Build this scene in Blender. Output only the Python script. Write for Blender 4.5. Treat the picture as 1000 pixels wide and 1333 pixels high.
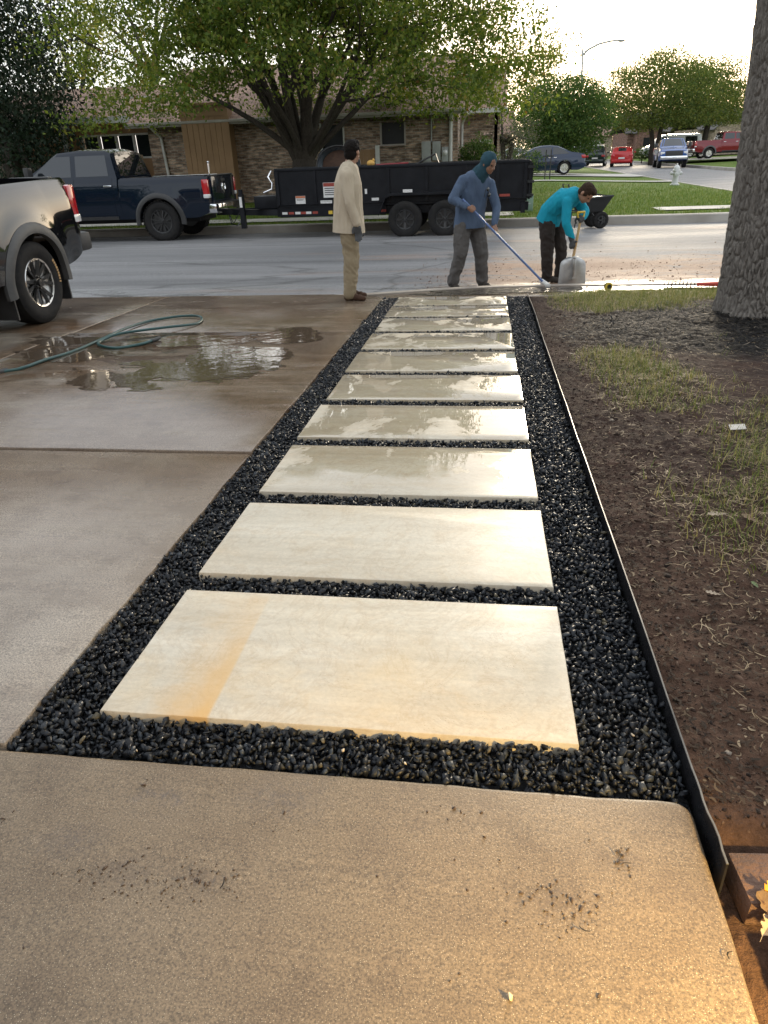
import bpy, bmesh, math, random
import numpy as np
from mathutils import Vector, Matrix
for o in list(bpy.data.objects): bpy.data.objects.remove(o)
scene = bpy.context.scene
COL = scene.collection
rng = np.random.default_rng(7)
random.seed(7)
PI = math.pi

# ------------------------------------------------------------------ camera
F_PX, SLOPE, CAM_H = 909.4, math.radians(1.6), 1.291
PITCH, YAW, ROLL = 0.444046 + SLOPE, -0.149505, -0.039342
cp, sp = math.cos(PITCH), math.sin(PITCH)
cF = Vector((math.sin(YAW)*cp, math.cos(YAW)*cp, -sp))
r0 = Vector((math.cos(YAW), -math.sin(YAW), 0)); u0 = r0.cross(cF)
cR = math.cos(ROLL)*r0 + math.sin(ROLL)*u0
cU = -math.sin(ROLL)*r0 + math.cos(ROLL)*u0
cd = bpy.data.cameras.new('camera'); cam = bpy.data.objects.new('camera', cd); COL.objects.link(cam)
cd.sensor_fit = 'HORIZONTAL'; cd.sensor_width = 36; cd.lens = 36*F_PX/1000
cd.clip_start = 0.05; cd.clip_end = 1500
m4 = Matrix((cR, cU, -cF)).transposed().to_4x4(); m4.translation = (0, 0, CAM_H)
cam.matrix_world = m4
scene.camera = cam

# ------------------------------------------------------------------ sky, sun, exposure
SUN_EL, SUN_AZ = math.radians(9), math.radians(12)      # azimuth measured from +y towards +x
w = bpy.data.worlds.new('World'); scene.world = w; w.use_nodes = True
nt = w.node_tree; nt.nodes.clear()
sky = nt.nodes.new('ShaderNodeTexSky'); sky.sky_type = 'NISHITA'; sky.sun_disc = False
sky.sun_elevation = SUN_EL; sky.sun_rotation = SUN_AZ
sky.altitude = 150; sky.air_density = 1.0; sky.dust_density = 2.5; sky.ozone_density = 1.0
hsv = nt.nodes.new('ShaderNodeHueSaturation'); hsv.inputs['Saturation'].default_value = 0.82
nt.links.new(sky.outputs[0], hsv.inputs['Color'])
# thin high overcast: an even pale veil over the whole dome, slightly broken by cloud
tc = nt.nodes.new('ShaderNodeTexCoord')
mp = nt.nodes.new('ShaderNodeMapping'); mp.inputs['Scale'].default_value = (1.2, 1.2, 4.0)
nt.links.new(tc.outputs['Generated'], mp.inputs['Vector'])
cn = nt.nodes.new('ShaderNodeTexNoise'); cn.inputs['Scale'].default_value = 1.7; cn.inputs['Detail'].default_value = 5
nt.links.new(mp.outputs[0], cn.inputs['Vector'])
cr = nt.nodes.new('ShaderNodeValToRGB')
cr.color_ramp.elements[0].position = 0.3; cr.color_ramp.elements[0].color = (7.2, 7.6, 8.2, 1)
cr.color_ramp.elements[1].position = 0.75; cr.color_ramp.elements[1].color = (10.2, 10.5, 10.7, 1)
nt.links.new(cn.outputs['Fac'], cr.inputs[0])
mx = nt.nodes.new('ShaderNodeMix'); mx.data_type = 'RGBA'; mx.inputs[0].default_value = 0.60
nt.links.new(hsv.outputs[0], mx.inputs[6]); nt.links.new(cr.outputs[0], mx.inputs[7])
bg = nt.nodes.new('ShaderNodeBackground'); bg.inputs['Strength'].default_value = 0.125
nt.links.new(mx.outputs[2], bg.inputs['Color'])
wo = nt.nodes.new('ShaderNodeOutputWorld'); nt.links.new(bg.outputs[0], wo.inputs['Surface'])
sl_ = bpy.data.lights.new('sun', 'SUN'); sun = bpy.data.objects.new('sun', sl_); COL.objects.link(sun)
sl_.energy = 1.5; sl_.angle = math.radians(10); sl_.color = (1.0, 0.86, 0.66)
sd = Vector((math.sin(SUN_AZ)*math.cos(SUN_EL), math.cos(SUN_AZ)*math.cos(SUN_EL), math.sin(SUN_EL)))
sun.rotation_euler = sd.to_track_quat('Z', 'Y').to_euler()
scene.view_settings.view_transform = 'Standard'; scene.view_settings.look = 'None'
scene.view_settings.exposure = 0.90; scene.view_settings.gamma = 1.0
scene.view_settings.use_curve_mapping = False
scene.render.engine = 'CYCLES'

# ------------------------------------------------------------------ numpy noise
def _hash(ix, iy, iz, s):
    n = (ix*374761393 + iy*668265263 + iz*2147483647 + s*974634777) & 0xffffffff
    n = ((n ^ (n >> 13))*1274126177) & 0xffffffff
    n = ((n ^ (n >> 16))*2246822519) & 0xffffffff
    return ((n ^ (n >> 15)) & 0xffffff)/float(0xffffff)
def vnoise(x, y, z=None, s=0):
    x = np.asarray(x, float); y = np.asarray(y, float); z = np.zeros_like(x) if z is None else np.asarray(z, float)
    ix, iy, iz = np.floor(x).astype(np.int64), np.floor(y).astype(np.int64), np.floor(z).astype(np.int64)
    fx, fy, fz = x-ix, y-iy, z-iz
    fx, fy, fz = fx*fx*(3-2*fx), fy*fy*(3-2*fy), fz*fz*(3-2*fz)
    out = 0
    for a in (0, 1):
        for b in (0, 1):
            for c in (0, 1):
                out = out + _hash(ix+a, iy+b, iz+c, s)*(fx if a else 1-fx)*(fy if b else 1-fy)*(fz if c else 1-fz)
    return out
def fbm(x, y, z=None, oct=4, s=0, gain=0.5):
    t, a, n = 0, 1.0, 0.0
    for k in range(oct):
        t = t + a*vnoise(np.asarray(x)*2**k, np.asarray(y)*2**k, None if z is None else np.asarray(z)*2**k, s+k); n += a; a *= gain
    return t/n - 0.5

# ------------------------------------------------------------------ materials
MATS = {}
def rgb(c): return (c[0], c[1], c[2], 1)
class NT:
    """small node-building helper"""
    def __init__(s, name):
        s.m = bpy.data.materials.new(name); s.m.use_nodes = True; s.t = s.m.node_tree
        s.b = s.t.nodes['Principled BSDF']; s.pos = None
    def n(s, t, **k):
        x = s.t.nodes.new(t)
        for a, b in k.items(): setattr(x, a, b)
        return x
    def l(s, a, b): s.t.links.new(a, b)
    def P(s, kind='Object'):
        if kind == 'World':
            g = s.n('ShaderNodeNewGeometry'); return g.outputs['Position']
        if not s.pos: s.pos = s.n('ShaderNodeTexCoord')
        return s.pos.outputs[kind]
    def mapping(s, v, scale=(1, 1, 1), loc=(0, 0, 0), rot=(0, 0, 0)):
        m = s.n('ShaderNodeMapping'); s.l(v, m.inputs[0]); m.inputs['Scale'].default_value = scale
        m.inputs['Location'].default_value = loc; m.inputs['Rotation'].default_value = rot; return m.outputs[0]
    def noise(s, v, scale, detail=4, rough=0.55, dist=0):
        x = s.n('ShaderNodeTexNoise'); s.l(v, x.inputs['Vector']); x.inputs['Scale'].default_value = scale
        x.inputs['Detail'].default_value = detail; x.inputs['Roughness'].default_value = rough; x.inputs['Distortion'].default_value = dist
        return x.outputs['Fac']
    def voro(s, v, scale, feat='F1', out='Distance', rand=1):
        x = s.n('ShaderNodeTexVoronoi', feature=feat); s.l(v, x.inputs['Vector']); x.inputs['Scale'].default_value = scale
        x.inputs['Randomness'].default_value = rand
        return x.outputs[out]
    def ramp(s, f, stops, interp='LINEAR'):
        r = s.n('ShaderNodeValToRGB'); s.l(f, r.inputs[0]); r.color_ramp.interpolation = interp
        e = r.color_ramp.elements
        while len(e) < len(stops): e.new(0.5)
        for i, (p, c) in enumerate(stops):
            e[i].position = p; e[i].color = rgb(c) if hasattr(c, '__len__') else (c, c, c, 1)
        return r.outputs[0]
    def mix(s, f, a, b, mode='MIX'):
        x = s.n('ShaderNodeMix', data_type='RGBA', blend_type=mode)
        for sock, v in ((x.inputs[0], f), (x.inputs[6], a), (x.inputs[7], b)):
            if isinstance(v, (int, float)): sock.default_value = v if sock == x.inputs[0] else (v, v, v, 1)
            elif isinstance(v, tuple): sock.default_value = rgb(v)
            else: s.l(v, sock)
        return x.outputs[2]
    def math(s, op, a, b=0.0, clamp=False):
        x = s.n('ShaderNodeMath', operation=op, use_clamp=clamp)
        for sock, v in ((x.inputs[0], a), (x.inputs[1], b)):
            if isinstance(v, (int, float)): sock.default_value = v
            else: s.l(v, sock)
        return x.outputs[0]
    def sep(s, v):
        x = s.n('ShaderNodeSeparateXYZ'); s.l(v, x.inputs[0]); return x.outputs
    def rangemask(s, v, a, b, soft):
        """1 between a and b with soft edges"""
        p = s.n('ShaderNodeMapRange', interpolation_type='SMOOTHSTEP'); s.l(v, p.inputs[0]); p.inputs[1].default_value = a-soft; p.inputs[2].default_value = a+soft
        q = s.n('ShaderNodeMapRange', interpolation_type='SMOOTHSTEP'); s.l(v, q.inputs[0]); q.inputs[1].default_value = b-soft; q.inputs[2].default_value = b+soft
        return s.math('SUBTRACT', p.outputs[0], q.outputs[0], True)
    def col(s, c): s.l(c, s.b.inputs['Base Color']) if not isinstance(c, tuple) else setattr(s.b.inputs['Base Color'], 'default_value', rgb(c))
    def rough(s, r): s.l(r, s.b.inputs['Roughness']) if not isinstance(r, (int, float)) else setattr(s.b.inputs['Roughness'], 'default_value', r)
    def bump(s, h, strength=0.3, dist=0.01, prev=None):
        x = s.n('ShaderNodeBump'); s.l(h, x.inputs['Height']); x.inputs['Strength'].default_value = strength; x.inputs['Distance'].default_value = dist
        if prev: s.l(prev, x.inputs['Normal'])
        return x.outputs[0]
    def norm(s, n): s.l(n, s.b.inputs['Normal'])
    def set(s, **k):
        for a, b in k.items(): s.b.inputs[a.replace('_', ' ')].default_value = b
        return s
def mat(name, c, rough=0.6, metal=0.0, c2=None, scale=6, bump=0, bscale=40, rvar=0, coat=0, spec=0.5, detail=4, space='Object', emit=0, trans=0, bdist=0.01):
    if name in MATS: return MATS[name]
    n = NT(name); v = n.P(space)
    if c2 is not None:
        f = n.noise(v, scale, detail); n.col(n.mix(n.ramp(f, [(0.3, 0.0), (0.7, 1.0)]), c, c2))
    else: n.col(c)
    n.set(Metallic=metal)
    n.b.inputs['Specular IOR Level'].default_value = spec
    if rvar:
        f = n.noise(v, scale*1.7, 3); n.rough(n.ramp(f, [(0.3, max(0.02, rough-rvar)), (0.7, min(1, rough+rvar))]))
    else: n.rough(rough)
    if bump: n.norm(n.bump(n.noise(v, bscale, 5), bump, bdist))
    if coat: n.b.inputs['Coat Weight'].default_value = coat; n.b.inputs['Coat Roughness'].default_value = 0.03
    if emit: n.b.inputs['Emission Color'].default_value = rgb(c); n.b.inputs['Emission Strength'].default_value = emit
    if trans: n.b.inputs['Transmission Weight'].default_value = trans
    MATS[name] = n.m
    return n.m

# ------------------------------------------------------------------ mesh helpers
def link(name, me, m=None, parent=None, loc=None):
    o = bpy.data.objects.new(name, me); COL.objects.link(o)
    if m is not None and me is not None: me.materials.append(m)
    if parent: o.parent = parent
    if loc is not None: o.location = loc
    return o
def tag(o, label=None, cat=None, group=None, kind=None):
    if label: o['label'] = label
    if cat: o['category'] = cat
    if group: o['group'] = group
    if kind: o['kind'] = kind
    return o
def thing(name, label, cat, loc=(0, 0, 0), rz=0, group=None, parent=None):
    o = bpy.data.objects.new(name, None); COL.objects.link(o); o.location = loc; o.rotation_euler = (0, 0, rz)
    o.empty_display_size = 0.2
    return tag(o, label, cat, group)
def np_mesh(name, V, Fc, smooth=False):
    """V (n,3), Fc (m,k) arrays"""
    V = np.asarray(V, np.float32); Fc = np.asarray(Fc, np.int32); k = Fc.shape[1]
    me = bpy.data.meshes.new(name); me.vertices.add(len(V)); me.vertices.foreach_set('co', V.ravel())
    me.loops.add(Fc.size); me.loops.foreach_set('vertex_index', Fc.ravel())
    me.polygons.add(len(Fc)); me.polygons.foreach_set('loop_start', np.arange(0, Fc.size, k, dtype=np.int32))
    me.update(calc_edges=True); me.validate()
    if smooth: me.polygons.foreach_set('use_smooth', np.ones(len(me.polygons), bool))
    return me
def grid_faces(nu, nv, wrap_u=False):
    """vertices indexed i*nv+j"""
    i = np.arange(nu if wrap_u else nu-1)[:, None]; j = np.arange(nv-1)[None]
    i2 = (i+1) % nu
    return np.stack([i*nv+j, i2*nv+j, i2*nv+j+1, i*nv+j+1], -1).reshape(-1, 4)
class MB:
    def __init__(s): s.v = []; s.f = []
    def add(s, V, Fc):
        b = len(s.v); s.v.extend([tuple(map(float, p)) for p in V]); s.f.extend([tuple(b+int(i) for i in f) for f in Fc]); return s
    def box(s, c, d, rz=0, rx=0, ry=0, bev=0):
        x, y, z = d[0]/2, d[1]/2, d[2]/2
        M = Matrix.Rotation(rz, 3, 'Z') @ Matrix.Rotation(ry, 3, 'Y') @ Matrix.Rotation(rx, 3, 'X'); c = Vector(c)
        if bev <= 0:
            P = [(a*x, b*y, e*z) for a in (-1, 1) for b in (-1, 1) for e in (-1, 1)]
            Fc = [(0, 1, 3, 2), (4, 6, 7, 5), (0, 4, 5, 1), (2, 3, 7, 6), (0, 2, 6, 4), (1, 5, 7, 3)]
        else:
            bm = bmesh.new(); bmesh.ops.create_cube(bm, size=1); bmesh.ops.scale(bm, vec=(2*x, 2*y, 2*z), verts=bm.verts)
            bmesh.ops.bevel(bm, geom=bm.edges[:], offset=min(bev, x*.9, y*.9, z*.9), segments=2, affect='EDGES', profile=0.6)
            bm.verts.ensure_lookup_table(); P = [tuple(q.co) for q in bm.verts]; Fc = [[q.index for q in f.verts] for f in bm.faces]; bm.free()
        return s.add([M @ Vector(p) + c for p in P], Fc)
    def bar(s, a, b, wd, ht=None, bev=0):
        """box beam from a to b"""
        a, b = Vector(a), Vector(b); d = b-a; L = d.length; q = d.to_track_quat('X', 'Z').to_matrix(); ht = ht or wd
        t = MB().box((0, 0, 0), (L, wd, ht), bev=bev)
        return s.add([q @ Vector(p) + (a+b)/2 for p in t.v], t.f)
    def tube(s, pts, rad, n=8, caps=True, flat=1.0):
        pts = [Vector(p) for p in pts]; rad = rad if hasattr(rad, '__len__') else [rad]*len(pts)
        up = Vector((0, 0, 1)); b = len(s.v); prev = None
        for i, p in enumerate(pts):
            d = (pts[min(i+1, len(pts)-1)] - pts[max(i-1, 0)]).normalized()
            if prev is None:
                x = d.cross(up if abs(d.z) < 0.95 else Vector((1, 0, 0))).normalized()
            else:
                x = (prev - d*prev.dot(d)).normalized()
            prev = x; y = d.cross(x)
            for k in range(n):
                a = 2*PI*k/n; q = p + x*math.cos(a)*rad[i] + y*math.sin(a)*rad[i]*flat; s.v.append(tuple(q))
        for i in range(len(pts)-1):
            for k in range(n):
                s.f.append((b+i*n+k, b+i*n+(k+1) % n, b+(i+1)*n+(k+1) % n, b+(i+1)*n+k))
        if caps:
            s.f.append(tuple(b+k for k in range(n))[::-1]); e = b+(len(pts)-1)*n; s.f.append(tuple(e+k for k in range(n)))
        return s
    def lathe(s, prof, n=24, M=None, closed=False):
        """prof: (r, h) about local z, M: 4x4"""
        M = M or Matrix.Identity(4); b = len(s.v); m = len(prof)
        for r, h in prof:
            for k in range(n):
                a = 2*PI*k/n; s.v.append(tuple(M @ Vector((r*math.cos(a), r*math.sin(a), h))))
        for i in range(m if closed else m-1):
            j = (i+1) % m
            for k in range(n): s.f.append((b+i*n+k, b+i*n+(k+1) % n, b+j*n+(k+1) % n, b+j*n+k))
        if not closed:
            if prof[0][0] > 1e-6: s.f.append(tuple(b+k for k in range(n))[::-1])
            if prof[-1][0] > 1e-6: s.f.append(tuple(b+(m-1)*n+k for k in range(n)))
        return s
    def prism(s, poly, h0, h1, M=None):
        """polygon in local xy extruded h0..h1 along local z"""
        M = M or Matrix.Identity(4); b = len(s.v); n = len(poly)
        for h in (h0, h1):
            for p in poly: s.v.append(tuple(M @ Vector((p[0], p[1], h))))
        s.f.append(tuple(b+k for k in range(n))[::-1]); s.f.append(tuple(b+n+k for k in range(n)))
        for k in range(n): s.f.append((b+k, b+(k+1) % n, b+n+(k+1) % n, b+n+k))
        return s
    def blob(s, c, r, n=10, m=7, rot=None):
        c = Vector(c); r = r if hasattr(r, '__len__') else (r, r, r); b = len(s.v)
        for i in range(m+1):
            t = PI*i/m
            for k in range(n):
                a = 2*PI*k/n; p = Vector((math.sin(t)*math.cos(a)*r[0], math.sin(t)*math.sin(a)*r[1], math.cos(t)*r[2]))
                if rot: p = rot @ p
                s.v.append(tuple(c+p))
        for i in range(m):
            for k in range(n): s.f.append((b+i*n+k, b+(i+1)*n+k, b+(i+1)*n+(k+1) % n, b+i*n+(k+1) % n))
        return s
    def mesh(s, name='m', smooth=None):
        me = bpy.data.meshes.new(name); me.from_pydata(s.v, [], s.f); me.validate(); me.update()
        bm = bmesh.new(); bm.from_mesh(me); bmesh.ops.remove_doubles(bm, verts=bm.verts, dist=1e-6)
        bmesh.ops.recalc_face_normals(bm, faces=bm.faces); bm.to_mesh(me); bm.free()
        if smooth:
            me.polygons.foreach_set('use_smooth', np.ones(len(me.polygons), bool)); me.set_sharp_from_angle(angle=math.radians(smooth))
        return me
    def build(s, name, m, parent=None, smooth=None, loc=None):
        return link(name, s.mesh(name, smooth), m, parent, loc)
def copy_tree(o, parent=None):
    c = o.copy(); COL.objects.link(c); c.parent = parent
    for ch in list(o.children): copy_tree(ch, c)
    return c
def at(o, loc, rz=None, label=None):
    o.location = loc
    if rz is not None: o.rotation_euler = (0, 0, rz)
    if label: o['label'] = label
    return o
def SL(y): return -math.tan(SLOPE)*y          # height of the sloping lot
# ================================================================== ground materials
GX0, GX1, GY0, GY1 = -1.20, 0.505, 1.19, 8.60          # gravel bed
def concrete_mat(name, c1, c2, cdark, wet=False, fine=1.0, base_r=0.62, smudges=()):
    n = NT(name); v = n.P('World'); xyz = n.sep(v)
    big = n.noise(v, 0.9, 5, 0.6); mid = n.noise(v, 5.5, 5, 0.6); fine_n = n.noise(v, 160*fine, 3, 0.7)
    spk = n.voro(v, 210*fine); streak = n.noise(n.mapping(v, (0.8, 5.0, 1), rot=(0, 0, 0.12)), 1.6, 5, 0.6)
    c = n.mix(n.ramp(big, [(0.35, 0.0), (0.68, 1.0)]), c1, c2)
    c = n.mix(n.math('MULTIPLY', n.ramp(mid, [(0.45, 0.0), (0.72, 1.0)]), 0.55), c, cdark)
    grain = n.ramp(fine_n, [(0.32, 0.45), (0.5, 1.0), (0.68, 1.6)])
    c = n.mix(1.0, c, grain, 'MULTIPLY')
    sp = n.ramp(spk, [(0.05, 1.0), (0.28, 0.0)])
    pick = n.ramp(n.voro(v, 210*fine, out='Color'), [(0.50, 0.0), (0.62, 1.0)])
    c = n.mix(n.math('MULTIPLY', n.math('MULTIPLY', sp, pick), 0.75), c, (0.72, 0.62, 0.46))
    pk2 = n.ramp(n.voro(v, 260*fine, out='Color'), [(0.30, 1.0), (0.36, 0.0)])
    c = n.mix(n.math('MULTIPLY', n.math('MULTIPLY', n.ramp(n.voro(v, 260*fine), [(0.1, 1.0), (0.35, 0.0)]), pk2), 0.6), c, n.mix(1.0, c, (0.4, 0.36, 0.33), 'MULTIPLY'))
    broom = n.noise(n.mapping(v, (0.6, 30.0, 1), rot=(0, 0, 0.05)), 3.0, 3, 0.6)
    c = n.mix(1.0, c, n.ramp(broom, [(0.35, 0.93), (0.65, 1.06)]), 'MULTIPLY')
    blot = n.ramp(n.noise(v, 2.3, 6, 0.62, 0.4), [(0.60, 0.0), (0.72, 1.0)])
    c = n.mix(n.math('MULTIPLY', blot, 0.5), c, cdark)
    rough = n.mix(n.ramp(big, [(0.35, 0.0), (0.62, 1.0)]), n.ramp(mid, [(0.3, base_r-0.12), (0.7, base_r+0.02)]), n.ramp(mid, [(0.3, base_r-0.02), (0.7, base_r+0.22)]))
    if wet:
        # water lies where it was hosed: far half of the drive, pooling along the joint
        wm = n.rangemask(xyz[1], 2.6, 9.8, 1.9)
        wn = n.math('ADD', n.math('MULTIPLY', streak, 0.75), n.math('MULTIPLY', big, 0.45))
        film = n.math('MULTIPLY', n.ramp(wn, [(0.46, 0.0), (0.60, 1.0)]), wm)
        pool = n.math('MULTIPLY', n.ramp(n.noise(n.mapping(v, (1.0, 2.4, 1)), 1.35, 6, 0.62, 0.5), [(0.47, 0.0), (0.51, 1.0)]), n.math('MULTIPLY', n.rangemask(xyz[1], 4.3, 6.9, 0.5), n.rangemask(xyz[0], -4.3, -1.7, 0.35)))
        damp = n.math('MULTIPLY', n.ramp(n.noise(n.mapping(v, (0.7, 1.6, 1)), 0.8, 4), [(0.36, 0.25), (0.62, 1.0)]), wm)
        c = n.mix(n.math('MULTIPLY', damp, 0.85), c, n.mix(1.0, c, (0.56, 0.41, 0.30), 'MULTIPLY'))
        c = n.mix(n.math('MULTIPLY', film, 0.35), c, n.mix(1.0, c, (0.55, 0.42, 0.33), 'MULTIPLY'))
        r2 = n.mix(film, rough, n.mix(damp, 0.26, 0.13)); r3 = n.mix(pool, r2, 0.035)
        n.rough(r3); n.l(n.mix(n.math('MAXIMUM', film, pool), 0.75, 1.0), n.b.inputs['Specular IOR Level'])
        hgt = n.math('MULTIPLY', fine_n, n.math('SUBTRACT', 1.0, n.math('MULTIPLY', n.math('MAXIMUM', pool, n.math('MULTIPLY', film, 0.55)), 0.97)))
        b1 = n.bump(hgt, 0.5, 0.003)
        n.norm(n.bump(mid, 0.10, 0.012, b1))
    else:
        n.rough(rough)
        b1 = n.bump(n.math('ADD', fine_n, n.math('MULTIPLY', sp, 0.6)), 0.35, 0.002); n.norm(n.bump(mid, 0.10, 0.01, b1))
    if smudges:
        wob = n.math('MULTIPLY', n.math('SUBTRACT', n.noise(v, 14, 5, 0.65), 0.5), 0.16)
        for (sx, sy, ra, k, cc) in smudges:
            dx = n.math('SUBTRACT', xyz[0], sx); dy = n.math('MULTIPLY', n.math('SUBTRACT', xyz[1], sy), 1.7)
            d = n.math('ADD', n.math('SQRT', n.math('ADD', n.math('MULTIPLY', dx, dx), n.math('MULTIPLY', dy, dy))), wob)
            c = n.mix(n.math('MULTIPLY', n.math('MULTIPLY', n.ramp(n.math('DIVIDE', d, ra), [(0.1, 1.0), (1.0, 0.0)]), n.ramp(n.noise(v, 75, 5, 0.75), [(0.42, 0.15), (0.60, 1.0)])), k), c, cc)
    n.col(c)
    return n.m
DIRT, OIL = (0.085, 0.06, 0.042), (0.085, 0.075, 0.075)
M_drive = concrete_mat('driveway_concrete', (0.275, 0.235, 0.185), (0.19, 0.147, 0.105), (0.115, 0.08, 0.055), wet=True, fine=1.2, base_r=0.25)
M_land = concrete_mat('landing_concrete', (0.165, 0.125, 0.080), (0.128, 0.091, 0.055), (0.072, 0.05, 0.034), fine=1.35, base_r=0.44, smudges=[(-0.70, 0.87, 0.10, 0.55, DIRT), (-0.53, 0.875, 0.08, 0.75, DIRT), (0.19, 0.90, 0.10, 0.7, DIRT), (0.318, 1.012, 0.06, 0.8, DIRT), (-0.72, 1.075, 0.07, 0.6, OIL), (-0.42, 1.10, 0.14, 0.5, OIL), (-0.86, 0.93, 0.10, 0.35, OIL), (0.02, 1.13, 0.16, 0.4, DIRT), (0.42, 0.95, 0.10, 0.45, DIRT), (-0.1, 1.06, 0.05, 0.6, DIRT), (-0.13, 1.15, 0.02, 0.8, DIRT)])
M_walk = mat('walk_concrete', (0.50, 0.48, 0.43), 0.8, c2=(0.38, 0.355, 0.315), scale=1.3, bump=0.3, bscale=60, space='World')
M_curb = mat('curb_concrete', (0.36, 0.32, 0.27), 0.6, c2=(0.24, 0.20, 0.165), scale=2.2, bump=0.35, bscale=50, rvar=0.12, space='World')

def asphalt_mat():
    n = NT('asphalt'); v = n.P('World'); xyz = n.sep(v)
    big = n.noise(n.mapping(v, (0.25, 0.9, 1)), 0.9, 4); f = n.noise(v, 60, 3, 0.7); sp = n.voro(v, 55)
    c = n.mix(n.ramp(big, [(0.32, 0.0), (0.7, 1.0)]), (0.135, 0.135, 0.138), (0.215, 0.212, 0.212))
    c = n.mix(1.0, c, n.ramp(f, [(0.3, 0.5), (0.7, 1.5)]), 'MULTIPLY')
    c = n.mix(n.math('MULTIPLY', n.ramp(sp, [(0.10, 1.0), (0.3, 0.0)]), 0.3), c, (0.34, 0.32, 0.30))
    crk = n.ramp(n.voro(n.mapping(n.mix(0.25, v, n.n('ShaderNodeTexNoise').outputs['Color']), (0.16, 0.34, 1)), 1.0, 'DISTANCE_TO_EDGE'), [(0.0, 1.0), (0.006, 0.0)])
    c = n.mix(n.math('MULTIPLY', crk, 0.6), c, (0.05, 0.048, 0.045))
    trk = n.noise(n.mapping(v, (0.05, 1.6, 1)), 1.4, 5, 0.6); c = n.mix(1.0, c, n.ramp(trk, [(0.3, 0.72), (0.7, 1.28)]), 'MULTIPLY')
    # reddish soil shovelled and tracked over the road in front of the path, with its own ragged outline
    dn = n.noise(n.mapping(v, (0.7, 1.3, 1)), 1.5, 7, 0.68, 0.6)
    reg = n.math('MULTIPLY', n.rangemask(xyz[0], -0.5, 5.2, 1.1), n.rangemask(xyz[1], 9.2, 12.6, 1.0))
    dm = n.ramp(n.math('ADD', dn, n.math('MULTIPLY', reg, 0.30)), [(0.66, 0.0), (0.80, 1.0)])
    dm = n.math('MULTIPLY', dm, n.math('ADD', n.math('MULTIPLY', reg, 0.85), 0.12))
    thin = n.math('MULTIPLY', n.ramp(n.noise(n.mapping(v, (0.25, 1.5, 1)), 1.1, 6, 0.65), [(0.55, 0.0), (0.7, 1.0)]), n.math('MULTIPLY', n.rangemask(xyz[0], -4, 9, 2), 0.45))
    soil = n.mix(n.noise(v, 9, 4), (0.20, 0.105, 0.062), (0.36, 0.24, 0.16))
    c = n.mix(n.math('MAXIMUM', dm, thin), c, soil)
    n.col(c)
    wetm = n.math('MULTIPLY', n.rangemask(xyz[1], 9.0, 10.3, 0.5), n.ramp(n.noise(n.mapping(v, (0.5, 1.6, 1)), 1.4, 4), [(0.45, 0.0), (0.56, 1.0)]))
    n.rough(n.mix(wetm, n.ramp(big, [(0.3, 0.62), (0.7, 0.8)]), 0.16))
    n.norm(n.bump(f, 0.7, 0.012))
    return n.m
M_asph = asphalt_mat()
def grass_ground_mat(name, a, b, dry):
    n = NT(name); v = n.P('World')
    g = n.noise(v, 0.45, 5, 0.65); f = n.noise(v, 14, 5, 0.7)
    c = n.mix(n.ramp(f, [(0.3, 0.0), (0.7, 1.0)]), a, b)
    c = n.mix(n.math('MULTIPLY', n.ramp(g, [(0.5, 0.0), (0.66, 1.0)]), 0.6), c, dry)
    n.col(c); n.rough(0.9); n.b.inputs['Specular IOR Level'].default_value = 0.15
    n.norm(n.bump(f, 0.9, 0.05)); return n.m
M_lawn = grass_ground_mat('lawn_grass', (0.075, 0.125, 0.022), (0.13, 0.19, 0.034), (0.20, 0.20, 0.065))
M_far = grass_ground_mat('far_ground', (0.07, 0.085, 0.025), (0.11, 0.12, 0.04), (0.16, 0.14, 0.07))

# ================================================================== large setting
def sheet(name, xs, ys, zf, m, parent=None, kind='structure'):
    X, Y = np.meshgrid(np.asarray(xs, float), np.asarray(ys, float), indexing='ij')
    Z = zf(X, Y) if callable(zf) else np.full_like(X, zf)
    o = link(name, np_mesh(name, np.stack([X, Y, Z], -1).reshape(-1, 3), grid_faces(len(xs), len(ys)), True), m, parent)
    if kind and not parent: tag(o, kind=kind)
    return o
def street_z(y): return -0.30 - 0.085*((np.asarray(y)-14.0)/4.7)**2
sheet('ground', np.linspace(-500, 500, 21), np.linspace(-30, 900, 21), -0.62, M_far)
sheet('street', np.linspace(-70, 70, 57), np.linspace(9.30, 18.62, 40), lambda X, Y: street_z(Y) + 0.012*fbm(X*0.6, Y*0.8, oct=3), M_asph)
sheet('side_street', np.linspace(8.4, 15.4, 15), np.linspace(18.62, 190, 60), lambda X, Y: -0.385 + 0.10*(1-((X-11.9)/3.6)**2)*np.clip((Y-18.6)/6, 0, 1), M_asph)

def prism_top(name, poly, zf, thick, m, parent=None, bev=0.008, seg=2):
    """paving slab: polygon outline, top follows zf(x,y)"""
    bm = bmesh.new(); vs = [bm.verts.new((x, y, zf(x, y))) for x, y in poly]; f = bm.faces.new(vs)
    if f.normal.z < 0: f.normal_flip()
    bm.normal_update()
    r = bmesh.ops.extrude_face_region(bm, geom=[f]); nv = [e for e in r['geom'] if isinstance(e, bmesh.types.BMVert)]
    for q in nv: q.co.z -= thick
    bmesh.ops.recalc_face_normals(bm, faces=bm.faces)
    if bev:
        top = [e for e in bm.edges if all(abs(q.co.z - zf(q.co.x, q.co.y)) < 1e-5 for q in e.verts)]
        bmesh.ops.bevel(bm, geom=top, offset=bev, segments=seg, affect='EDGES', profile=0.5)
    me = bpy.data.meshes.new(name); bm.to_mesh(me); bm.free()
    me.polygons.foreach_set('use_smooth', np.ones(len(me.polygons), bool)); me.set_sharp_from_angle(angle=math.radians(35))
    return link(name, me, m, parent)
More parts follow.
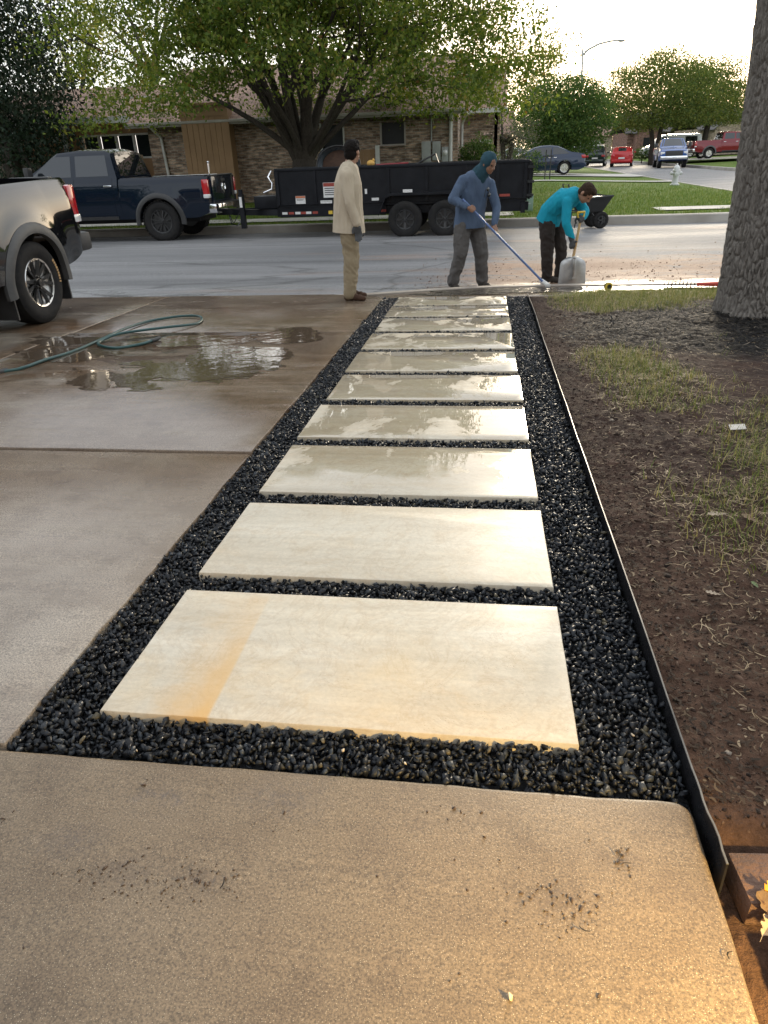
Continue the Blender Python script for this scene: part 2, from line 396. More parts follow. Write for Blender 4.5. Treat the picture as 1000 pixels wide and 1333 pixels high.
def ragged(a, b, n, amp, s):
    a, b = np.array(a, float), np.array(b, float); t = np.linspace(0, 1, n); P = a+(b-a)*t[:, None]; d = (b-a)/np.linalg.norm(b-a); nn = np.array([-d[1], d[0]])
    off = amp*2*fbm(t*np.linalg.norm(b-a)*6, t*0+s, oct=4, s=s)
    off[0] = off[-1] = 0
    return [tuple(p) for p in (P+nn*off[:, None])]
zl = lambda x, y: SL(y)
drive = tag(link('driveway', None), kind='structure')
rows = [(-4.0, 1.18), (1.195, 3.305), (3.325, 6.525), (6.537, 8.93)]
for ri, (ya, yb) in enumerate(rows):
    lift = [0.0, 0.0, 0.008, 0.0][ri]
    for ci, (xa, xb) in enumerate([(-12.5, -8.4), (-8.385, -4.085), (-4.07, GX0)]):
        if ci == 2 and ri == 0: xb = -1.232
        edge = ragged((xb, ya), (xb, yb), 26 if ci == 2 else 2, 0.010, 3+ri)
        if ci == 2 and ri == 3:                        # the drive flares out towards the road
            edge = ragged((xb, ya), (xb, 8.62), 20, 0.01, 8) + [(-1.33, 8.74), (-1.55, 8.84), (-1.85, 8.91), (-2.1, yb)]
        top = ragged(edge[-1], (xa, yb), 14, 0.006, 21+ri)
        bot = ragged((xa, ya), (xb, ya), 14, 0.006, 41+ri)
        prism_top('concrete_panel', bot[:-1]+edge[:-1]+top[:-1]+[(xa, yb)], lambda x, y, l=lift: SL(y)+l, 0.16, M_drive, drive, 0.009)
# landing slab under the photographer's feet, rounded outer corner
arc = [(0.495-0.042+0.042*math.cos(t), 1.185-0.042+0.042*math.sin(t)) for t in np.linspace(0, PI/2, 8)]
front = ragged(arc[-1], (-1.212, 1.178), 60, 0.005, 77)
o = prism_top('landing_slab', [(-1.212, -2.5), (0.495, -2.5)] + ragged((0.495, -2.4), (0.495, 1.12), 30, 0.004, 5)[:-1] + arc[:-1] + front, zl, 0.16, M_land, None, 0.015, 4); tag(o, kind='structure')
# gutter apron where the drive meets the road
sheet('gutter_apron', np.linspace(-12.5, -1.9, 30), np.linspace(8.945, 9.36, 6), lambda X, Y: SL(8.93)-0.006 - 0.115*((Y-8.945)/0.415)**1.5, M_drive)
# hosed-down concrete pad between the path and the curb
pad_poly = [(-1.17, 8.615), (7.5, 8.615), (7.5, 9.34), (0.2, 9.34), (-0.4, 9.22), (-0.9, 8.98), (-1.3, 8.80)]
o = prism_top('pavement', pad_poly, lambda x, y: SL(y)-0.004, 0.12, M_drive, None, 0.006); tag(o, kind='structure')
# near curb: swept profile
def sweep(name, path, prof, m, parent=None):
    """prof: list of (offset to the left of travel, z) per point closed; path: (x,y,z)"""
    P = [Vector(p) for p in path]; V = []; k = len(prof)
    for i, p in enumerate(P):
        d = (P[min(i+1, len(P)-1)]-P[max(i-1, 0)]); d.z = 0; d.normalize(); nn = Vector((-d.y, d.x, 0))
        for a, h in prof: V.append(p+nn*a+Vector((0, 0, h)))
    Fc = [(i*k+j, i*k+(j+1) % k, (i+1)*k+(j+1) % k, (i+1)*k+j) for i in range(len(P)-1) for j in range(k)]
    mb = MB().add(V, Fc); mb.f.append(tuple(range(k))); mb.f.append(tuple(range((len(P)-1)*k, len(P)*k)))
    return mb.build(name, m, parent, 40)
cpath = [(-2.15, 8.925, -0.262), (-1.8, 8.93, -0.258), (-1.5, 8.955, -0.252), (-1.2, 9.02, -0.246), (-0.9, 9.12, -0.247), (-0.55, 9.24, -0.247), (-0.2, 9.335, -0.2475), (0.2, 9.40, -0.248), (0.8, 9.425, -0.248), (3, 9.42, -0.248), (12, 9.42, -0.248), (60, 9.42, -0.248)]
o = sweep('curb', cpath, [(-0.070, -0.12), (-0.070, -0.006), (-0.064, 0), (0.035, 0), (0.05, -0.012), (0.08, -0.17)], M_curb); tag(o, kind='structure')
# water lying on the pad
M_water = NT('standing_water'); M_water.col((0.045, 0.036, 0.028)); M_water.rough(0.05)
M_water.norm(M_water.bump(M_water.noise(M_water.P('World'), 14, 3), 0.55, 0.03)); M_water = M_water.m
def puddle(name, cx, cy, rx, ry, s, dz=0.0015):
    pts = []
    for t in np.linspace(0, 2*PI, 90, endpoint=False):
        k = 1 + 0.75*float(fbm(np.array([math.cos(t)*2.2+s*3.1]), np.array([math.sin(t)*2.2]), oct=4, s=s)[0])
        pts.append((cx+rx*k*math.cos(t), cy+ry*k*math.sin(t)))
    mb = MB(); mb.v = [(x, min(y, 9.335), SL(min(y, 9.335))+dz) for x, y in pts] + [(cx, cy, SL(cy)+dz)]; nP = len(pts)
    mb.f = [(i, (i+1) % nP, nP) for i in range(nP)]
    return tag(mb.build(name, M_water), kind='structure')
puddle('puddle_water', 0.35, 9.10, 1.15, 0.24, 1); puddle('puddle_water', 1.75, 9.14, 0.95, 0.2, 4); puddle('puddle_water', -0.35, 8.84, 0.55, 0.10, 6)

M_water_b = NT('hose_water'); M_water_b.col((0.085, 0.062, 0.043)); M_water_b.rough(0.03); M_water_b.b.inputs['Specular IOR Level'].default_value = 0.8
M_water_b.norm(M_water_b.bump(M_water_b.noise(M_water_b.P('World'), 7, 3), 0.10, 0.02)); M_water_b = M_water_b.m
def splash(cx, cy, rx, ry, s):
    zoff = 0.0092 + s*0.00008
    # thin irregular sheet of water on the drive: kept where a noise field inside an ellipse is high
    nx_, ny_ = 90, 60; X, Y = np.meshgrid(np.linspace(cx-rx, cx+rx, nx_), np.linspace(cy-ry, cy+ry, ny_), indexing='ij')
    f = 1-np.hypot((X-cx)/rx, (Y-cy)/ry) + 1.5*fbm(X*2.2+s, Y*4.2, oct=5, s=s, gain=0.6)
    V = np.stack([X, Y, -math.tan(SLOPE)*Y+zoff], -1).reshape(-1, 3); Fc = grid_faces(nx_, ny_); k = (f.ravel()[Fc] > 0.31).all(1)
    o = link('puddle_water', np_mesh('puddle_water', V, Fc[k], True), M_water_b); tag(o, kind='structure')
splash(-2.65, 6.20, 1.15, 0.42, 3); splash(-2.05, 5.35, 0.55, 0.75, 5); splash(-3.45, 5.55, 0.75, 0.55, 9); splash(-2.75, 4.75, 0.6, 0.5, 14); splash(-3.9, 6.15, 0.5, 0.3, 17); splash(-2.15, 5.0, 0.75, 0.6, 23); splash(-1.75, 6.3, 0.4, 0.5, 29)
# far kerb, verge, footpath and lawns
fk = [(-70, 18.70, 0), (-30, 18.70, 0), (5.2, 18.70, 0)] + [(5.2+3.1*math.sin(t), 21.8-3.1*math.cos(t), 0) for t in np.linspace(0.15, PI/2, 10)] + [(8.3, 28, 0), (8.3, 60, 0), (8.3, 190, 0)]
M_kerb2 = mat('kerb_concrete', (0.40, 0.37, 0.33), 0.8, c2=(0.27, 0.245, 0.21), scale=1.6, bump=0.3, bscale=40, space='World')
o = sweep('kerb', fk, [(-0.09, -0.45), (-0.09, -0.215), (-0.07, -0.195), (0.09, -0.19), (0.09, -0.45)], M_kerb2); tag(o, kind='structure')
fk2 = [(70, 18.70, 0), (18.6, 18.70, 0)] + [(18.6-3.1*math.sin(t), 21.8-3.1*math.cos(t), 0) for t in np.linspace(0.15, PI/2, 10)] + [(15.5, 60, 0), (15.5, 190, 0)]
o = sweep('kerb', fk2, [(0.09, -0.45), (0.09, -0.215), (0.07, -0.195), (-0.09, -0.19), (-0.09, -0.45)], M_kerb2); tag(o, kind='structure')
def lawn_z(X, Y):
    X, Y = np.asarray(X, float), np.asarray(Y, float)
    up = np.clip((Y-20.6)/6, 0, 1)*0.20*np.clip((7.5-X)/5, 0, 1)
    return -0.205 + up + 0.02*fbm(X*0.7, Y*0.7, oct=3)
def corner_cut(V):                                     # keep the lawn inside the kerb's corner curve
    return V
lx = np.concatenate([np.linspace(-70, -16, 20), np.linspace(-15, 4.9, 50)])
sheet('lawn', lx, np.concatenate([np.linspace(18.79, 45, 60), np.linspace(47, 190, 20)]), lawn_z, M_lawn)
# strip between the corner curve and the side street
V, Fc = [], []
ysn = np.concatenate([np.linspace(18.83, 21.8, 14), np.linspace(22.5, 46, 30), np.linspace(50, 190, 12)]); nx = 8
for y in ysn:
    xe = 8.20 if y >= 21.8 else 5.2+math.sqrt(max(0, 3.0**2-(21.8-y)**2))
    for t in np.linspace(0, 1, nx): V.append((4.9+(max(xe, 4.95)-4.9)*t, y))
V = np.array(V); V = np.c_[V, lawn_z(V[:, 0], V[:, 1])]
o = link('lawn', np_mesh('lawn', V, grid_faces(len(ysn), nx), True), M_lawn); tag(o, kind='structure')
sheet('lawn', np.linspace(15.62, 90, 24), np.linspace(22, 190, 40), lambda X, Y: -0.2 + 0.03*fbm(X*.3, Y*.3, oct=3) + np.clip((X-17)/10, 0, 1)*0.25, M_lawn)
sheet('sidewalk', np.linspace(4.3, 7.0, 8), np.linspace(19.75, 20.75, 4), lambda X, Y: -0.172 + 0.006*fbm(X*2, Y*2, oct=2), M_walk)
sheet('sidewalk', np.linspace(-70, 0.7, 72), np.linspace(19.45, 20.55, 4), lambda X, Y: lawn_z(X, Y)*0 - 0.172 + 0.006*fbm(X*2, Y*2, oct=2), M_walk)
sheet('garden_walk', np.linspace(-1, 8.2, 20), np.linspace(35.0, 36.1, 3), lambda X, Y: lawn_z(X, Y)+0.025+0.02, M_walk)
sheet('parking_pad', np.linspace(-4, 8.2, 20), np.linspace(41.8, 46.6, 8), lambda X, Y: lawn_z(X, Y)+0.05, M_walk)
sheet('parking_pad', np.linspace(15.7, 30, 10), np.linspace(66, 74, 6), 0.09, M_walk)

# ================================================================== gravel bed and stepping slabs
M_bed = mat('bed_soil', (0.012, 0.012, 0.013), 0.9)
sheet('gravel_base', np.linspace(GX0-0.02, GX1, 4), np.linspace(GY0-0.02, GY1+0.02, 20), lambda X, Y: -math.tan(SLOPE)*Y-0.042, M_bed)
def travertine():
    n = NT('travertine'); v = n.P('World'); xyz = n.sep(v)
    oi = n.n('ShaderNodeObjectInfo')
    jit = n.n('ShaderNodeCombineXYZ'); n.l(n.math('MULTIPLY', oi.outputs['Random'], 40.0), jit.inputs[0]); n.l(n.math('MULTIPLY', oi.outputs['Random'], 17.0), jit.inputs[2])
    vv = n.n('ShaderNodeVectorMath', operation='ADD'); n.l(v, vv.inputs[0]); n.l(jit.outputs[0], vv.inputs[1]); u = vv.outputs[0]
    a = n.noise(n.mapping(u, (1, 2.6, 1)), 1.8, 7, 0.62, 0.6); b = n.noise(u, 7, 6, 0.65, 1.2); fz = n.noise(u, 70, 4, 0.7)
    c = n.mix(n.ramp(a, [(0.3, 0.0), (0.7, 1.0)]), (0.61, 0.555, 0.45), (0.52, 0.45, 0.34))
    c = n.mix(n.math('MULTIPLY', n.ramp(b, [(0.52, 0.0), (0.66, 1.0)]), 0.42), c, (0.52, 0.42, 0.29))
    vein = n.ramp(n.math('ABSOLUTE', n.math('SUBTRACT', n.noise(u, 4.2, 8, 0.68, 1.6), 0.5)), [(0.0, 1.0), (0.035, 0.0)])
    c = n.mix(n.math('MULTIPLY', vein, 0.40), c, (0.45, 0.36, 0.25))
    pit = n.ramp(n.voro(n.mapping(u, (1, 1.9, 1)), 85), [(0.0, 1.0), (0.22, 0.0)]); pp = n.ramp(n.noise(u, 15, 3), [(0.52, 0.0), (0.60, 1.0)])
    pits = n.math('MULTIPLY', pit, pp)
    c = n.mix(n.math('MULTIPLY', pits, 0.85), c, (0.26, 0.19, 0.12))
    lay = n.noise(n.mapping(u, (0.7, 9, 1), rot=(0, 0, 0.03)), 2.0, 6, 0.65); c = n.mix(1.0, c, n.ramp(lay, [(0.3, 0.88), (0.7, 1.08)]), 'MULTIPLY')
    c = n.mix(1.0, c, n.ramp(fz, [(0.3, 0.90), (0.7, 1.07)]), 'MULTIPLY')
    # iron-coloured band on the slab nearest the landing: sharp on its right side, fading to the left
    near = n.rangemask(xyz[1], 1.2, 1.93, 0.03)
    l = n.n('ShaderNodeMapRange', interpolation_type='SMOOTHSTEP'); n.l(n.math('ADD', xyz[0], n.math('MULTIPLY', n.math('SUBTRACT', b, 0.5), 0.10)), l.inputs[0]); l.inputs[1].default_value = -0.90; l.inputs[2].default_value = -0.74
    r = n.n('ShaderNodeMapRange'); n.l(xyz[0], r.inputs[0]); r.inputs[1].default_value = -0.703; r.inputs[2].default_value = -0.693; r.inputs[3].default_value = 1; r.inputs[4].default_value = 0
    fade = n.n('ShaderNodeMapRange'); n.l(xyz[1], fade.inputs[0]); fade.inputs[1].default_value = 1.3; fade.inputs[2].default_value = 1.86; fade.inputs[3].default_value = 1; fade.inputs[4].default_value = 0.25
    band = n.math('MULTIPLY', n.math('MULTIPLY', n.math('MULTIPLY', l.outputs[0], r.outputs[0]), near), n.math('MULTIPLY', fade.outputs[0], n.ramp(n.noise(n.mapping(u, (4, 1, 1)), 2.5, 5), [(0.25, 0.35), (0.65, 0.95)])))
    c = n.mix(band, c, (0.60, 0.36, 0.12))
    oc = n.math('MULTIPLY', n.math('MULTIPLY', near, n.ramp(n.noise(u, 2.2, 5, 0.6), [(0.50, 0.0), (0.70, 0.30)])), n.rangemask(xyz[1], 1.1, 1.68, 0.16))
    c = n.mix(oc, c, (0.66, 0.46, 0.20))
    # film of hose water, from the third slab onwards
    wy = n.n('ShaderNodeMapRange', interpolation_type='SMOOTHSTEP'); n.l(xyz[1], wy.inputs[0]); wy.inputs[1].default_value = 2.55; wy.inputs[2].default_value = 3.25
    wn = n.math('ADD', n.noise(n.mapping(u, (1.5, 0.8, 1)), 1.7, 7, 0.62, 0.4), n.math('MULTIPLY', n.noise(u, 16, 3), 0.10))
    wet = n.math('MULTIPLY', n.ramp(wn, [(0.495, 0.0), (0.515, 1.0)]), wy.outputs[0])
    damp = n.math('MULTIPLY', n.ramp(wn, [(0.45, 0.0), (0.51, 1.0)]), wy.outputs[0])
    c = n.mix(n.math('MULTIPLY', damp, 0.85), c, n.mix(1.0, c, (0.72, 0.69, 0.63), 'MULTIPLY'))
    n.l(n.mix(wet, 0.35, 0.9), n.b.inputs['Specular IOR Level'])
    n.col(c); n.rough(n.mix(wet, n.ramp(a, [(0.3, 0.38), (0.7, 0.55)]), 0.02))
    dry = n.math('SUBTRACT', 1.0, wet)
    n.norm(n.bump(n.math('MULTIPLY', n.math('SUBTRACT', fz, n.math('MULTIPLY', pits, 2.0)), dry), 0.25, 0.002)); return n.m
M_trav = travertine()
SX = -1.0076
SY = [(1.3305, 1.9533), (2.0719, 2.6889), (2.8117, 3.4344), (3.5657, 4.1785), (4.3058, 4.9278), (5.0378, 5.6744), (5.7874, 6.4314), (6.5543, 7.1910), (7.2974, 7.8953), (7.9908, 8.5662)]
SLAB_L = ['cream travertine slab nearest the camera with an orange rust band', 'second cream travertine slab from the camera, dry with faint veins',
 'third travertine slab from the camera, half covered by a mirror-like water film', 'fourth travertine slab from the camera, wet with streaky drips',
 'fifth travertine slab from the camera, mostly dry', 'sixth travertine slab from the camera, mid-path in black gravel', 'seventh travertine slab from the camera, dappled wet patches',
 'third travertine slab from the curb end of the path', 'second travertine slab from the curb end of the path', 'farthest travertine slab, beside the flooded curb strip']
def slab_obj(i, ya, yb):
    j = [rng.uniform(-0.006, 0.006) for _ in range(4)]
    c = Vector((SX+0.635, (ya+yb)/2, 0)); hw, hd = 0.635, (yb-ya)/2
    poly = [(-hw+j[0], -hd), (hw+j[1], -hd), (hw+j[1]+j[2]*.3, hd), (-hw+j[0]+j[3]*.3, hd)]
    P = []
    for k in range(4):
        P += ragged(poly[k], poly[(k+1) % 4], 22, 0.0016, 100+i*4+k)[:-1]
    o = prism_top('stepping_stone', P, lambda x, y: -math.tan(SLOPE)*y+0.008, 0.045, M_trav, None, 0.005, 2)
    o.location = (c.x, c.y, SL(c.y)); tag(o, SLAB_L[i], 'stepping stone', 'stepping slabs in black gravel')
for i, (ya, yb) in enumerate(SY): slab_obj(i, ya, yb)

# crushed black stone, thousands of chips
def stone_shapes(k, seed):
    """angular crushed chips: convex hulls of a few random points, one (V, F) pair each"""
    r = np.random.default_rng(seed); out = []
    while len(out) < k:
        P = r.normal(size=(9, 3)); P /= np.linalg.norm(P, axis=1, keepdims=True); P *= r.uniform(0.75, 1.1, (9, 1))*np.array([1.15, 0.9, 0.62])*r.uniform(0.85, 1.15, (1, 3))
        bm = bmesh.new(); vs = [bm.verts.new(p) for p in P]; bmesh.ops.convex_hull(bm, input=vs)
        loose = [v for v in bm.verts if not v.link_faces]; bmesh.ops.delete(bm, geom=loose, context='VERTS'); bmesh.ops.triangulate(bm, faces=bm.faces)
        bm.verts.index_update(); bm.verts.ensure_lookup_table(); V = np.array([v.co[:] for v in bm.verts]); Fc = np.array([[q.index for q in f.verts] for f in bm.faces]); bm.free()
        if len(V) == 9: out.append((V, Fc))
    return out
def rand_rot(n, r):
    q = r.normal(size=(n, 4)); q /= np.linalg.norm(q, axis=1, keepdims=True); a, b, c, d = q.T
    return np.stack([np.stack([1-2*(c*c+d*d), 2*(b*c-a*d), 2*(b*d+a*c)], -1), np.stack([2*(b*c+a*d), 1-2*(b*b+d*d), 2*(c*d-a*b)], -1), np.stack([2*(b*d-a*c), 2*(c*d+a*b), 1-2*(b*b+c*c)], -1)], 1)
def scatter(shapes, pos, size, r, flat=1.0):
    n = len(pos); pick = r.integers(0, len(shapes), n); Vo, Fo, off = [], [], 0
    for k, (bV, bF) in enumerate(shapes):
        idx = np.where(pick == k)[0]
        if not len(idx): continue
        S = np.einsum('nij,vj->nvi', rand_rot(len(idx), r), bV)*size[idx][:, None, None]; S[..., 2] *= flat
        Vo.append((S+pos[idx][:, None, :]).reshape(-1, 3)); Fo.append((bF[None]+np.arange(len(idx))[:, None, None]*len(bV)).reshape(-1, 3)+off); off += len(idx)*len(bV)
    return np.concatenate(Vo), np.concatenate(Fo)
def in_slab(x, y, mrg):
    m = np.zeros(len(x), bool)
    for ya, yb in SY: m |= (x > SX-mrg) & (x < SX+1.27+mrg) & (y > ya-mrg) & (y < yb+mrg)
    return m
r = np.random.default_rng(3)
def gravel_pts(y0, y1, spacing, lay, mrg):
    n = int((GX1-GX0)*(y1-y0)/spacing**2)
    gx, gy = np.meshgrid(np.arange(GX0+0.006, GX1-0.006, spacing), np.arange(y0, y1, spacing*0.9)); gx[::2] += spacing/2
    x = (gx+r.uniform(-.35, .35, gx.shape)*spacing).ravel(); y = (gy+r.uniform(-.35, .35, gx.shape)*spacing).ravel()
    k = ~in_slab(x, y, mrg) & (x > GX0+0.004) & (x < GX1-0.004) & (y > GY0+0.003) & (y < GY1); x, y = x[k], y[k]
    z = -math.tan(SLOPE)*y + lay + r.uniform(-0.006, 0.006, len(x)) + 0.014*fbm(x*4, y*4, oct=3)
    return np.c_[x, y, z]
shp = stone_shapes(40, 5)
Vs, Fs, off = [], [], 0
for (y0, y1, sp_) in ((GY0, 3.2, 0.0160), (3.2, 5.4, 0.0175), (5.4, GY1, 0.0195)):
    for lay, mrg in ((-0.028, -0.02), (-0.010, 0.002)):
        p = gravel_pts(y0, y1, sp_*(1.0 if lay > -0.02 else 1.25), lay, mrg)
        sz = sp_*np.clip(r.lognormal(-0.36, 0.28, len(p)), 0.42, 1.15)
        if lay < -0.02: sz *= 1.15
        V, Fc = scatter(shp, p, sz, r); Vs.append(V); Fs.append(Fc+off); off += len(V)
n = NT('black_gravel'); g = n.n('ShaderNodeNewGeometry'); ri = g.outputs['Random Per Island']
c = n.ramp(ri, [(0.0, (0.005, 0.006, 0.007)), (0.45, (0.009, 0.010, 0.013)), (0.80, (0.018, 0.021, 0.026)), (0.965, (0.042, 0.048, 0.055)), (0.985, (0.045, 0.040, 0.026)), (0.9992, (0.10, 0.085, 0.055))])
c = n.mix(0.6, c, n.ramp(n.noise(n.P('Object'), 160, 3), [(0.3, 0.5), (0.7, 1.5)]), 'MULTIPLY'); n.col(c)
n.rough(n.ramp(n.noise(n.P('Object'), 90, 2), [(0.3, 0.30), (0.7, 0.6)])); n.b.inputs['Specular IOR Level'].default_value = 0.28; n.norm(n.bump(n.noise(n.P('Object'), 220, 3), 0.35, 0.002)); M_grav = n.m
o = link('gravel', np_mesh('gravel', np.concatenate(Vs), np.concatenate(Fs)), M_grav)
tag(o, 'crushed black gravel filling the path around the slabs', 'gravel', kind='stuff')
# some white and tan chips lying among the black ones
M_chip = mat('pale_chip', (0.55, 0.50, 0.42), 0.6, c2=(0.42, 0.34, 0.24), scale=30)
p = []
while len(p) < 26:
    x, y = r.uniform(GX0+.02, GX1-.02), r.uniform(GY0, 5)
    if not in_slab(np.array([x]), np.array([y]), 0.01)[0]: p.append((x, y, SL(y)-0.004+0.014*float(fbm(np.array([x*4]), np.array([y*4]), oct=3)[0])))
p.append((0.33, 1.44, SL(1.44)-0.001))
V, Fc = scatter(shp, np.array(p), r.uniform(0.003, 0.0075, len(p)), r)
o = link('pale_chips', np_mesh('pale_chips', V, Fc), M_chip); tag(o, 'tiny pale stone chips strewn in the black gravel', 'gravel', kind='stuff')
# landscape edging: thin black metal strip, slightly wavy, crumpled at its near end
M_edge = mat('edging_black', (0.012, 0.012, 0.014), 0.28, c2=(0.02, 0.02, 0.022), scale=20, bump=0.15, bscale=30, rvar=0.08)
M_lip = mat('edging_lip', (0.05, 0.05, 0.052), 0.3, metal=0.5, c2=(0.30, 0.29, 0.27), scale=3.5)
ys = np.linspace(1.0, 8.62, 240); ex = 0.512 + 0.005*fbm(ys*1.1, ys*0, oct=2, s=4)*2
ex += np.where(ys < 1.3, 0.0035*np.sin(ys*48)*np.clip((1.3-ys)/0.3, 0, 1), 0) + np.where(ys < 1.15, (1.15-ys)*0.03, 0)
ez = 0.030 + 0.006*fbm(ys*2.0, ys*0+3, oct=3, s=9)
for nm in ('wall', 'lip'):
    V, Fc = [], []; t = 0.0022 if nm == 'wall' else 0.0024
    lo = -0.09 if nm == 'wall' else 0.0; prof = []
    for y, x, z in zip(ys, ex, ez):
        b = SL(y)
        if nm == 'wall': q = [(x-t, b-0.09), (x+t, b-0.09), (x+t, b+z), (x-t, b+z)]
        else: q = [(x-t, b+z+0.0005), (x+t, b+z+0.0005), (x+t*0.8, b+z+0.0030), (x-t*0.8, b+z+0.0030)]
        V += [(a, y, h) for a, h in q]
    k = len(ys); Fc = [(i*4+j, i*4+(j+1) % 4, (i+1)*4+(j+1) % 4, (i+1)*4+j) for i in range(k-1) for j in range(4)] + [(0, 1, 2, 3), ((k-1)*4, (k-1)*4+1, (k-1)*4+2, (k-1)*4+3)]
    if nm == 'wall':
        edg = thing('landscape_edging', 'thin black metal landscape edging between gravel and soil', 'edging', (0, 0, 0))
        MB().add(V, Fc).build('edging_wall', M_edge, edg, 40)
    else: MB().add(V, Fc).build('edging_lip', M_lip, edg, 40)
def leafy(name, stops, trans=0.35, rough=0.6):
    n = NT(name); g = n.n('ShaderNodeNewGeometry'); c = n.ramp(g.outputs['Random Per Island'], stops)
    n.col(c); n.rough(rough); n.b.inputs['Specular IOR Level'].default_value = 0.25
    if trans:
        tr = n.n('ShaderNodeBsdfTranslucent'); n.l(n.mix(1.0, c, (1.25, 1.25, 0.7), 'MULTIPLY'), tr.inputs[0]); mx_ = n.n('ShaderNodeMixShader'); mx_.inputs[0].default_value = trans
        out = n.t.nodes['Material Output']; n.l(n.b.outputs[0], mx_.inputs[1]); n.l(tr.outputs[0], mx_.inputs[2]); n.l(mx_.outputs[0], out.inputs[0])
    return n.m
# ================================================================== soil bed right of the path
TREE_X, TREE_Y = 2.56, 7.05
def bed_z(x, y):
    x, y = np.asarray(x, float), np.asarray(y, float)
    d = x-0.515
    z = -math.tan(SLOPE)*y - 0.012 + 0.055*np.clip((d-0.10)/0.7, 0, 1)**1.3
    z = z + 0.05*np.clip(1-np.hypot(x-TREE_X, y-TREE_Y)/1.3, 0, 1)**2
    z = z - 0.085*np.clip((1.16-y)/0.10, 0, 1)                       # cut down to the brick step
    z = z - 0.05*np.clip((y-8.45)/0.35, 0, 1)*np.clip((d+.1)/0.5, 0, 1)
    return z + 0.022*fbm(x*3.0, y*3.0, oct=3, s=2)*np.clip(d/0.15+0.25, 0, 1) + 0.026*fbm(x*11, y*11, oct=3, s=5) + 0.012*fbm(x*48, y*48, oct=2, s=8)
def mulch_mask(x, y): return np.clip(1.25-np.hypot((x-2.3)/1.5, (y-6.6)/1.15) + 0.6*fbm(x*1.5, y*1.5, oct=4, s=31), 0, 1)
def grass_mask(x, y):
    g = fbm(x*1.3, y*1.3, oct=4, s=11)+0.5
    edge = np.clip((x-0.64-0.25*fbm(x*0+2, y*1.2, oct=3, s=3))/0.5, 0, 1)
    far = np.clip((y-7.5)/0.5, 0, 1)
    near = np.clip((y-1.8)/0.7, 0, 1)
    return np.clip(edge*near*(np.clip((g-0.345)*5.0, 0, 1)+far*0.9) - 1.3*np.clip(mulch_mask(x, y)-0.25, 0, 1)*(1-far*0.6), 0, 1)
xs = np.concatenate([np.arange(0.5145, 2.2, 0.013), np.arange(2.2, 7.4, 0.05)]); ys_ = np.concatenate([np.arange(-1.2, 4.2, 0.013), np.arange(4.2, 9.0, 0.022)])
def soil_mat():
    n = NT('soil'); v = n.P('World'); xyz = n.sep(v)
    a = n.noise(v, 2.2, 5, 0.6); f = n.noise(v, 38, 5, 0.72); ff = n.noise(v, 120, 3, 0.7)
    c = n.mix(n.ramp(a, [(0.3, 0.0), (0.7, 1.0)]), (0.055, 0.031, 0.022), (0.026, 0.017, 0.014))
    red = n.ramp(xyz[1], [(0.0, 1.0), (1.0, 0.0)])
    mr = n.n('ShaderNodeMapRange'); n.l(xyz[1], mr.inputs[0]); mr.inputs[1].default_value = 1.2; mr.inputs[2].default_value = 3.4; mr.inputs[3].default_value = 0.75; mr.inputs[4].default_value = 0.0
    c = n.mix(mr.outputs[0], c, (0.088, 0.048, 0.030))
    c = n.mix(1.0, c, n.ramp(f, [(0.25, 0.45), (0.75, 1.6)]), 'MULTIPLY')
    c = n.mix(n.math('MULTIPLY', n.ramp(ff, [(0.62, 0.0), (0.75, 1.0)]), 0.4), c, (0.24, 0.16, 0.10))
    # decayed dark bark around the tree
    dx = n.math('DIVIDE', n.math('SUBTRACT', xyz[0], 2.2), 1.55); dy = n.math('DIVIDE', n.math('SUBTRACT', xyz[1], 6.45), 1.25)
    d = n.math('SQRT', n.math('ADD', n.math('MULTIPLY', dx, dx), n.math('MULTIPLY', dy, dy)))
    mk = n.ramp(n.math('ADD', d, n.math('MULTIPLY', n.math('SUBTRACT', a, 0.5), 0.7)), [(0.80, 1.0), (1.05, 0.0)])
    c = n.mix(n.math('MULTIPLY', mk, 0.9), c, n.mix(f, (0.006, 0.006, 0.006), (0.020, 0.018, 0.017)))
    n.col(c); n.rough(0.92); n.b.inputs['Specular IOR Level'].default_value = 0.2
    n.norm(n.bump(n.math('ADD', f, n.math('MULTIPLY', ff, 0.5)), 0.8, 0.012)); return n.m
M_soil = soil_mat()
X, Y = np.meshgrid(xs, ys_, indexing='ij')
o = link('soil', np_mesh('soil', np.stack([X, Y, bed_z(X, Y)], -1).reshape(-1, 3), grid_faces(len(xs), len(ys_)), True), M_soil); tag(o, kind='structure')
sheet('front_yard', np.linspace(7.38, 40, 20), np.linspace(-4, 8.7, 12), lambda X, Y: -math.tan(SLOPE)*Y - 0.03, M_lawn)
# clods
r = np.random.default_rng(12)
n_c = 15000; x = 0.53+np.abs(r.normal(0, 0.42, n_c)); y = r.uniform(0.9, 8.4, n_c)**1.0; y = 1.15+(y-0.9)*r.uniform(0.25, 1, n_c)
k = (x < 2.3); x, y = x[k], y[k]
V, Fc = scatter(shp, np.c_[x, y, bed_z(x, y)], np.clip(r.lognormal(-5.65, 0.62, len(x)), 0.0012, 0.020), r, 0.7)
M_clod = leafy('soil_clod', [(0.0, (0.016, 0.011, 0.009)), (0.5, (0.042, 0.025, 0.018)), (0.85, (0.085, 0.050, 0.034)), (0.97, (0.13, 0.085, 0.06)), (1.0, (0.26, 0.22, 0.18))], 0.0, 0.9)
o = link('soil_clods', np_mesh('soil_clods', V, Fc), M_clod); tag(o, 'loose crumbs of brown soil along the black edging', 'soil', kind='stuff')

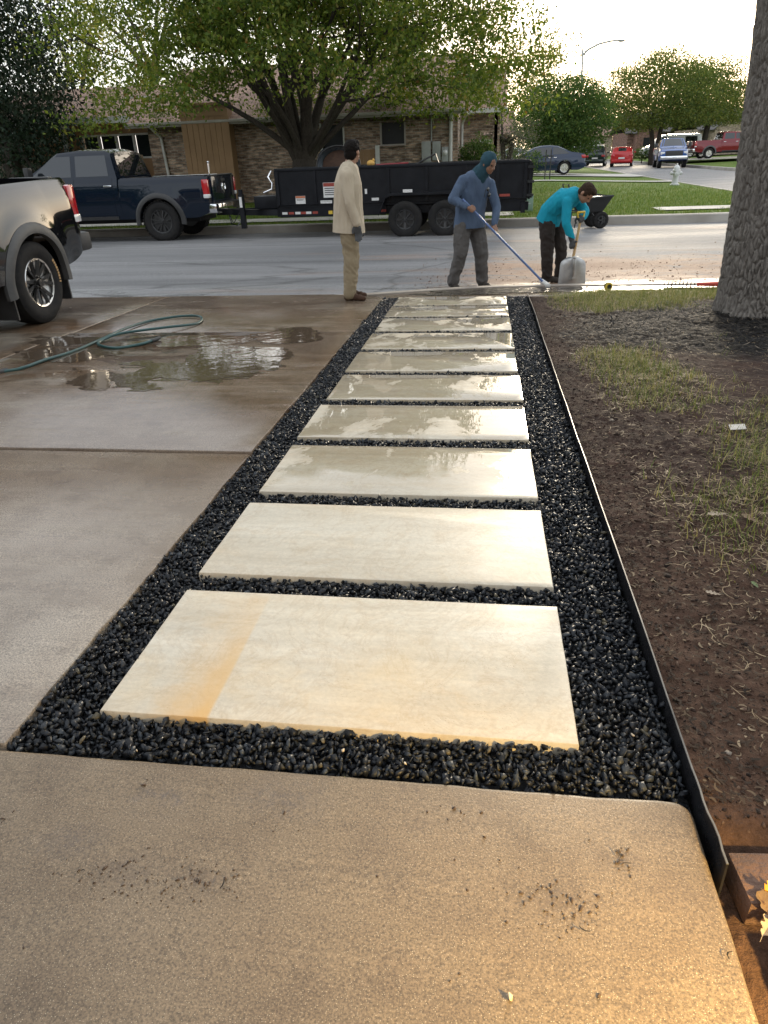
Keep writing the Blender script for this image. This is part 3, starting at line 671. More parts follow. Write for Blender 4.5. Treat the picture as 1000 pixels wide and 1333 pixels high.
# ---- blades, straw, bark chips: long thin strips scattered by the thousand
def blades(pos, length, width, lean, r, seg=3, flat=False):
    """curved tapering strips"""
    n = len(pos); az = r.uniform(0, 2*PI, n); d = np.c_[np.cos(az), np.sin(az), np.zeros(n)]; sd_ = np.c_[-np.sin(az), np.cos(az), np.zeros(n)]
    rows = []; cv = r.normal(0, 0.22, n)
    for i in range(seg+1):
        t = i/seg
        out = lean*length*t**1.6; up = length*t*np.sqrt(np.clip(1-(lean*0.8*t)**2, 0.02, 1))
        if flat: up = 0.008+0.02*length*np.sin(PI*t)+lean*0.1*t*length; out = length*(t-0.5)
        c = pos + d*out[:, None] + sd_*((cv*length*(t-0.5)**2*4) if flat else 0*length)[:, None] + np.array([0, 0, 1.0])*np.broadcast_to(up, (n,))[:, None]
        wdt = width*(1-0.85*t if not flat else 0.6+0.4*np.sin(PI*t))
        rows.append(np.stack([c-sd_*wdt[:, None]/2, c+sd_*wdt[:, None]/2], 1))
    V = np.stack(rows, 1).reshape(n, -1, 3); k = 2*(seg+1)
    f1 = np.array([[2*i, 2*i+1, 2*i+3, 2*i+2] for i in range(seg)])
    return V.reshape(-1, 3), (f1[None]+np.arange(n)[:, None, None]*k).reshape(-1, 4)
M_blade = leafy('grass_blade', [(0.0, (0.075, 0.12, 0.022)), (0.45, (0.15, 0.19, 0.045)), (0.7, (0.27, 0.25, 0.09)), (1.0, (0.44, 0.36, 0.19))], 0.35)
M_straw = leafy('dry_straw', [(0.0, (0.14, 0.09, 0.05)), (0.5, (0.29, 0.21, 0.12)), (1.0, (0.46, 0.36, 0.23))], 0.1)
M_bark = leafy('bark_mulch', [(0.0, (0.006, 0.006, 0.006)), (0.7, (0.018, 0.016, 0.015)), (0.93, (0.05, 0.042, 0.035)), (1.0, (0.20, 0.16, 0.12))], 0.0, 0.75)
cand = np.c_[r.uniform(0.55, 6.5, 420000), 1.4+7.45*r.uniform(0, 1, 420000)]; cand = cand[cand[:, 0] < 0.85+0.36*cand[:, 1]]
keep = grass_mask(cand[:, 0], cand[:, 1]) > r.uniform(0.16, 1.5, len(cand))
P = cand[keep][:60000]; P = np.c_[P, bed_z(P[:, 0], P[:, 1])-0.004]
V, Fc = blades(P, r.uniform(0.025, 0.085, len(P)), r.uniform(0.0022, 0.0048, len(P)), r.uniform(0.25, 1.15, len(P)), r)
o = link('grass', np_mesh('grass', V, Fc), M_blade); tag(o, 'patchy short grass on the soil beside the path', 'grass', kind='stuff')
cand = np.c_[r.uniform(0.6, 5, 160000), 1.3+7.5*r.uniform(0, 1, 160000)]; cand = cand[cand[:, 0] < 0.85+0.36*cand[:, 1]]
keep = (grass_mask(cand[:, 0], cand[:, 1])*0.8+0.09*(cand[:, 0] > 0.70)) > r.uniform(0.03, 1.5, len(cand))
P = cand[keep][:30000]; P = np.c_[P, bed_z(P[:, 0], P[:, 1])]
V, Fc = blades(P, 0.018+0.06*r.uniform(0, 1, len(P))**2.2, r.uniform(0.0014, 0.0032, len(P)), r.uniform(0, 1.6, len(P)), r, flat=True, seg=4)
o = link('straw', np_mesh('straw', V, Fc), M_straw); tag(o, 'dead straw-coloured stems lying on the soil', 'straw', kind='stuff')
P = np.c_[0.54+np.abs(r.normal(0.25, 0.5, 9000)), 1.2+7.4*r.uniform(0, 1, 9000)**1.3]; P = P[P[:, 0] < 0.85+0.36*P[:, 1]]; P = np.c_[P, bed_z(P[:, 0], P[:, 1])]
V, Fc = blades(P, r.uniform(0.006, 0.028, len(P)), r.uniform(0.002, 0.008, len(P)), r.uniform(0, 2.5, len(P)), r, flat=True)
o = link('leaf_litter', np_mesh('leaf_litter', V, Fc), leafy('litter', [(0.0, (0.02, 0.014, 0.010)), (0.6, (0.055, 0.036, 0.024)), (0.9, (0.13, 0.09, 0.055)), (1.0, (0.30, 0.23, 0.15))], 0.1, 0.85)); tag(o, 'fine brown leaf litter strewn over the soil', 'leaf litter', kind='stuff')
cand = np.c_[r.uniform(0.6, 5.2, 60000), r.uniform(4.3, 8.4, 60000)]
cand = cand[cand[:, 0] < 0.85+0.36*cand[:, 1]]; keep = mulch_mask(cand[:, 0], cand[:, 1]) > r.uniform(0.1, 0.8, len(cand))
P = cand[keep][:22000]; P = np.c_[P, bed_z(P[:, 0], P[:, 1])]
V, Fc = blades(P, r.uniform(0.015, 0.07, len(P)), r.uniform(0.004, 0.014, len(P)), r.uniform(0, 3.0, len(P)), r, flat=True)
o = link('bark_mulch', np_mesh('bark_mulch', V, Fc), M_bark); tag(o, 'dark decayed bark chips around the foot of the big tree', 'mulch', kind='stuff')

# lawn blades across the road (what shows as texture at that distance)
M_lblade = leafy('lawn_blade', [(0.0, (0.065, 0.12, 0.018)), (0.6, (0.13, 0.20, 0.03)), (0.9, (0.20, 0.25, 0.06)), (1.0, (0.27, 0.24, 0.09))], 0.35)
cand = np.c_[r.uniform(-13, 8.1, 90000), 18.85+np.abs(r.normal(0, 6.5, 90000))]
ok = ~((cand[:, 1] > 19.42) & (cand[:, 1] < 20.7) & (cand[:, 0] < 7.1) & (fbm(cand[:, 0]*1.2, cand[:, 1], oct=3, s=6) < np.where((cand[:, 0] > 0.6) & (cand[:, 0] < 4.4), -0.9, 0.22)))
ok &= (cand[:, 0] < 4.9) | ((cand[:, 1] > 21.8) | (np.hypot(cand[:, 0]-5.2, cand[:, 1]-21.8) < 2.9))
ok &= (cand[:, 1] < 25.3) | (cand[:, 0] > 0.3)
P = cand[ok]; P = np.c_[P, lawn_z(P[:, 0], P[:, 1])-0.005]
V, Fc = blades(P, r.uniform(0.04, 0.10, len(P)), r.uniform(0.008, 0.016, len(P)), r.uniform(0.2, 1.1, len(P)), r, seg=2)
o = link('lawn_grass', np_mesh('lawn_grass', V, Fc), M_lblade); tag(o, 'green mown grass on the lawn across the street', 'grass', kind='stuff')

# ================================================================== trees
def bark_mat(name, dark, light, sc=1.0):
    n = NT(name); v = n.P('Object')
    a = n.voro(n.mapping(v, (1, 1, 0.28)), 26*sc, 'DISTANCE_TO_EDGE'); f = n.noise(n.mapping(v, (1, 1, 0.4)), 60*sc, 5, 0.7); g = n.noise(v, 3, 4)
    c = n.mix(n.ramp(f, [(0.3, 0.0), (0.7, 1.0)]), dark, light); c = n.mix(n.math('MULTIPLY', n.ramp(g, [(0.4, 0.0), (0.7, 1.0)]), 0.5), c, dark)
    n.col(c); n.rough(0.9); n.b.inputs['Specular IOR Level'].default_value = 0.2
    n.norm(n.bump(f, 0.8, 0.02)); return n.m
M_barkN = bark_mat('tree_bark', (0.12, 0.108, 0.096), (0.28, 0.255, 0.225))
M_barkF = bark_mat('tree_bark_dark', (0.030, 0.025, 0.021), (0.085, 0.070, 0.055), 0.5)
def leaf_cloud(centres, spread, n, size, r, droop=0.0, aspect=0.55):
    """n leaves around the given twig ends; each leaf two folded quads"""
    C = np.asarray(centres); k = r.integers(0, len(C), n); p = C[k]+r.normal(0, 1, (n, 3))*np.asarray(spread)
    s = size*r.uniform(0.6, 1.3, n); R = rand_rot(n, r)
    base = np.array([[0, -0.5, 0], [aspect*0.5, -0.05, 0.10], [0, 0.55, 0.02], [-aspect*0.5, -0.05, 0.10]])
    V = np.einsum('nij,vj->nvi', R, base)*s[:, None, None]+p[:, None, :]
    Fc = np.array([[0, 1, 2, 3]])[None]+np.arange(n)[:, None, None]*4
    return V.reshape(-1, 3), Fc.reshape(-1, 4)
def grow(base, r, trunk_h, trunk_r, n_main, spread, height, levels=3, up=0.5, bend=0.25, first=0.75):
    """returns MB of wood and list of twig ends"""
    mb = MB(); ends = []
    def limb(p, d, L, rad, lev):
        pts, rads = [p.copy()], [rad]; n = 5
        for i in range(n):
            d = (d + Vector(r.normal(0, bend*0.35, 3)) + Vector((0, 0, up*0.06))).normalized(); p = p + d*(L/n); pts.append(p.copy()); rads.append(rad*(1-0.6*(i+1)/n))
        mb.tube(pts, rads, 8 if lev < 2 else 5)
        if lev >= levels: ends.extend([pts[-1], pts[-2], pts[-3]]); return
        kids = 3 if lev < 2 else 3
        for j in range(kids):
            t = 2+(j+1)*3//kids if kids > 1 else 4; t = min(t, n)
            q = Vector(r.normal(0, 1, 3)); q = (q - d*q.dot(d)).normalized(); nd = (d*0.75 + q*r.uniform(0.45, 0.95) + Vector((0, 0, up*0.15))).normalized()
            limb(pts[t], nd, L*r.uniform(0.55, 0.8), rads[t]*0.72, lev+1)
        ends.append(pts[-1])
    base = Vector(base)
    return mb, ends, limb
# ---- the oak in front of the brick house: a cluster of stems fanning out of one foot
def wide_tree(name, label, base, trunk_h, trunk_r, dirs, L, r, leaf_n, leaf_s, spread, M_leaf, cat='tree', levels=3, shape=None, wood=M_barkF, up=0.5, group=None):
    t = thing(name, label, cat, base, 0, group)
    mb, ends, limb = grow((0, 0, 0), r, trunk_h, trunk_r, 0, 0, 0, levels=levels, up=up)
    pts = [Vector((0.02*math.sin(i*1.7), 0.02*math.cos(i), trunk_h*(i-0.5)/5)) for i in range(6)]
    mb.tube(pts, [trunk_r*f for f in (1.35, 1.08, 0.98, 0.95, 0.98, 0.9)], 14)
    for (az, el, ln, rr, h0) in dirs:
        d = Vector((math.cos(az)*math.cos(el), math.sin(az)*math.cos(el), math.sin(el)))
        limb(Vector((math.cos(az)*trunk_r*0.3, math.sin(az)*trunk_r*0.3, trunk_h*h0)), d, L*ln, trunk_r*rr, 1)
    mb.build('trunk', wood, t, 60)
    E_ = np.array([e[:] for e in ends])
    if shape is not None: E_ = shape(E_, r)
    V, Fc = leaf_cloud(E_, spread, leaf_n, leaf_s, r)
    link('crown', np_mesh('crown', V, Fc), M_leaf, t)
    return t
M_leafO = leafy('oak_leaf', [(0.0, (0.05, 0.09, 0.016)), (0.5, (0.11, 0.16, 0.028)), (0.85, (0.19, 0.225, 0.045)), (0.97, (0.20, 0.18, 0.05)), (1.0, (0.20, 0.09, 0.03))], 0.52)
r = np.random.default_rng(21)
dirs = []
for k in range(9):
    az = 2*PI*k/9+r.uniform(-.2, .2); low = k % 3 == 0
    dirs.append((az, r.uniform(0.95, 1.1) if low else r.uniform(1.1, 1.42), 1.1 if low else 1.05, 0.38 if low else 0.42, r.uniform(0.75, 1.0)))
dirs += [(PI*0.98, 0.70, 1.5, 0.24, 0.95), (PI*1.08, 0.95, 1.4, 0.26, 0.95), (0.0, 0.70, 1.5, 0.22, 0.95), (-0.2, 0.95, 1.4, 0.26, 0.95), (PI*1.5, 0.75, 1.2, 0.22, 0.95), (PI*1.35, 0.7, 1.3, 0.22, 0.95), (PI*1.7, 0.7, 1.3, 0.22, 0.95)]
OAK = (-5.25, 22.2, -0.10)
def oak_shape(E_, r):
    # crown: a broad dome; keep twigs inside it and add filler twigs so the dome is full but ragged
    n = 3400; u = r.uniform(-1, 1, n); a = r.uniform(0, 2*PI, n); rad = r.uniform(0.35, 1, n)**0.45
    q = np.c_[np.sqrt(1-u*u)*np.cos(a)*6.9, np.sqrt(1-u*u)*np.sin(a)*5.2, np.abs(u)*8.0]*rad[:, None] + np.array([0.1, 0, 2.75])
    q[:, 2] -= 0.5*np.clip(np.hypot(q[:, 0], q[:, 1])/6.5, 0, 1)**2
    dens = fbm(q[:, 0]*0.55, q[:, 1]*0.55, q[:, 2]*0.8, oct=3, s=4)
    q = q[(dens > -0.05) | (q[:, 2] > 5)]; thin = (q[:, 0] < -2.2) & (r.uniform(0, 1, len(q)) < np.where(q[:, 2] < 5.2, 0.72, 0.62)); q = q[~thin]; q = q[~((q[:, 0] > 3.6) & (r.uniform(0, 1, len(q)) < 0.5))]
    E_ = E_[E_[:, 2] > 2.0]; E_ = E_[(E_[:, 0] > -2.8) | (r.uniform(0, 1, len(E_)) < 0.35)]; return np.concatenate([E_, q])
wide_tree('oak_tree', 'broad oak with many dark stems in front of the brick house', OAK, 1.5, 0.42, dirs, 2.7, r, 170000, 0.108, (0.24, 0.24, 0.15), M_leafO, shape=oak_shape)

# ---- big trunk at the right edge, with furrowed bark in relief and a crown overhead
def near_trunk():
    t = thing('shade_tree', 'thick furrowed grey tree trunk rising at the right edge', 'tree', (TREE_X, TREE_Y, SL(TREE_Y)))
    nu, nz = 420, 560; zz = np.concatenate([np.linspace(-0.1, 3.2, nz-40), np.linspace(3.25, 4.6, 40)]); a = np.linspace(0, 2*PI, nu, endpoint=False)
    A, Z = np.meshgrid(a, zz, indexing='ij')
    R = 0.365 + 0.06*np.exp(-np.clip(Z, 0, 9)/0.13)*(1+0.5*np.sin(A*5+0.7)) - 0.012*Z
    R += 0.02*fbm(np.cos(A)*2+5, np.sin(A)*2, Z*1.2, oct=3, s=2)
    # interlacing ridges: F2-F1 of stretched cells on the unrolled cylinder
    U = A*0.37/0.030 ; W = Z/0.115; U = U + 2.6*fbm(np.cos(A)*4, np.sin(A)*4, Z*5, oct=3, s=9); W = W + 1.6*fbm(np.cos(A)*5+3, np.sin(A)*5, Z*3, oct=2, s=19); nU = int(round(2*PI*0.37/0.030))
    f1 = np.full(U.shape, 9.0); f2 = f1.copy(); iu, iw = np.floor(U).astype(int), np.floor(W).astype(int)
    for du in (-1, 0, 1):
        for dw in (-1, 0, 1):
            cu, cw = iu+du, iw+dw; m_ = np.mod(cu, nU)
            px = cu+_hash(m_, cw, cw*0, 3); pw = cw+_hash(m_, cw, cw*0, 4); d = np.hypot(U-px, W-pw)
            f2 = np.minimum(f2, np.maximum(f1, d)); f1 = np.minimum(f1, d)
    ridge = np.clip((f2-f1)/0.42, 0, 1)
    fur = np.abs(fbm(np.cos(A)*6.5, np.sin(A)*6.5, Z*1.5, oct=3, s=41)); R += -0.030*np.clip(1-fur/0.05, 0, 1)*(0.4+0.6*ridge)
    R += 0.026*(0.55+1.3*np.clip(fbm(np.cos(A)*3, np.sin(A)*3, Z*2.5, oct=2, s=45)+0.4, 0, 1))*(ridge**0.6-0.6) + 0.010*fbm(np.cos(A)*12, np.sin(A)*12, Z*14, oct=3, s=7)
    cx = -0.048*Z - 0.012*Z**2*0.3; V = np.stack([R*np.cos(A)+cx, R*np.sin(A), Z], -1).reshape(-1, 3)
    me = np_mesh('trunk', V, grid_faces(nu, len(zz), True), True)
    link('trunk', me, M_barkN, t)
    rr = np.random.default_rng(5); mb, ends, limb = grow((0, 0, 0), rr, 0, 0, 0, 0, 0, levels=3, up=0.5)
    for k in range(6): az = 2*PI*k/6+0.4; limb(Vector((-0.30, 0, 4.3)), Vector((math.cos(az)*0.8, math.sin(az)*0.8, rr.uniform(0.5, 1.1))).normalized(), 2.2, 0.20, 1)
    mb.build('limbs', M_barkF, t, 60)
    E_ = np.array([e[:] for e in ends]); E_ = E_[E_[:, 2] > 4.2]
    V, Fc = leaf_cloud(E_, (0.35, 0.35, 0.25), 9000, 0.13, rr); link('crown', np_mesh('crown', V, Fc), M_leafO, t)
near_trunk()
# ================================================================== shared materials
M_glass = mat('car_glass', (0.010, 0.013, 0.016), 0.02, spec=0.85)
M_tyre = mat('tyre_rubber', (0.012, 0.012, 0.013), 0.75, c2=(0.024, 0.022, 0.020), scale=14, bump=0.2, bscale=60, spec=0.2)
M_trim = mat('black_trim', (0.022, 0.022, 0.023), 0.5, c2=(0.035, 0.034, 0.033), scale=9, bump=0.1, bscale=120)
M_flare = mat('flare_plastic', (0.050, 0.050, 0.050), 0.48, c2=(0.075, 0.073, 0.07), scale=9, bump=0.12, bscale=160)
M_chrome = mat('chrome', (0.80, 0.80, 0.82), 0.08, metal=1.0, c2=(0.68, 0.68, 0.70), scale=12)
M_alloy = mat('alloy_rim', (0.62, 0.61, 0.59), 0.25, metal=1.0, c2=(0.50, 0.49, 0.47), scale=14)
M_alloyd = mat('dark_rim', (0.02, 0.02, 0.021), 0.3, c2=(0.03, 0.03, 0.03), scale=14)
M_redl = mat('red_lens', (0.50, 0.012, 0.018), 0.12, c2=(0.34, 0.006, 0.012), scale=30, coat=1)
M_whl = mat('clear_lens', (0.72, 0.70, 0.68), 0.15, c2=(0.6, 0.6, 0.6), scale=20, coat=1)
M_under = mat('underbody', (0.012, 0.012, 0.012), 0.8)
# ================================================================== brick house across the street
def brick_mat(name, c1, c2, mortar, sc=1.0):
    n = NT(name); v = n.P('World'); s = n.sep(v); cb = n.n('ShaderNodeCombineXYZ')
    n.l(n.math('ADD', s[0], s[1]), cb.inputs[0]); n.l(s[2], cb.inputs[1])
    wob = n.noise(v, 3.0, 3); add = n.n('ShaderNodeVectorMath', operation='ADD'); n.l(cb.outputs[0], add.inputs[0]); sc2 = n.n('ShaderNodeCombineXYZ'); n.l(n.math('MULTIPLY', wob, 0.03), sc2.inputs[1]); n.l(sc2.outputs[0], add.inputs[1])
    b = n.n('ShaderNodeTexBrick'); n.l(add.outputs[0], b.inputs['Vector']); b.inputs['Scale'].default_value = 1.0
    b.inputs['Brick Width'].default_value = 0.24*sc; b.inputs['Row Height'].default_value = 0.085*sc; b.inputs['Mortar Size'].default_value = 0.012*sc; b.inputs['Mortar Smooth'].default_value = 0.3
    b.inputs['Bias'].default_value = 0.0
    b.inputs['Color1'].default_value = rgb(c1); b.inputs['Color2'].default_value = rgb(c2); b.inputs['Mortar'].default_value = rgb(mortar); b.offset = 0.5; b.squash = 1.0
    big = n.noise(n.mapping(v, (1, 1, 3)), 1.3, 4); f = n.noise(v, 30, 4)
    c = n.mix(1.0, b.outputs['Color'], n.ramp(n.noise(n.mapping(v, (2.2, 2.2, 9)), 1.7, 2), [(0.35, 0.45), (0.65, 1.35)]), 'MULTIPLY'); c = n.mix(1.0, c, n.ramp(f, [(0.3, 0.75), (0.7, 1.2)]), 'MULTIPLY')
    n.col(c); n.rough(0.88); n.norm(n.bump(n.math('SUBTRACT', f, n.math('MULTIPLY', b.outputs['Fac'], 1.4)), 0.8, 0.02)); return n.m
M_brick = brick_mat('house_brick', (0.50, 0.355, 0.255), (0.235, 0.155, 0.115), (0.38, 0.33, 0.27))
M_side = mat('brown_siding', (0.33, 0.20, 0.105), 0.75, c2=(0.27, 0.16, 0.082), scale=2.5, bump=0.15, bscale=30)
M_white = mat('white_trim', (0.66, 0.65, 0.62), 0.55, c2=(0.52, 0.51, 0.48), scale=3)
M_fasc = mat('tan_fascia', (0.40, 0.37, 0.33), 0.6, c2=(0.30, 0.27, 0.23), scale=3)
M_pane = mat('house_glass', (0.012, 0.015, 0.018), 0.05, c2=(0.018, 0.022, 0.024), scale=2)
M_screen = mat('dark_screen', (0.010, 0.011, 0.014), 0.45, c2=(0.016, 0.017, 0.02), scale=5)
M_util = mat('utility_grey', (0.42, 0.43, 0.42), 0.5, c2=(0.33, 0.34, 0.33), scale=6)
M_wfence = mat('cedar_board', (0.24, 0.165, 0.105), 0.85, c2=(0.15, 0.105, 0.07), scale=6, bump=0.3, bscale=40)
M_gfence = mat('grey_board', (0.27, 0.225, 0.175), 0.85, c2=(0.17, 0.14, 0.11), scale=6, bump=0.3, bscale=40)
def roof_mat(name, a, b):
    n = NT(name); v = n.P('World'); s = n.sep(v); cb = n.n('ShaderNodeCombineXYZ'); n.l(s[0], cb.inputs[0]); n.l(n.math('MULTIPLY', s[1], 1.15), cb.inputs[1])
    br = n.n('ShaderNodeTexBrick'); n.l(cb.outputs[0], br.inputs['Vector']); br.inputs['Scale'].default_value = 1; br.inputs['Brick Width'].default_value = 0.30; br.inputs['Row Height'].default_value = 0.145; br.inputs['Mortar Size'].default_value = 0.012
    br.inputs['Color1'].default_value = rgb(a); br.inputs['Color2'].default_value = rgb(b); br.inputs['Mortar'].default_value = rgb(tuple(x*0.45 for x in b))
    n.col(n.mix(1.0, br.outputs['Color'], n.ramp(n.noise(v, 1.5, 5), [(0.3, 0.7), (0.7, 1.25)]), 'MULTIPLY')); n.rough(0.9); n.norm(n.bump(n.math('SUBTRACT', n.noise(v, 40, 3), br.outputs['Fac']), 0.6, 0.02)); return n.m
M_roof = roof_mat('brown_shingle', (0.40, 0.26, 0.19), (0.27, 0.17, 0.13)); M_roofg = roof_mat('grey_shingle', (0.15, 0.135, 0.13), (0.10, 0.092, 0.09))
def wall_holes(x0, x1, z0, z1, y, th, holes, m, parent, name='wall'):
    xs = sorted({x0, x1, *[h[0] for h in holes], *[h[1] for h in holes]}); zs = sorted({z0, z1, *[h[2] for h in holes], *[h[3] for h in holes]}); mb = MB()
    for a, b in zip(xs, xs[1:]):
        for c, d in zip(zs, zs[1:]):
            if not any(h[0] <= a and b <= h[1] and h[2] <= c and d <= h[3] for h in holes): mb.box(((a+b)/2, y+th/2, (c+d)/2), (b-a, th, d-c))
    return mb.build(name, m, parent)
def quad_slab(P, th, name, m, parent):
    """thin slab from 4 points (roof plane)"""
    P = [Vector(p) for p in P]; n = (P[1]-P[0]).cross(P[2]-P[0]).normalized(); n = n if n.z > 0 else -n
    V = [p for p in P]+[p-n*th for p in P]; return MB().add(V, [(0, 1, 2, 3), (7, 6, 5, 4), (0, 4, 5, 1), (1, 5, 6, 2), (2, 6, 7, 3), (3, 7, 4, 0)]).build(name, m, parent)
hs = thing('brick_house', 'single-storey mottled brick house with brown shingle roof behind the oak', 'house', (0, 0, 0))
HY = 26.0
wall_holes(-11.6, -1.15, -0.15, 2.52, HY, 0.25, [(-3.55, -2.70, 1.56, 2.40), (-5.55, -4.75, -0.1, 2.32)], M_brick, hs)
MB().box((-1.15+0.02, HY+2.4, 1.18), (0.25, 4.2, 2.66)).build('wall', M_brick, hs)
wall_holes(-1.0, 0.32, -0.15, 2.62, 29.0, 0.25, [(-0.3, 0.15, 1.55, 1.9)], M_brick, hs); MB().box((0.30, 31.5, 1.2), (0.2, 5, 2.7)).build('wall', M_brick, hs)
MB().box((-6.4, HY-0.012, 2.36), (10.35, 0.03, 0.24)).build('soldier_course', brick_mat('soldier_brick', (0.27, 0.18, 0.13), (0.15, 0.10, 0.08), (0.3, 0.26, 0.21), 1.0), hs)
# dark screened window with frame and sill
wn = MB().box((-3.125, HY+0.09, 1.98), (0.76, 0.02, 0.76)).build('window', M_screen, hs)
fm = MB()
for c, d in (((-3.125, HY+0.03, 2.375), (0.85, 0.10, 0.05)), ((-3.125, HY+0.03, 1.585), (0.85, 0.10, 0.05)), ((-3.525, HY+0.03, 1.98), (0.05, 0.10, 0.74)), ((-2.725, HY+0.03, 1.98), (0.05, 0.10, 0.74))): fm.box(c, d)
fm.build('frame', M_fasc, wn); MB().box((-3.125, HY-0.04, 1.545), (0.98, 0.16, 0.03)).build('sill', M_brick, wn)
# dark porch doorway
dr = MB().box((-5.15, HY+0.16, 1.1), (0.78, 0.04, 2.38)).build('door', M_screen, hs); MB().box((-5.535, HY-0.03, 1.1), (0.05, 0.14, 2.40)).box((-4.765, HY-0.03, 1.1), (0.04, 0.14, 2.40)).build('frame', M_white, dr); MB().blob((-4.88, HY+0.11, 1.0), 0.03).build('handle', M_chrome, dr)
# brown board-sided chimney chase
ch = MB().box((-9.31, 25.66, 1.42), (1.58, 0.66, 3.06)).build('chimney_chase', M_side, hs)
for k in range(8): MB().box((-10.0+k*0.197, 25.322, 1.40), (0.183, 0.022, 3.0)).build('board', M_side, ch)
MB().box((-9.31, 25.62, 2.98), (1.70, 0.80, 0.07)).build('cap', M_side, ch); MB().box((-9.31, 25.310, 2.70), (1.62, 0.03, 0.14)).build('band', M_side, ch)
MB().box((-8.50, 25.36, 1.40), (0.09, 0.12, 3.02)).build('corner_board', M_side, ch)
# roof planes, fascia, gutters, vents
rf = quad_slab([(-12.1, 25.42, 2.50), (-0.75, 25.42, 2.50), (-0.75, 31.0, 4.55), (-12.1, 31.0, 4.55)], 0.09, 'roof', M_roof, hs)
quad_slab([(-12.1, 36.5, 2.50), (-0.75, 36.5, 2.50), (-0.75, 31.0, 4.56), (-12.1, 31.0, 4.56)], 0.09, 'roof', M_roof, hs)
quad_slab([(-0.74, 28.4, 2.60), (0.62, 28.4, 2.60), (0.62, 32.6, 4.16), (-0.74, 32.6, 4.16)], 0.09, 'roof', M_roof, hs)
MB().box((-6.4, 25.40, 2.455), (11.4, 0.05, 0.15)).build('fascia', M_fasc, hs); MB().box((-6.4, 25.335, 2.48), (11.45, 0.09, 0.085), bev=0.02).build('gutter', M_fasc, hs, 40)
MB().box((-0.06, 28.36, 2.56), (1.45, 0.12, 0.14)).build('gutter', M_white, hs)
MB().add([(-1.03, HY+0.2, 2.5), (-1.03, 36.3, 2.5), (-1.03, 31, 4.46), (-1.10, HY+0.2, 2.5), (-1.10, 36.3, 2.5), (-1.10, 31, 4.46)], [(0, 1, 2), (5, 4, 3), (0, 3, 4, 1), (1, 4, 5, 2), (2, 5, 3, 0)]).build('gable', M_brick, hs)
for x, y in ((-4.3, 27.1), (-6.5, 28.5)):
    z = 2.5+(y-25.42)*0.367; v_ = MB().tube([(x, y, z-0.1), (x, y, z+0.28)], 0.05, 10).lathe([(0.11, 0), (0.05, 0.07)], 12, Matrix.Translation((x, y, z))).build('vent_pipe', M_util, rf, 40)
quad_slab([(-11.9, 25.36, 3.25), (-11.0, 25.36, 3.25), (-11.0, 25.4, 3.3), (-11.9, 25.4, 3.3)], 0.02, 'drip_edge', M_fasc, hs)
def spout(pts, m, r_=0.04): return MB().tube(pts, r_, 8).build('downspout', m, hs, 40)
spout([(-1.18, 25.36, 2.46), (-1.18, 25.5, 2.36), (-1.22, 25.93, 2.2), (-1.22, 25.93, -0.1)], M_white, 0.055)
spout([(-0.72, 28.3, 2.5), (-0.85, 28.6, 2.4), (-0.95, 28.9, 2.2), (-0.95, 28.9, 0)], M_white, 0.05); spout([(-11.25, 25.35, 2.44), (-11.2, 25.6, 2.3), (-11.12, 25.92, 2.1), (-11.0, 25.92, -0.1)], M_white, 0.05)
for x, z, w_, h_ in ((-2.02, 1.36, 0.30, 0.58), (-1.68, 1.36, 0.27, 0.56), (-1.98, 0.92, 0.26, 0.28)): MB().box((x, HY-0.06, z), (w_, 0.12, h_), bev=0.012).build('meter_cabinet', M_util, hs, 30)
mt = MB().box((-1.40, HY-0.05, 1.22), (0.22, 0.10, 0.50), bev=0.01).build('electric_meter', M_util, hs, 30); MB().lathe([(0.085, 0), (0.085, 0.08), (0.05, 0.11), (0.001, 0.115)], 16, Matrix.Translation((-1.40, HY-0.10, 1.30)) @ Matrix.Rotation(PI/2, 4, 'X')).build('dial', M_whl, mt, 40)
MB().box((-1.38, HY-0.05, 0.84), (0.20, 0.10, 0.20)).build('meter_cabinet', M_util, hs); MB().tube([(-1.85, HY-0.03, 1.64), (-1.85, HY-0.03, 2.45)], 0.022, 8).build('conduit', M_util, hs, 40)
# board screen by the door with a white post
sc_ = thing('privacy_screen', 'brown board screen with white post below the dark window', 'screen', (-4.2, 25.3, -0.08))
for k in range(9): MB().box((-0.52+k*0.125, 0, 0.80), (0.118, 0.025, 1.50)).build('board', M_side, sc_)
MB().box((0.0, 0.03, 1.50), (1.2, 0.04, 0.08)).build('rail', M_side, sc_); MB().box((0.0, 0.03, 0.3), (1.2, 0.04, 0.08)).build('rail', M_side, sc_); MB().box((0.64, 0, 0.83), (0.13, 0.10, 1.66)).build('post', M_white, sc_)
# left wing: window band under a pale fascia, carport post
lw = thing('house_wing', 'low left wing of the brick house with a band of white-framed windows', 'house', (0, 0, 0))
wall_holes(-18.5, -11.62, -0.15, 2.75, 27.0, 0.2, [(-14.6, -11.95, 1.50, 2.30)], M_side, lw)
for k in range(4):
    x = -14.6+0.6625*(k+0.5); p_ = MB().box((x, 27.12, 1.90), (0.58, 0.02, 0.74)).build('window', M_pane, lw)
    f_ = MB()
    for c, d in (((x, 27.02, 2.275), (0.6625, 0.08, 0.06)), ((x, 27.02, 1.525), (0.6625, 0.08, 0.06)), ((x-0.31, 27.02, 1.9), (0.05, 0.08, 0.70)), ((x+0.31, 27.02, 1.9), (0.05, 0.08, 0.70))): f_.box(c, d)
    f_.build('frame', M_white, p_)
quad_slab([(-19, 26.0, 2.78), (-12.15, 26.0, 2.78), (-12.15, 31, 4.1), (-19, 31, 4.1)], 0.08, 'roof', M_roof, lw); MB().box((-15.6, 25.97, 2.70), (6.9, 0.05, 0.20)).build('fascia', M_white, lw)
for x in (-14.75, -16.6): MB().box((x, 26.1, 1.25), (0.13, 0.13, 2.75)).build('post', M_white, lw)
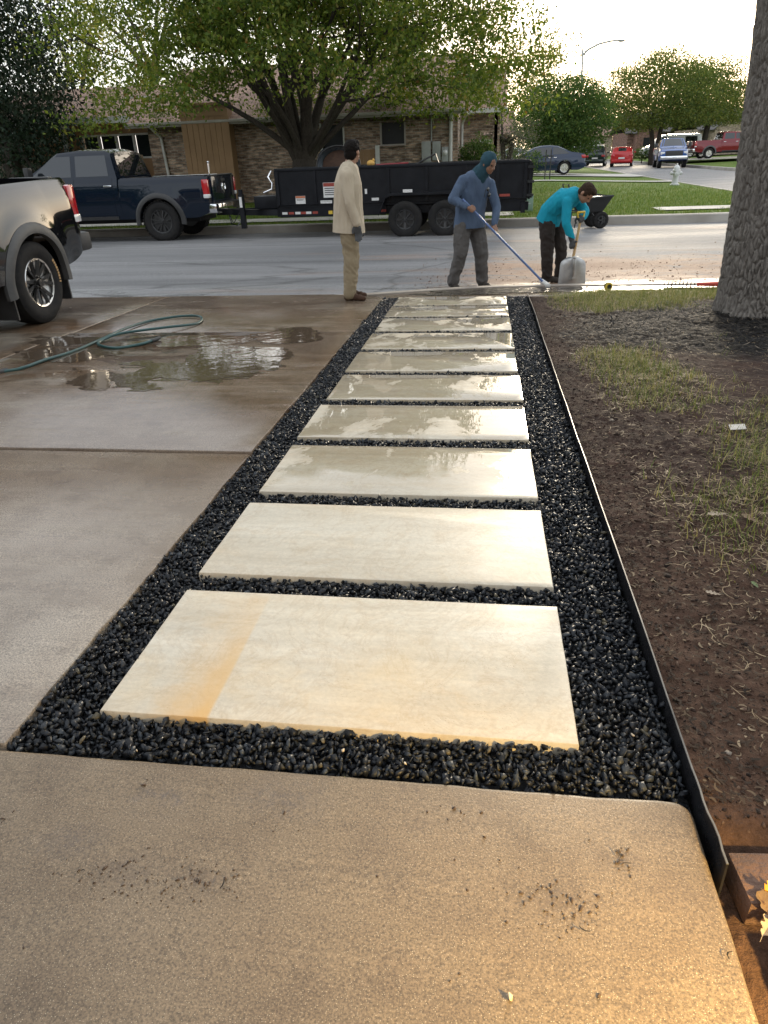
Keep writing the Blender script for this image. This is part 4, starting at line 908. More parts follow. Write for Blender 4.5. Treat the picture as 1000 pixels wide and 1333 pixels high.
def picket_fence(name, label, x0, x1, y, z0, h, m, w_=0.14):
    t = thing(name, label, 'fence', (x0, y, z0)); n = int((x1-x0)/(w_+0.006)); me = {}
    for k in range(n):
        hh = h+rng.uniform(-0.03, 0.03); MB().prism([(-w_/2, 0), (w_/2, 0), (w_/2, hh-0.03), (w_/2-0.03, hh), (-w_/2+0.03, hh), (-w_/2, hh-0.03)], -0.009, 0.009, Matrix.Translation((k*(w_+0.006)+w_/2, 0, 0)) @ Matrix.Rotation(PI/2, 4, 'X')).build('picket', m, t)
    for z in (0.3, h*0.82): MB().box(((x1-x0)/2, 0.04, z), (x1-x0, 0.04, 0.09)).build('rail', m, t)
picket_fence('picket_fence', 'weathered grey-brown board fence at the far left behind the pickup', -19.5, -14.9, 24.6, -0.1, 1.62, M_gfence)
picket_fence('picket_fence', 'brown board fence between the window band and the brick wall', -12.95, -11.62, 25.4, -0.1, 1.72, M_wfence)
# pale banners / boards far left behind the fence
t = thing('leaning_board', 'pale upright boards leaning behind the far left fence', 'board', (-17.4, 26.4, 0))
for k in range(3): MB().box((k*0.20, 0, 1.2), (0.13, 0.03, 1.5), ry=0.05*(k-1)).build('plank', M_white, t)
t = thing('car_port_car', 'pale car shape in the shade below the carport', 'car', (-16, 29, 0)) if False else None

# ---- own house behind the photographer: gives the reflections something real
oh = thing('brick_house', 'brick house with garage door behind the photographer', 'house', (0, 0, 0))
wall_holes(-13, 7, -0.1, 2.9, -4.4, 0.25, [(-8.5, -3.5, 0, 2.2), (1.2, 3.0, 0.9, 2.2)], M_brick, oh); gd = MB().box((-6, -4.2, 1.15), (4.96, 0.05, 2.2)).build('garage_door', M_fasc, oh)
MB().box((2.1, -4.22, 1.55), (1.76, 0.03, 1.26)).build('window', M_pane, oh)
quad_slab([(-13.6, -3.85, 2.8), (7.6, -3.85, 2.8), (7.6, -9.5, 5.2), (-13.6, -9.5, 5.2)], 0.1, 'roof', M_roof, oh); MB().box((-3, -3.86, 2.74), (21.2, 0.05, 0.16)).build('fascia', M_white, oh)

# ---- houses far down the side street
def small_house(label, loc, w_, d_, h_, rh, m, mr, rz=0, gable=True):
    t = thing('house', label, 'house', loc, rz); MB().box((0, 0, h_/2), (w_, d_, h_)).build('wall', m, t)
    quad_slab([(-w_/2-.4, -d_/2-.4, h_-.05), (w_/2+.4, -d_/2-.4, h_-.05), (w_/2+.4, 0, h_+rh), (-w_/2-.4, 0, h_+rh)], 0.12, 'roof', mr, t); quad_slab([(-w_/2-.4, d_/2+.4, h_-.05), (w_/2+.4, d_/2+.4, h_-.05), (w_/2+.4, 0, h_+rh+.01), (-w_/2-.4, 0, h_+rh+.01)], 0.12, 'roof', mr, t)
    if gable:                                          # projecting gable facing the street
        gx = -w_*0.28; MB().box((gx, -d_/2-0.7, h_*0.5), (w_*0.28, 1.6, h_)).build('bay', m, t)
        gw = w_*0.17; zz_ = h_+rh*0.62
        MB().add([(gx-gw+.2, -d_/2-1.5, h_), (gx+gw-.2, -d_/2-1.5, h_), (gx, -d_/2-1.5, zz_-.1), (gx-gw+.2, -d_/2+1, h_), (gx+gw-.2, -d_/2+1, h_), (gx, -d_/2+1, zz_-.1)], [(0, 1, 2), (5, 4, 3), (0, 3, 4, 1), (1, 4, 5, 2), (2, 5, 3, 0)]).build('gable', m, t)
        for s_ in (1, -1): quad_slab([(gx+s_*gw, -d_/2-1.75, h_-.12), (gx, -d_/2-1.75, zz_), (gx, -d_/2+2, zz_), (gx+s_*gw, -d_/2+2, h_-.12)], 0.1, 'roof', mr, t)
        MB().box((gx, -d_/2-1.52, h_*0.55), (0.9, 0.05, 1.1)).build('window', M_pane, t); MB().box((w_*0.2, -d_/2-0.03, 1.1), (w_*0.30, 0.06, 2.1)).build('garage_door', M_white, t)
    for x in (0.0,): MB().box((x, -d_/2-0.03, h_*0.55), (1.1, 0.05, 1.2)).build('window', M_pane, t)
    return t
M_tanb = brick_mat('tan_brick', (0.46, 0.36, 0.26), (0.32, 0.24, 0.17), (0.4, 0.36, 0.3)); M_redb = brick_mat('red_brick', (0.27, 0.12, 0.08), (0.17, 0.075, 0.055), (0.3, 0.25, 0.2))
small_house('tan house with a street-facing gable right of the red pickup', (27.6, 93, 0.1), 11.5, 8, 2.5, 1.9, M_tanb, M_roofg, 0.12)
small_house('red brick house between the white van and the red pickup', (21.0, 104, 0.1), 9, 7, 2.6, 2.2, M_redb, M_roofg, 0.1)
small_house('pale house at the end of the side street', (13.5, 128, 0.0), 11, 8, 2.8, 2.0, M_tanb, M_roof, -0.1)
small_house('low brown house behind the round tree', (-4, 78, 0.1), 12, 8, 2.6, 2.0, M_redb, M_roof, 0.05)

# ---- trees and shrubs in the distance
def gmat(name, a, b, c, tr=0.4): return leafy(name, [(0.0, a), (0.55, b), (1.0, c)], tr)
M_lf_green = gmat('leaf_green', (0.038, 0.080, 0.020), (0.070, 0.125, 0.030), (0.14, 0.18, 0.045)); M_lf_yel = gmat('leaf_yellowgreen', (0.08, 0.11, 0.025), (0.16, 0.175, 0.04), (0.30, 0.26, 0.065))
M_lf_dark = gmat('leaf_dark', (0.010, 0.022, 0.012), (0.018, 0.034, 0.018), (0.032, 0.048, 0.024), 0.15); M_lf_pale = gmat('leaf_pale', (0.10, 0.105, 0.045), (0.17, 0.165, 0.07), (0.26, 0.24, 0.12), 0.5)
M_lf_mix = gmat('leaf_mix', (0.06, 0.10, 0.024), (0.115, 0.155, 0.036), (0.23, 0.23, 0.06)); M_lf_grey = gmat('leaf_greyish', (0.085, 0.080, 0.060), (0.12, 0.112, 0.085), (0.17, 0.155, 0.115), 0.3)
def tree(name, label, loc, rx, rz_, zc, n, leaf, m, seed, trunk_r=0.22, lump=0.55, group=None, cat='tree', stems=1, cut=-0.06, flatb=0.0, ry=None):
    """crown of leaf clumps on twigs inside an uneven ellipsoid; trunk forks into visible limbs"""
    r = np.random.default_rng(seed); t = thing(name, label, cat, loc, 0, group); ry = ry or rx
    m_ = max(120, n//22); u = r.uniform(-1, 1, m_*2); a = r.uniform(0, 2*PI, m_*2); rad = r.uniform(0.08, 1, m_*2)**0.42
    d = np.c_[np.sqrt(1-u*u)*np.cos(a), np.sqrt(1-u*u)*np.sin(a), u]; lob = 1+lump*fbm(d[:, 0]*2.3+seed, d[:, 1]*2.3, d[:, 2]*2.3, oct=3, s=seed)
    q = d*(rad*lob)[:, None]*np.array([rx, ry, rz_])
    if flatb: q[:, 2] = np.where(q[:, 2] < -flatb*rz_, -flatb*rz_+0.25*(q[:, 2]+flatb*rz_), q[:, 2])
    dens = fbm(q[:, 0]*1.6/rx+seed, q[:, 1]*1.6/rx, q[:, 2]*1.6/rx, oct=3, s=seed+3); q = q[dens > cut][:m_]+np.array([0, 0, zc])
    V, Fc = leaf_cloud(q, (rx*0.09, ry*0.09, rz_*0.07), n, leaf, r); link('crown', np_mesh('crown', V, Fc), m, t)
    mb = MB(); zt = max(0.4, zc-rz_*0.55)
    for s_ in range(stems):
        o_ = Vector((r.normal(0, 0.18), r.normal(0, 0.18), 0)) if stems > 1 else Vector((0, 0, 0)); tip = Vector((o_.x*3, o_.y*3, zt)); mb.tube([o_+Vector((0, 0, -0.3)), o_*1.4+Vector((0, 0, zt*0.5)), tip], [trunk_r*1.25, trunk_r, trunk_r*0.85], 9)
        for k in range(7 if stems == 1 else 4):
            e = Vector(q[r.integers(0, len(q))]); mid = tip*0.5+e*0.5+Vector((0, 0, rz_*0.08)); mb.tube([tip-Vector((0, 0, 0.1)), mid, e], [trunk_r*0.6, trunk_r*0.32, trunk_r*0.08], 6)
    mb.build('trunk', M_barkF, t, 60); return t
tree('cedar_tree', 'tall dark evergreen filling the top left corner', (-15.6, 24.0, -0.1), 2.9, 5.2, 5.0, 30000, 0.14, M_lf_dark, 3, 0.3, 0.5, cut=-0.12)
tree('cedar_tree', 'second dark evergreen behind the far left fence', (-19.2, 26.5, -0.1), 2.6, 4.4, 4.4, 12000, 0.16, M_lf_dark, 4, 0.3, 0.5, cut=-0.1)
tree('yard_tree', 'yellow-green tree behind the house wing, sky glowing through it', (-14.5, 34, -0.1), 4.2, 3.2, 6.6, 3600, 0.15, M_lf_yel, 5, 0.2, 0.6, cut=0.0)
tree('yard_tree', 'thin-leaved tree rising left behind the roof', (-23.5, 44, -0.1), 4, 4.4, 7.0, 3500, 0.2, M_lf_yel, 6, 0.25, 0.6, cut=-0.02)
tree('round_tree', 'dense rounded green tree behind the blue sedan', (4.55, 50.5, -0.1), 3.0, 2.35, 3.05, 26000, 0.16, M_lf_green, 7, 0.25, 0.28, cut=-0.2)
tree('bare_tree', 'greyish thin-leaved tree right of the brick house', (0.85, 40, -0.1), 1.9, 2.3, 3.0, 6500, 0.09, M_lf_grey, 8, 0.14, 0.6, stems=2, cut=-0.05)
tree('pale_tree', 'tall pale feathery tree behind the round green one', (5.2, 74, -0.2), 5.6, 4.6, 6.3, 13000, 0.16, M_lf_pale, 9, 0.28, 0.55, cut=-0.03)
tree('street_tree', 'broad yellow-green tree above the white van and blue pickup', (14.6, 72, -0.1), 5.3, 3.5, 4.9, 40000, 0.17, M_lf_mix, 10, 0.2, 0.40, stems=3, cut=-0.16, flatb=0.5)
tree('street_tree', 'second green tree on the right, nearest the big trunk', (19.6, 76, 0.0), 4.3, 3.3, 4.9, 24000, 0.17, M_lf_mix, 11, 0.2, 0.45, stems=2, cut=-0.14, flatb=0.5)
tree('background_tree', 'green tree at the end of the side street', (10.5, 118, -0.2), 5.0, 3.2, 3.4, 7000, 0.25, M_lf_yel, 12, 0.3, 0.5)
tree('background_tree', 'olive tree behind the parked dark cars', (6.5, 96, -0.2), 4.2, 2.4, 2.8, 7000, 0.24, M_lf_green, 13, 0.3, 0.5)
tree('background_tree', 'large tree behind the tan gable house', (30, 112, 0), 7, 4.2, 4.8, 8000, 0.28, M_lf_yel, 14, 0.4, 0.5)
tree('background_tree', 'grey-green trees far behind the brick house, right of the ridge', (-2.5, 92, 0), 7, 3.2, 4.0, 8000, 0.27, M_lf_grey, 15, 0.4, 0.5)
tree('background_tree', 'green tree far behind the roof ridge', (-16, 70, 0), 6.5, 2.6, 3.2, 6000, 0.26, M_lf_green, 16, 0.35, 0.5)
tree('background_tree', 'dark tree at the far left skyline', (-40, 60, 0), 7, 3.4, 3.6, 6000, 0.26, M_lf_dark, 17, 0.35, 0.5)
tree('background_tree', 'pale tree far down the right of the street', (22, 140, 0), 8, 4.4, 5.0, 6000, 0.36, M_lf_pale, 18, 0.4, 0.5)
tree('shrub', 'dark green rounded shrub against the white downspouts', (-0.35, 26.9, -0.1), 0.72, 1.0, 0.95, 7000, 0.075, M_lf_green, 19, 0.05, 0.3, cat='shrub', cut=-0.2)
tree('shrub', 'low green hedge bush at the foot of the white van', (14.9, 79, 0), 1.0, 0.6, 0.6, 1500, 0.12, M_lf_green, 20, 0.05, 0.3, cat='shrub', cut=-0.2)
tree('shrub', 'low scrubby shrub under the bare tree', (1.6, 43, -0.1), 1.5, 0.8, 0.8, 4000, 0.10, M_lf_green, 22, 0.05, 0.4, cat='shrub', cut=-0.2)
# trees on the photographer's side of the road, out of view: shade and reflections
tree('yard_tree', 'tree on the near side of the street left of the driveway', (-17.5, 2.5, 0), 3.8, 3.2, 4.2, 6000, 0.26, M_lf_green, 31, 0.25, 0.4)
tree('yard_tree', 'second tree on the near side left of the driveway', (-25, 1, 0), 4.2, 3.4, 4.2, 6000, 0.28, M_lf_green, 32, 0.25, 0.4); tree('yard_tree', 'tree behind the photographer to the right', (13, -4, 0), 4.2, 3.4, 4.6, 6000, 0.28, M_lf_green, 33, 0.25, 0.4)
small_house('neighbouring tan brick house left behind the photographer', (-25, -8, 0), 18, 8, 2.9, 2.2, M_tanb, M_roofg, PI, False)
# ================================================================== vehicles
def paint(name, c, flake=0.0, rough=0.12, dust=0.0, cior=1.5):
    if name in MATS: return MATS[name]
    n = NT(name); v = n.P('Object'); f = n.noise(v, 3.2, 5, 0.65)
    col = n.mix(n.math('MULTIPLY', n.ramp(f, [(0.45, 0.0), (0.75, 1.0)]), dust), c, (0.22, 0.19, 0.15)) if dust else c
    n.col(col); n.rough(n.ramp(f, [(0.3, rough), (0.75, rough+0.10+dust*0.4)])); n.set(Metallic=flake); n.b.inputs['Specular IOR Level'].default_value = 0.08
    n.b.inputs['Coat Weight'].default_value = 1.0; n.b.inputs['Coat Roughness'].default_value = 0.03; n.b.inputs['Coat IOR'].default_value = cior
    MATS[name] = n.m; return n.m
def lerp_prof(P):
    xs = [p[0] for p in P]; zs = [p[1] for p in P]
    return lambda x: np.interp(x, xs, zs)
class Shell:
    def __init__(s, **k): s.__dict__.update(k); s.zT = lerp_prof(s.top); s.zB = lerp_prof(s.belt)
    def hw(s, x):
        x = np.asarray(x, float); a, b = s.x0, s.x1
        fr = np.clip((x-(b-s.nose))/s.nose, 0, 1); rr = np.clip(((a+s.tail)-x)/s.tail, 0, 1)
        return s.W/2*(1-s.nosek*fr**2.2-s.tailk*rr**2.6)
    def zbot(s, x):
        z = np.full_like(np.asarray(x, float), s.clear)
        for xw in s.axles:
            d = np.abs(x-xw); z = np.maximum(z, np.where(d < s.arch, s.wr+np.sqrt(np.clip(s.arch**2-d**2, 0, None)), 0))
        z = z + 0.16*np.clip((np.asarray(x)-(s.x1-0.35))/0.35, 0, 1)**2 + 0.12*np.clip(((s.x0+0.4)-np.asarray(x))/0.4, 0, 1)**2
        return z
    def ys(s, x, z):
        """half width of the skin at (x,z)"""
        x, z = np.asarray(x, float), np.asarray(z, float); h = s.hw(x); zB = np.minimum(s.zB(x), s.zT(x)); t = np.clip((z-s.clear)/(zB-s.clear+1e-6), 0, 1)
        y = h*(0.955+0.045*np.sin(PI*np.clip(t*0.92+0.08, 0, 1))**0.8) - s.shoulder*np.clip((t-0.8)/0.2, 0, 1)**2
        for xw in s.axles:
            d = np.hypot(x-xw, z-s.wr); y = y + s.bulge*np.exp(-((d-s.arch-0.06)/0.13)**2)*(t < 0.99)
        return np.where(z > zB, y-s.tum*(z-zB), y)
    def mesh(s, dx=0.05):
        xs = np.arange(s.x0, s.x1+1e-6, dx); ex = []
        for xw in s.axles: ex += [xw-s.arch, xw-s.arch+0.004, xw+s.arch-0.004, xw+s.arch]
        if s.bed: ex += [s.bed[0], s.bed[0]+0.002, s.bed[1]-0.002, s.bed[1]]
        for P in s.top: ex.append(P[0])
        xs = np.unique(np.round(np.clip(np.concatenate([xs, ex]), s.x0, s.x1), 4)); rings = []
        for x in xs:
            zb, zt = float(s.zbot(x)), float(s.zT(x)); zB = min(float(s.zB(x)), zt); zb = min(zb, zB-0.02); pts = []
            for q in np.linspace(0, 1, 9):
                z = zb+(zB-zb)*q; pts.append((float(s.ys(x, z)), z))
            inbed = s.bed and s.bed[0] < x < s.bed[1]
            if inbed:
                yr = float(s.ys(x, zB))
                pts += [(yr-0.015, zB+0.02)]*1 + [(yr-0.06, zB+0.022)]*1 + [(yr-0.10, zB+0.01)] + [(yr-0.11, zB-0.5)]*2 + [((yr-0.11)*0.5, zB-0.5), (0, zB-0.5)]
            else:
                yt = None
                for q in (0.3, 0.65, 0.9):
                    z = zB+(zt-zB)*q; pts.append((float(s.ys(x, z)), z))
                yt = float(s.ys(x, zt)) - 0.03; pts += [(yt, zt-0.008), (yt*0.8, zt+0.012), (yt*0.45, zt+0.028), (0, zt+0.034)]
            rings.append(pts)
        k = len(rings[0]); V = []
        for x, pts in zip(xs, rings):
            V += [(x, y, z) for y, z in pts] + [(x, -y, z) for y, z in pts[-2::-1]]
        m = 2*k-1; Fc = [(i*m+j, i*m+(j+1) % m, (i+1)*m+(j+1) % m, (i+1)*m+j) for i in range(len(xs)-1) for j in range(m)]
        mb = MB().add(V, Fc); mb.f.append(tuple(range(m))); mb.f.append(tuple(range((len(xs)-1)*m, len(xs)*m)))
        return mb
    def side_patch(s, quad, off=0.004, nu=10, nv=6, th=0.02):
        """quad: BL,BR,TR,TL in (x,z); returns MB for left side (+y)"""
        q = np.array(quad, float); mb = MB(); u = np.linspace(0, 1, nu)[:, None]; v = np.linspace(0, 1, nv)[None]
        Px = (1-u)*(1-v)*q[0, 0]+u*(1-v)*q[1, 0]+u*v*q[2, 0]+(1-u)*v*q[3, 0]; Pz = (1-u)*(1-v)*q[0, 1]+u*(1-v)*q[1, 1]+u*v*q[2, 1]+(1-u)*v*q[3, 1]
        Y = s.ys(Px, Pz)+off; A = np.stack([Px, Y, Pz], -1).reshape(-1, 3); B = A.copy(); B[:, 1] -= th
        F1 = grid_faces(nu, nv); n = nu*nv; mb.add(np.concatenate([A, B]), [tuple(f) for f in F1] + [tuple(f[::-1]+n) for f in F1])
        bd = [i*nv for i in range(nu)] + [(nu-1)*nv+j for j in range(1, nv)] + [i*nv+nv-1 for i in range(nu-2, -1, -1)] + [j for j in range(nv-2, 0, -1)]
        for a, b in zip(bd, bd[1:]+bd[:1]): mb.f.append((a, b, b+n, a+n))
        return mb
    def top_patch(s, xa, xb, wf=0.9, off=0.006, nu=8, nv=9, inset=0.06):
        mb = MB(); xs = np.linspace(xa, xb, nu); V = []
        for x in xs:
            z = float(s.zT(x)); e = 0.01; sl = float(s.zT(x+e)-s.zT(x-e))/(2*e); nn = Vector((-sl, 0, 1)).normalized(); yt = (float(s.ys(x, z))-inset)*wf/0.9
            for v in np.linspace(-1, 1, nv):
                zc = z + 0.034*(1-abs(v)**1.6) - 0.002; V.append(Vector((x, v*yt, zc))+nn*off)
        return mb.add(V, [tuple(f) for f in grid_faces(nu, nv)])
def mirror(mb):
    m = MB(); m.v = [(x, -y, z) for x, y, z in mb.v]; m.f = [f[::-1] for f in mb.f]; return m
AX_Y = Matrix.Rotation(-PI/2, 4, 'X')          # local z of a lathe -> +y
def make_wheel(parent, loc, R, wd, rim_r, side, M_rim, spokes=6, style='split', lugs=False, M_back=None, detail=True, letters=False, M_spoke=None):
    t = bpy.data.objects.new('wheel', None); COL.objects.link(t); t.parent = parent; t.location = loc
    if side < 0: t.rotation_euler = (0, 0, PI)
    h = wd/2; sw = R-rim_r
    prof = [(rim_r-0.01, -h*0.85), (rim_r+sw*0.25, -h*0.98), (rim_r+sw*0.6, -h*1.04), (R-0.03, -h*0.95), (R-0.006, -h*0.8), (R, -h*0.4), (R, h*0.4), (R-0.006, h*0.8), (R-0.03, h*0.95), (rim_r+sw*0.6, h*1.04), (rim_r+sw*0.25, h*0.98), (rim_r+0.012, h*0.9), (rim_r-0.01, h*0.8)]
    mb = MB().lathe(prof, 48 if detail else 20, AX_Y, closed=True)
    if lugs:
        for k in range(34):
            a = 2*PI*k/34
            for row, (yy, ww) in enumerate([(-h*0.72, h*0.5), (-h*0.1, h*0.42), (h*0.4, h*0.4), (h*0.82, h*0.36)]):
                aa = a+row*0.09; c = Vector((math.cos(aa)*(R+0.002), yy, math.sin(aa)*(R+0.002)))
                mb.box(c, (0.018, ww, R*0.115), ry=-aa)
    tyre = mb.build('tyre', M_tyre, t, 40)
    mr = MB().lathe([(rim_r, h*0.55), (rim_r+0.006, h*0.80), (rim_r-0.004, h*0.90), (rim_r-0.022, h*0.86), (rim_r-0.03, h*0.5), (rim_r-0.035, -h*0.6), (rim_r, -h*0.8)], 40 if detail else 18, AX_Y)
    yc = h*0.62; lip = mr
    if M_spoke: mr = MB()
    if detail:
        for k in range(spokes):
            a = 2*PI*k/spokes
            for dlt in ((-0.16, 0.16) if style == 'split' else (0,)):
                a2 = a+dlt*1.35; p0 = Vector((math.cos(a+dlt*.4)*rim_r*0.20, yc, math.sin(a+dlt*.4)*rim_r*0.20)); p1 = Vector((math.cos(a2)*(rim_r-0.012), h*0.80, math.sin(a2)*(rim_r-0.012)))
                mr.bar(p0, p1, 0.026 if style == 'split' else 0.06, 0.03)
        mr.lathe([(rim_r*0.30, yc-0.03), (rim_r*0.30, yc+0.012), (rim_r*0.15, yc+0.02), (rim_r*0.15, yc+0.05), (0.001, yc+0.055)], 20, AX_Y)
        for k in range(6):
            a = 2*PI*(k+.5)/6; mr.lathe([(0.013, 0), (0.013, 0.035), (0.001, 0.04)], 8, Matrix.Translation((math.cos(a)*rim_r*0.23, yc, math.sin(a)*rim_r*0.23)) @ AX_Y)
    else:
        for k in range(5):
            a = 2*PI*k/5; mr.bar((0, yc, 0), (math.cos(a)*rim_r*0.95, h*0.75, math.sin(a)*rim_r*0.95), 0.10, 0.03)
        mr.lathe([(rim_r*0.3, yc-.02), (rim_r*0.3, yc+.02), (0.001, yc+.03)], 12, AX_Y)
    rim_ = lip.build('rim', M_rim, t, 35)
    if M_spoke: mr.build('spokes', M_spoke, t, 35)
    MB().lathe([(rim_r-0.035, -h*0.3), (rim_r-0.035, h*0.15), (0.001, h*0.15)], 24, AX_Y).build('brake_disc', M_back or M_under, t, 40)
    if letters:
        ml = MB()
        for k in range(9):
            a = PI-0.55+k*0.085; rr_ = (rim_r+R)/2+0.012; ml.box((math.cos(a)*rr_, h*1.035, math.sin(a)*rr_), (0.028, 0.006, 0.016 if k % 3 else 0.022), ry=-a)
        ml.box((math.cos(PI-0.2)*((rim_r+R)/2+0.012), h*1.03, math.sin(PI-0.2)*((rim_r+R)/2+0.012)), (0.004, 0.004, 0.2), ry=-(PI-0.2))
        ml.build('tyre_lettering', mat('letter_tan', (0.50, 0.30, 0.12), 0.5, c2=(0.4, 0.25, 0.1), scale=20), t)['kind'] = 'stuff'
    return t
def arch_flare(shell, xw, wd, proud, m, parent, side, a0=-0.12, a1=PI+0.12):
    mb = MB(); n = 26; V = []
    for a in np.linspace(a0, a1, n):
        for rr, o in ((shell.arch-0.012, -0.03), (shell.arch-0.012, proud), (shell.arch+wd*0.5, proud*1.0), (shell.arch+wd, 0.004), (shell.arch+wd, -0.03)):
            x = xw+rr*math.cos(a); z = shell.wr+rr*math.sin(a)
            V.append((x, side*(float(shell.ys(x, max(z, shell.clear+0.02)))+o), z))
    mb.add(V, [(i*5+j, i*5+j+1, (i+1)*5+j+1, (i+1)*5+j) for i in range(n-1) for j in range(4)])
    return mb.build('fender_flare', m, parent, 50)
def pickup(name, label, loc, rz, M_body, M_rim, M_flr, R=0.42, lugs=False, detail=True, tonneau=False, chrome=True, group=None, emblem=False, bl=2.06, ovh=1.22, letters=False, M_bump=None, cabsuit=0, M_spoke=None):
    """crew-cab pickup, +x forward, origin on the ground below the rear axle"""
    t = thing(name, label, 'pickup truck', loc, rz, group)
    x0 = -ovh; xb = x0+0.07+bl; xc = xb+0.03; xr = xc+2.25; WB = 3.60; x1 = WB+0.98
    H, rail, belt = 1.96, 1.36, 1.38
    top = [(x0, rail-0.01), (xb, rail-0.01), (xb+0.001, rail-0.2), (xc-0.001, rail-0.2), (xc, rail+0.02), (xc+0.13, H-0.06), (xc+0.30, H), (xc+0.9, H+0.02), (xc+1.45, H-0.02), (xc+2.30, rail+0.06), (xc+2.55, rail-0.03), (x1-0.3, rail-0.12), (x1-0.06, rail-0.22), (x1, rail-0.42)]
    bl_ = [(x0, rail-0.01), (xb, rail-0.01), (xc, belt), (xc+2.2, rail+0.0), (xc+2.6, rail-0.06), (x1-0.3, rail-0.16), (x1, rail-0.45)]
    s = Shell(top=top, belt=bl_, x0=x0, x1=x1, W=2.02, nose=0.7, nosek=0.12, tail=0.18, tailk=0.035, clear=0.50, wr=R, arch=R+0.085, axles=(0, WB), shoulder=0.025, bulge=0.028, tum=0.30, bed=None if tonneau else (x0+0.06, xb-0.04))
    s.mesh(0.05 if detail else 0.1).build('body', M_body, t, 32)
    if tonneau:
        MB().box(((x0+xb)/2+0.03, 0, rail+0.030), (bl-0.10, 1.78, 0.022), bev=0.008).build('tonneau_cover', M_trim, t, 30)
    MB().box(((x0+x1)/2, 0, 0.50), (x1-x0-0.9, 1.1, 0.22)).build('chassis', M_under, t)
    for sd in (1, -1):
        F_ = (lambda m: m) if sd > 0 else mirror
        for q, nm in (([(xc+0.20, belt+0.05), (xc+1.00, belt+0.05), (xc+1.00, H-0.10), (xc+0.26, H-0.10)], 'window'), ([(xc+1.12, belt+0.05), (xc+2.16, belt+0.04), (xc+1.56, H-0.10), (xc+1.12, H-0.10)], 'window')):
            F_(s.side_patch(q, 0.004)).build(nm, M_glass, t, 40)
        for k, q in enumerate(([(xc+0.12 if not 0 else 0, 0.58), (xc+1.04, 0.58), (xc+1.04, belt), (xc+0.12, belt)], [(xc+1.065, 0.58), (xc+2.12, 0.58), (xc+2.20, belt-0.01), (xc+1.065, belt)])):
            if k == 0: q = [(max(q[0][0], 0.0), 0.60)] + q[1:]
            d = F_(s.side_patch(q, 0.006, 12, 8, 0.015)).build('door', M_body, t, 40)
            hx = xc+0.22 if k == 0 else xc+1.20
            MB().box((hx, sd*(float(s.ys(hx, 1.22))+0.028), 1.22), (0.20, 0.03, 0.035), bev=0.01).build('handle', M_chrome if chrome else M_body, d, 40)
        F_(s.side_patch([(xc+0.1, 0.50), (xc+2.2, 0.50), (xc+2.2, 0.575), (xc+0.1, 0.575)], 0.02, 10, 3, 0.04)).build('sill', M_trim, t, 40)
        for xw in (0, WB): arch_flare(s, xw, 0.095, 0.035, M_flr, t, sd)
        # mirror on its arm
        mx_ = xc+2.02; MB().box((mx_, sd*1.16, belt+0.13), (0.12, 0.2, 0.30), bev=0.03).bar((mx_, sd*0.95, belt+0.03), (mx_, sd*1.12, belt+0.06), 0.06).build('mirror', M_trim, t, 40)
        # tail light wrapped round the corner
        tl = MB(); zt = rail-0.055
        tl.box((x0+0.055, sd*(float(s.ys(x0+0.05, 1.1))-0.045), zt-0.21), (0.15, 0.125, 0.40), bev=0.03); lo = tl.build('tail_light', M_redl, t, 40)
        MB().box((x0+0.045, sd*(float(s.ys(x0+0.05, 1.1))-0.043), zt-0.36), (0.152, 0.128, 0.085), bev=0.015).build('reverse_lens', M_whl, lo, 40)
        MB().box((x1-0.12, sd*0.78, rail-0.36), (0.22, 0.30, 0.2), bev=0.05).build('headlight', M_whl, t, 40)
        if cabsuit:
            for xm in (0.50, -0.53): MB().box((xm, sd*0.86, 0.32), (0.02, 0.26, 0.36)).build('mud_flap', M_trim, t)
    s.top_patch(xc+1.50, xc+2.28, 0.86).build('windshield', M_glass, t, 40)
    yw = float(s.ys(xc+0.06, 1.7))-0.12
    mb = MB(); V = []
    for u in np.linspace(0.08, 0.92, 5):
        x = xc+0.13*u-0.012; z = rail+0.02+(H-0.06-rail-0.02)*u
        for v in np.linspace(-1, 1, 5): V.append((x-0.0, v*(yw-0.1*u), z))
    mb.add(V, [tuple(f) for f in grid_faces(5, 5)]).build('rear_window', M_glass, t, 40)
    # tailgate, handle, bumper, hitch
    g = MB().box((x0-0.008, 0, rail-0.29), (0.045, 1.50, 0.56), bev=0.02).build('tailgate', M_body, t, 40)
    MB().box((x0-0.034, 0, rail-0.10), (0.02, 0.26, 0.06), bev=0.01).build('handle', M_trim, g, 40)
    MB().box((x0+0.01, 0, rail+0.005), (0.09, 1.52, 0.03), bev=0.012).build('tailgate_cap', M_trim, g, 40)
    if emblem:
        e = MB(); c = Vector((x0-0.034, 0, rail-0.27))
        e.prism([(-0.035, -0.09), (0, -0.125), (0.035, -0.09), (0.05, 0.03), (0, 0.06), (-0.05, 0.03)], -0.006, 0.006, Matrix.Translation(c) @ Matrix.Rotation(PI/2, 4, 'Z') @ Matrix.Rotation(PI/2, 4, 'X'))
        for sd in (1, -1):
            e.tube([c+Vector((0, sd*0.02, 0.05)), c+Vector((0, sd*0.08, 0.08)), c+Vector((0, sd*0.12, 0.03)), c+Vector((0, sd*0.10, -0.05)), c+Vector((0, sd*0.06, -0.03))], [0.018, 0.026, 0.024, 0.016, 0.006], 8)
        e.build('emblem', M_chrome, g, 40)
    bm_ = M_bump or (M_chrome if chrome else M_trim)
    bp = MB().box((x0-0.10, 0, 0.68), (0.20, 1.30, 0.20), bev=0.04)
    for sd in (1, -1): bp.box((x0-0.05, sd*0.80, 0.68), (0.30, 0.36, 0.21), rz=-sd*0.16, bev=0.05)
    bp.build('rear_bumper', bm_, t, 40); MB().box((x0-0.10, 0, 0.783), (0.16, 1.1, 0.014)).build('step_pad', M_trim, t)
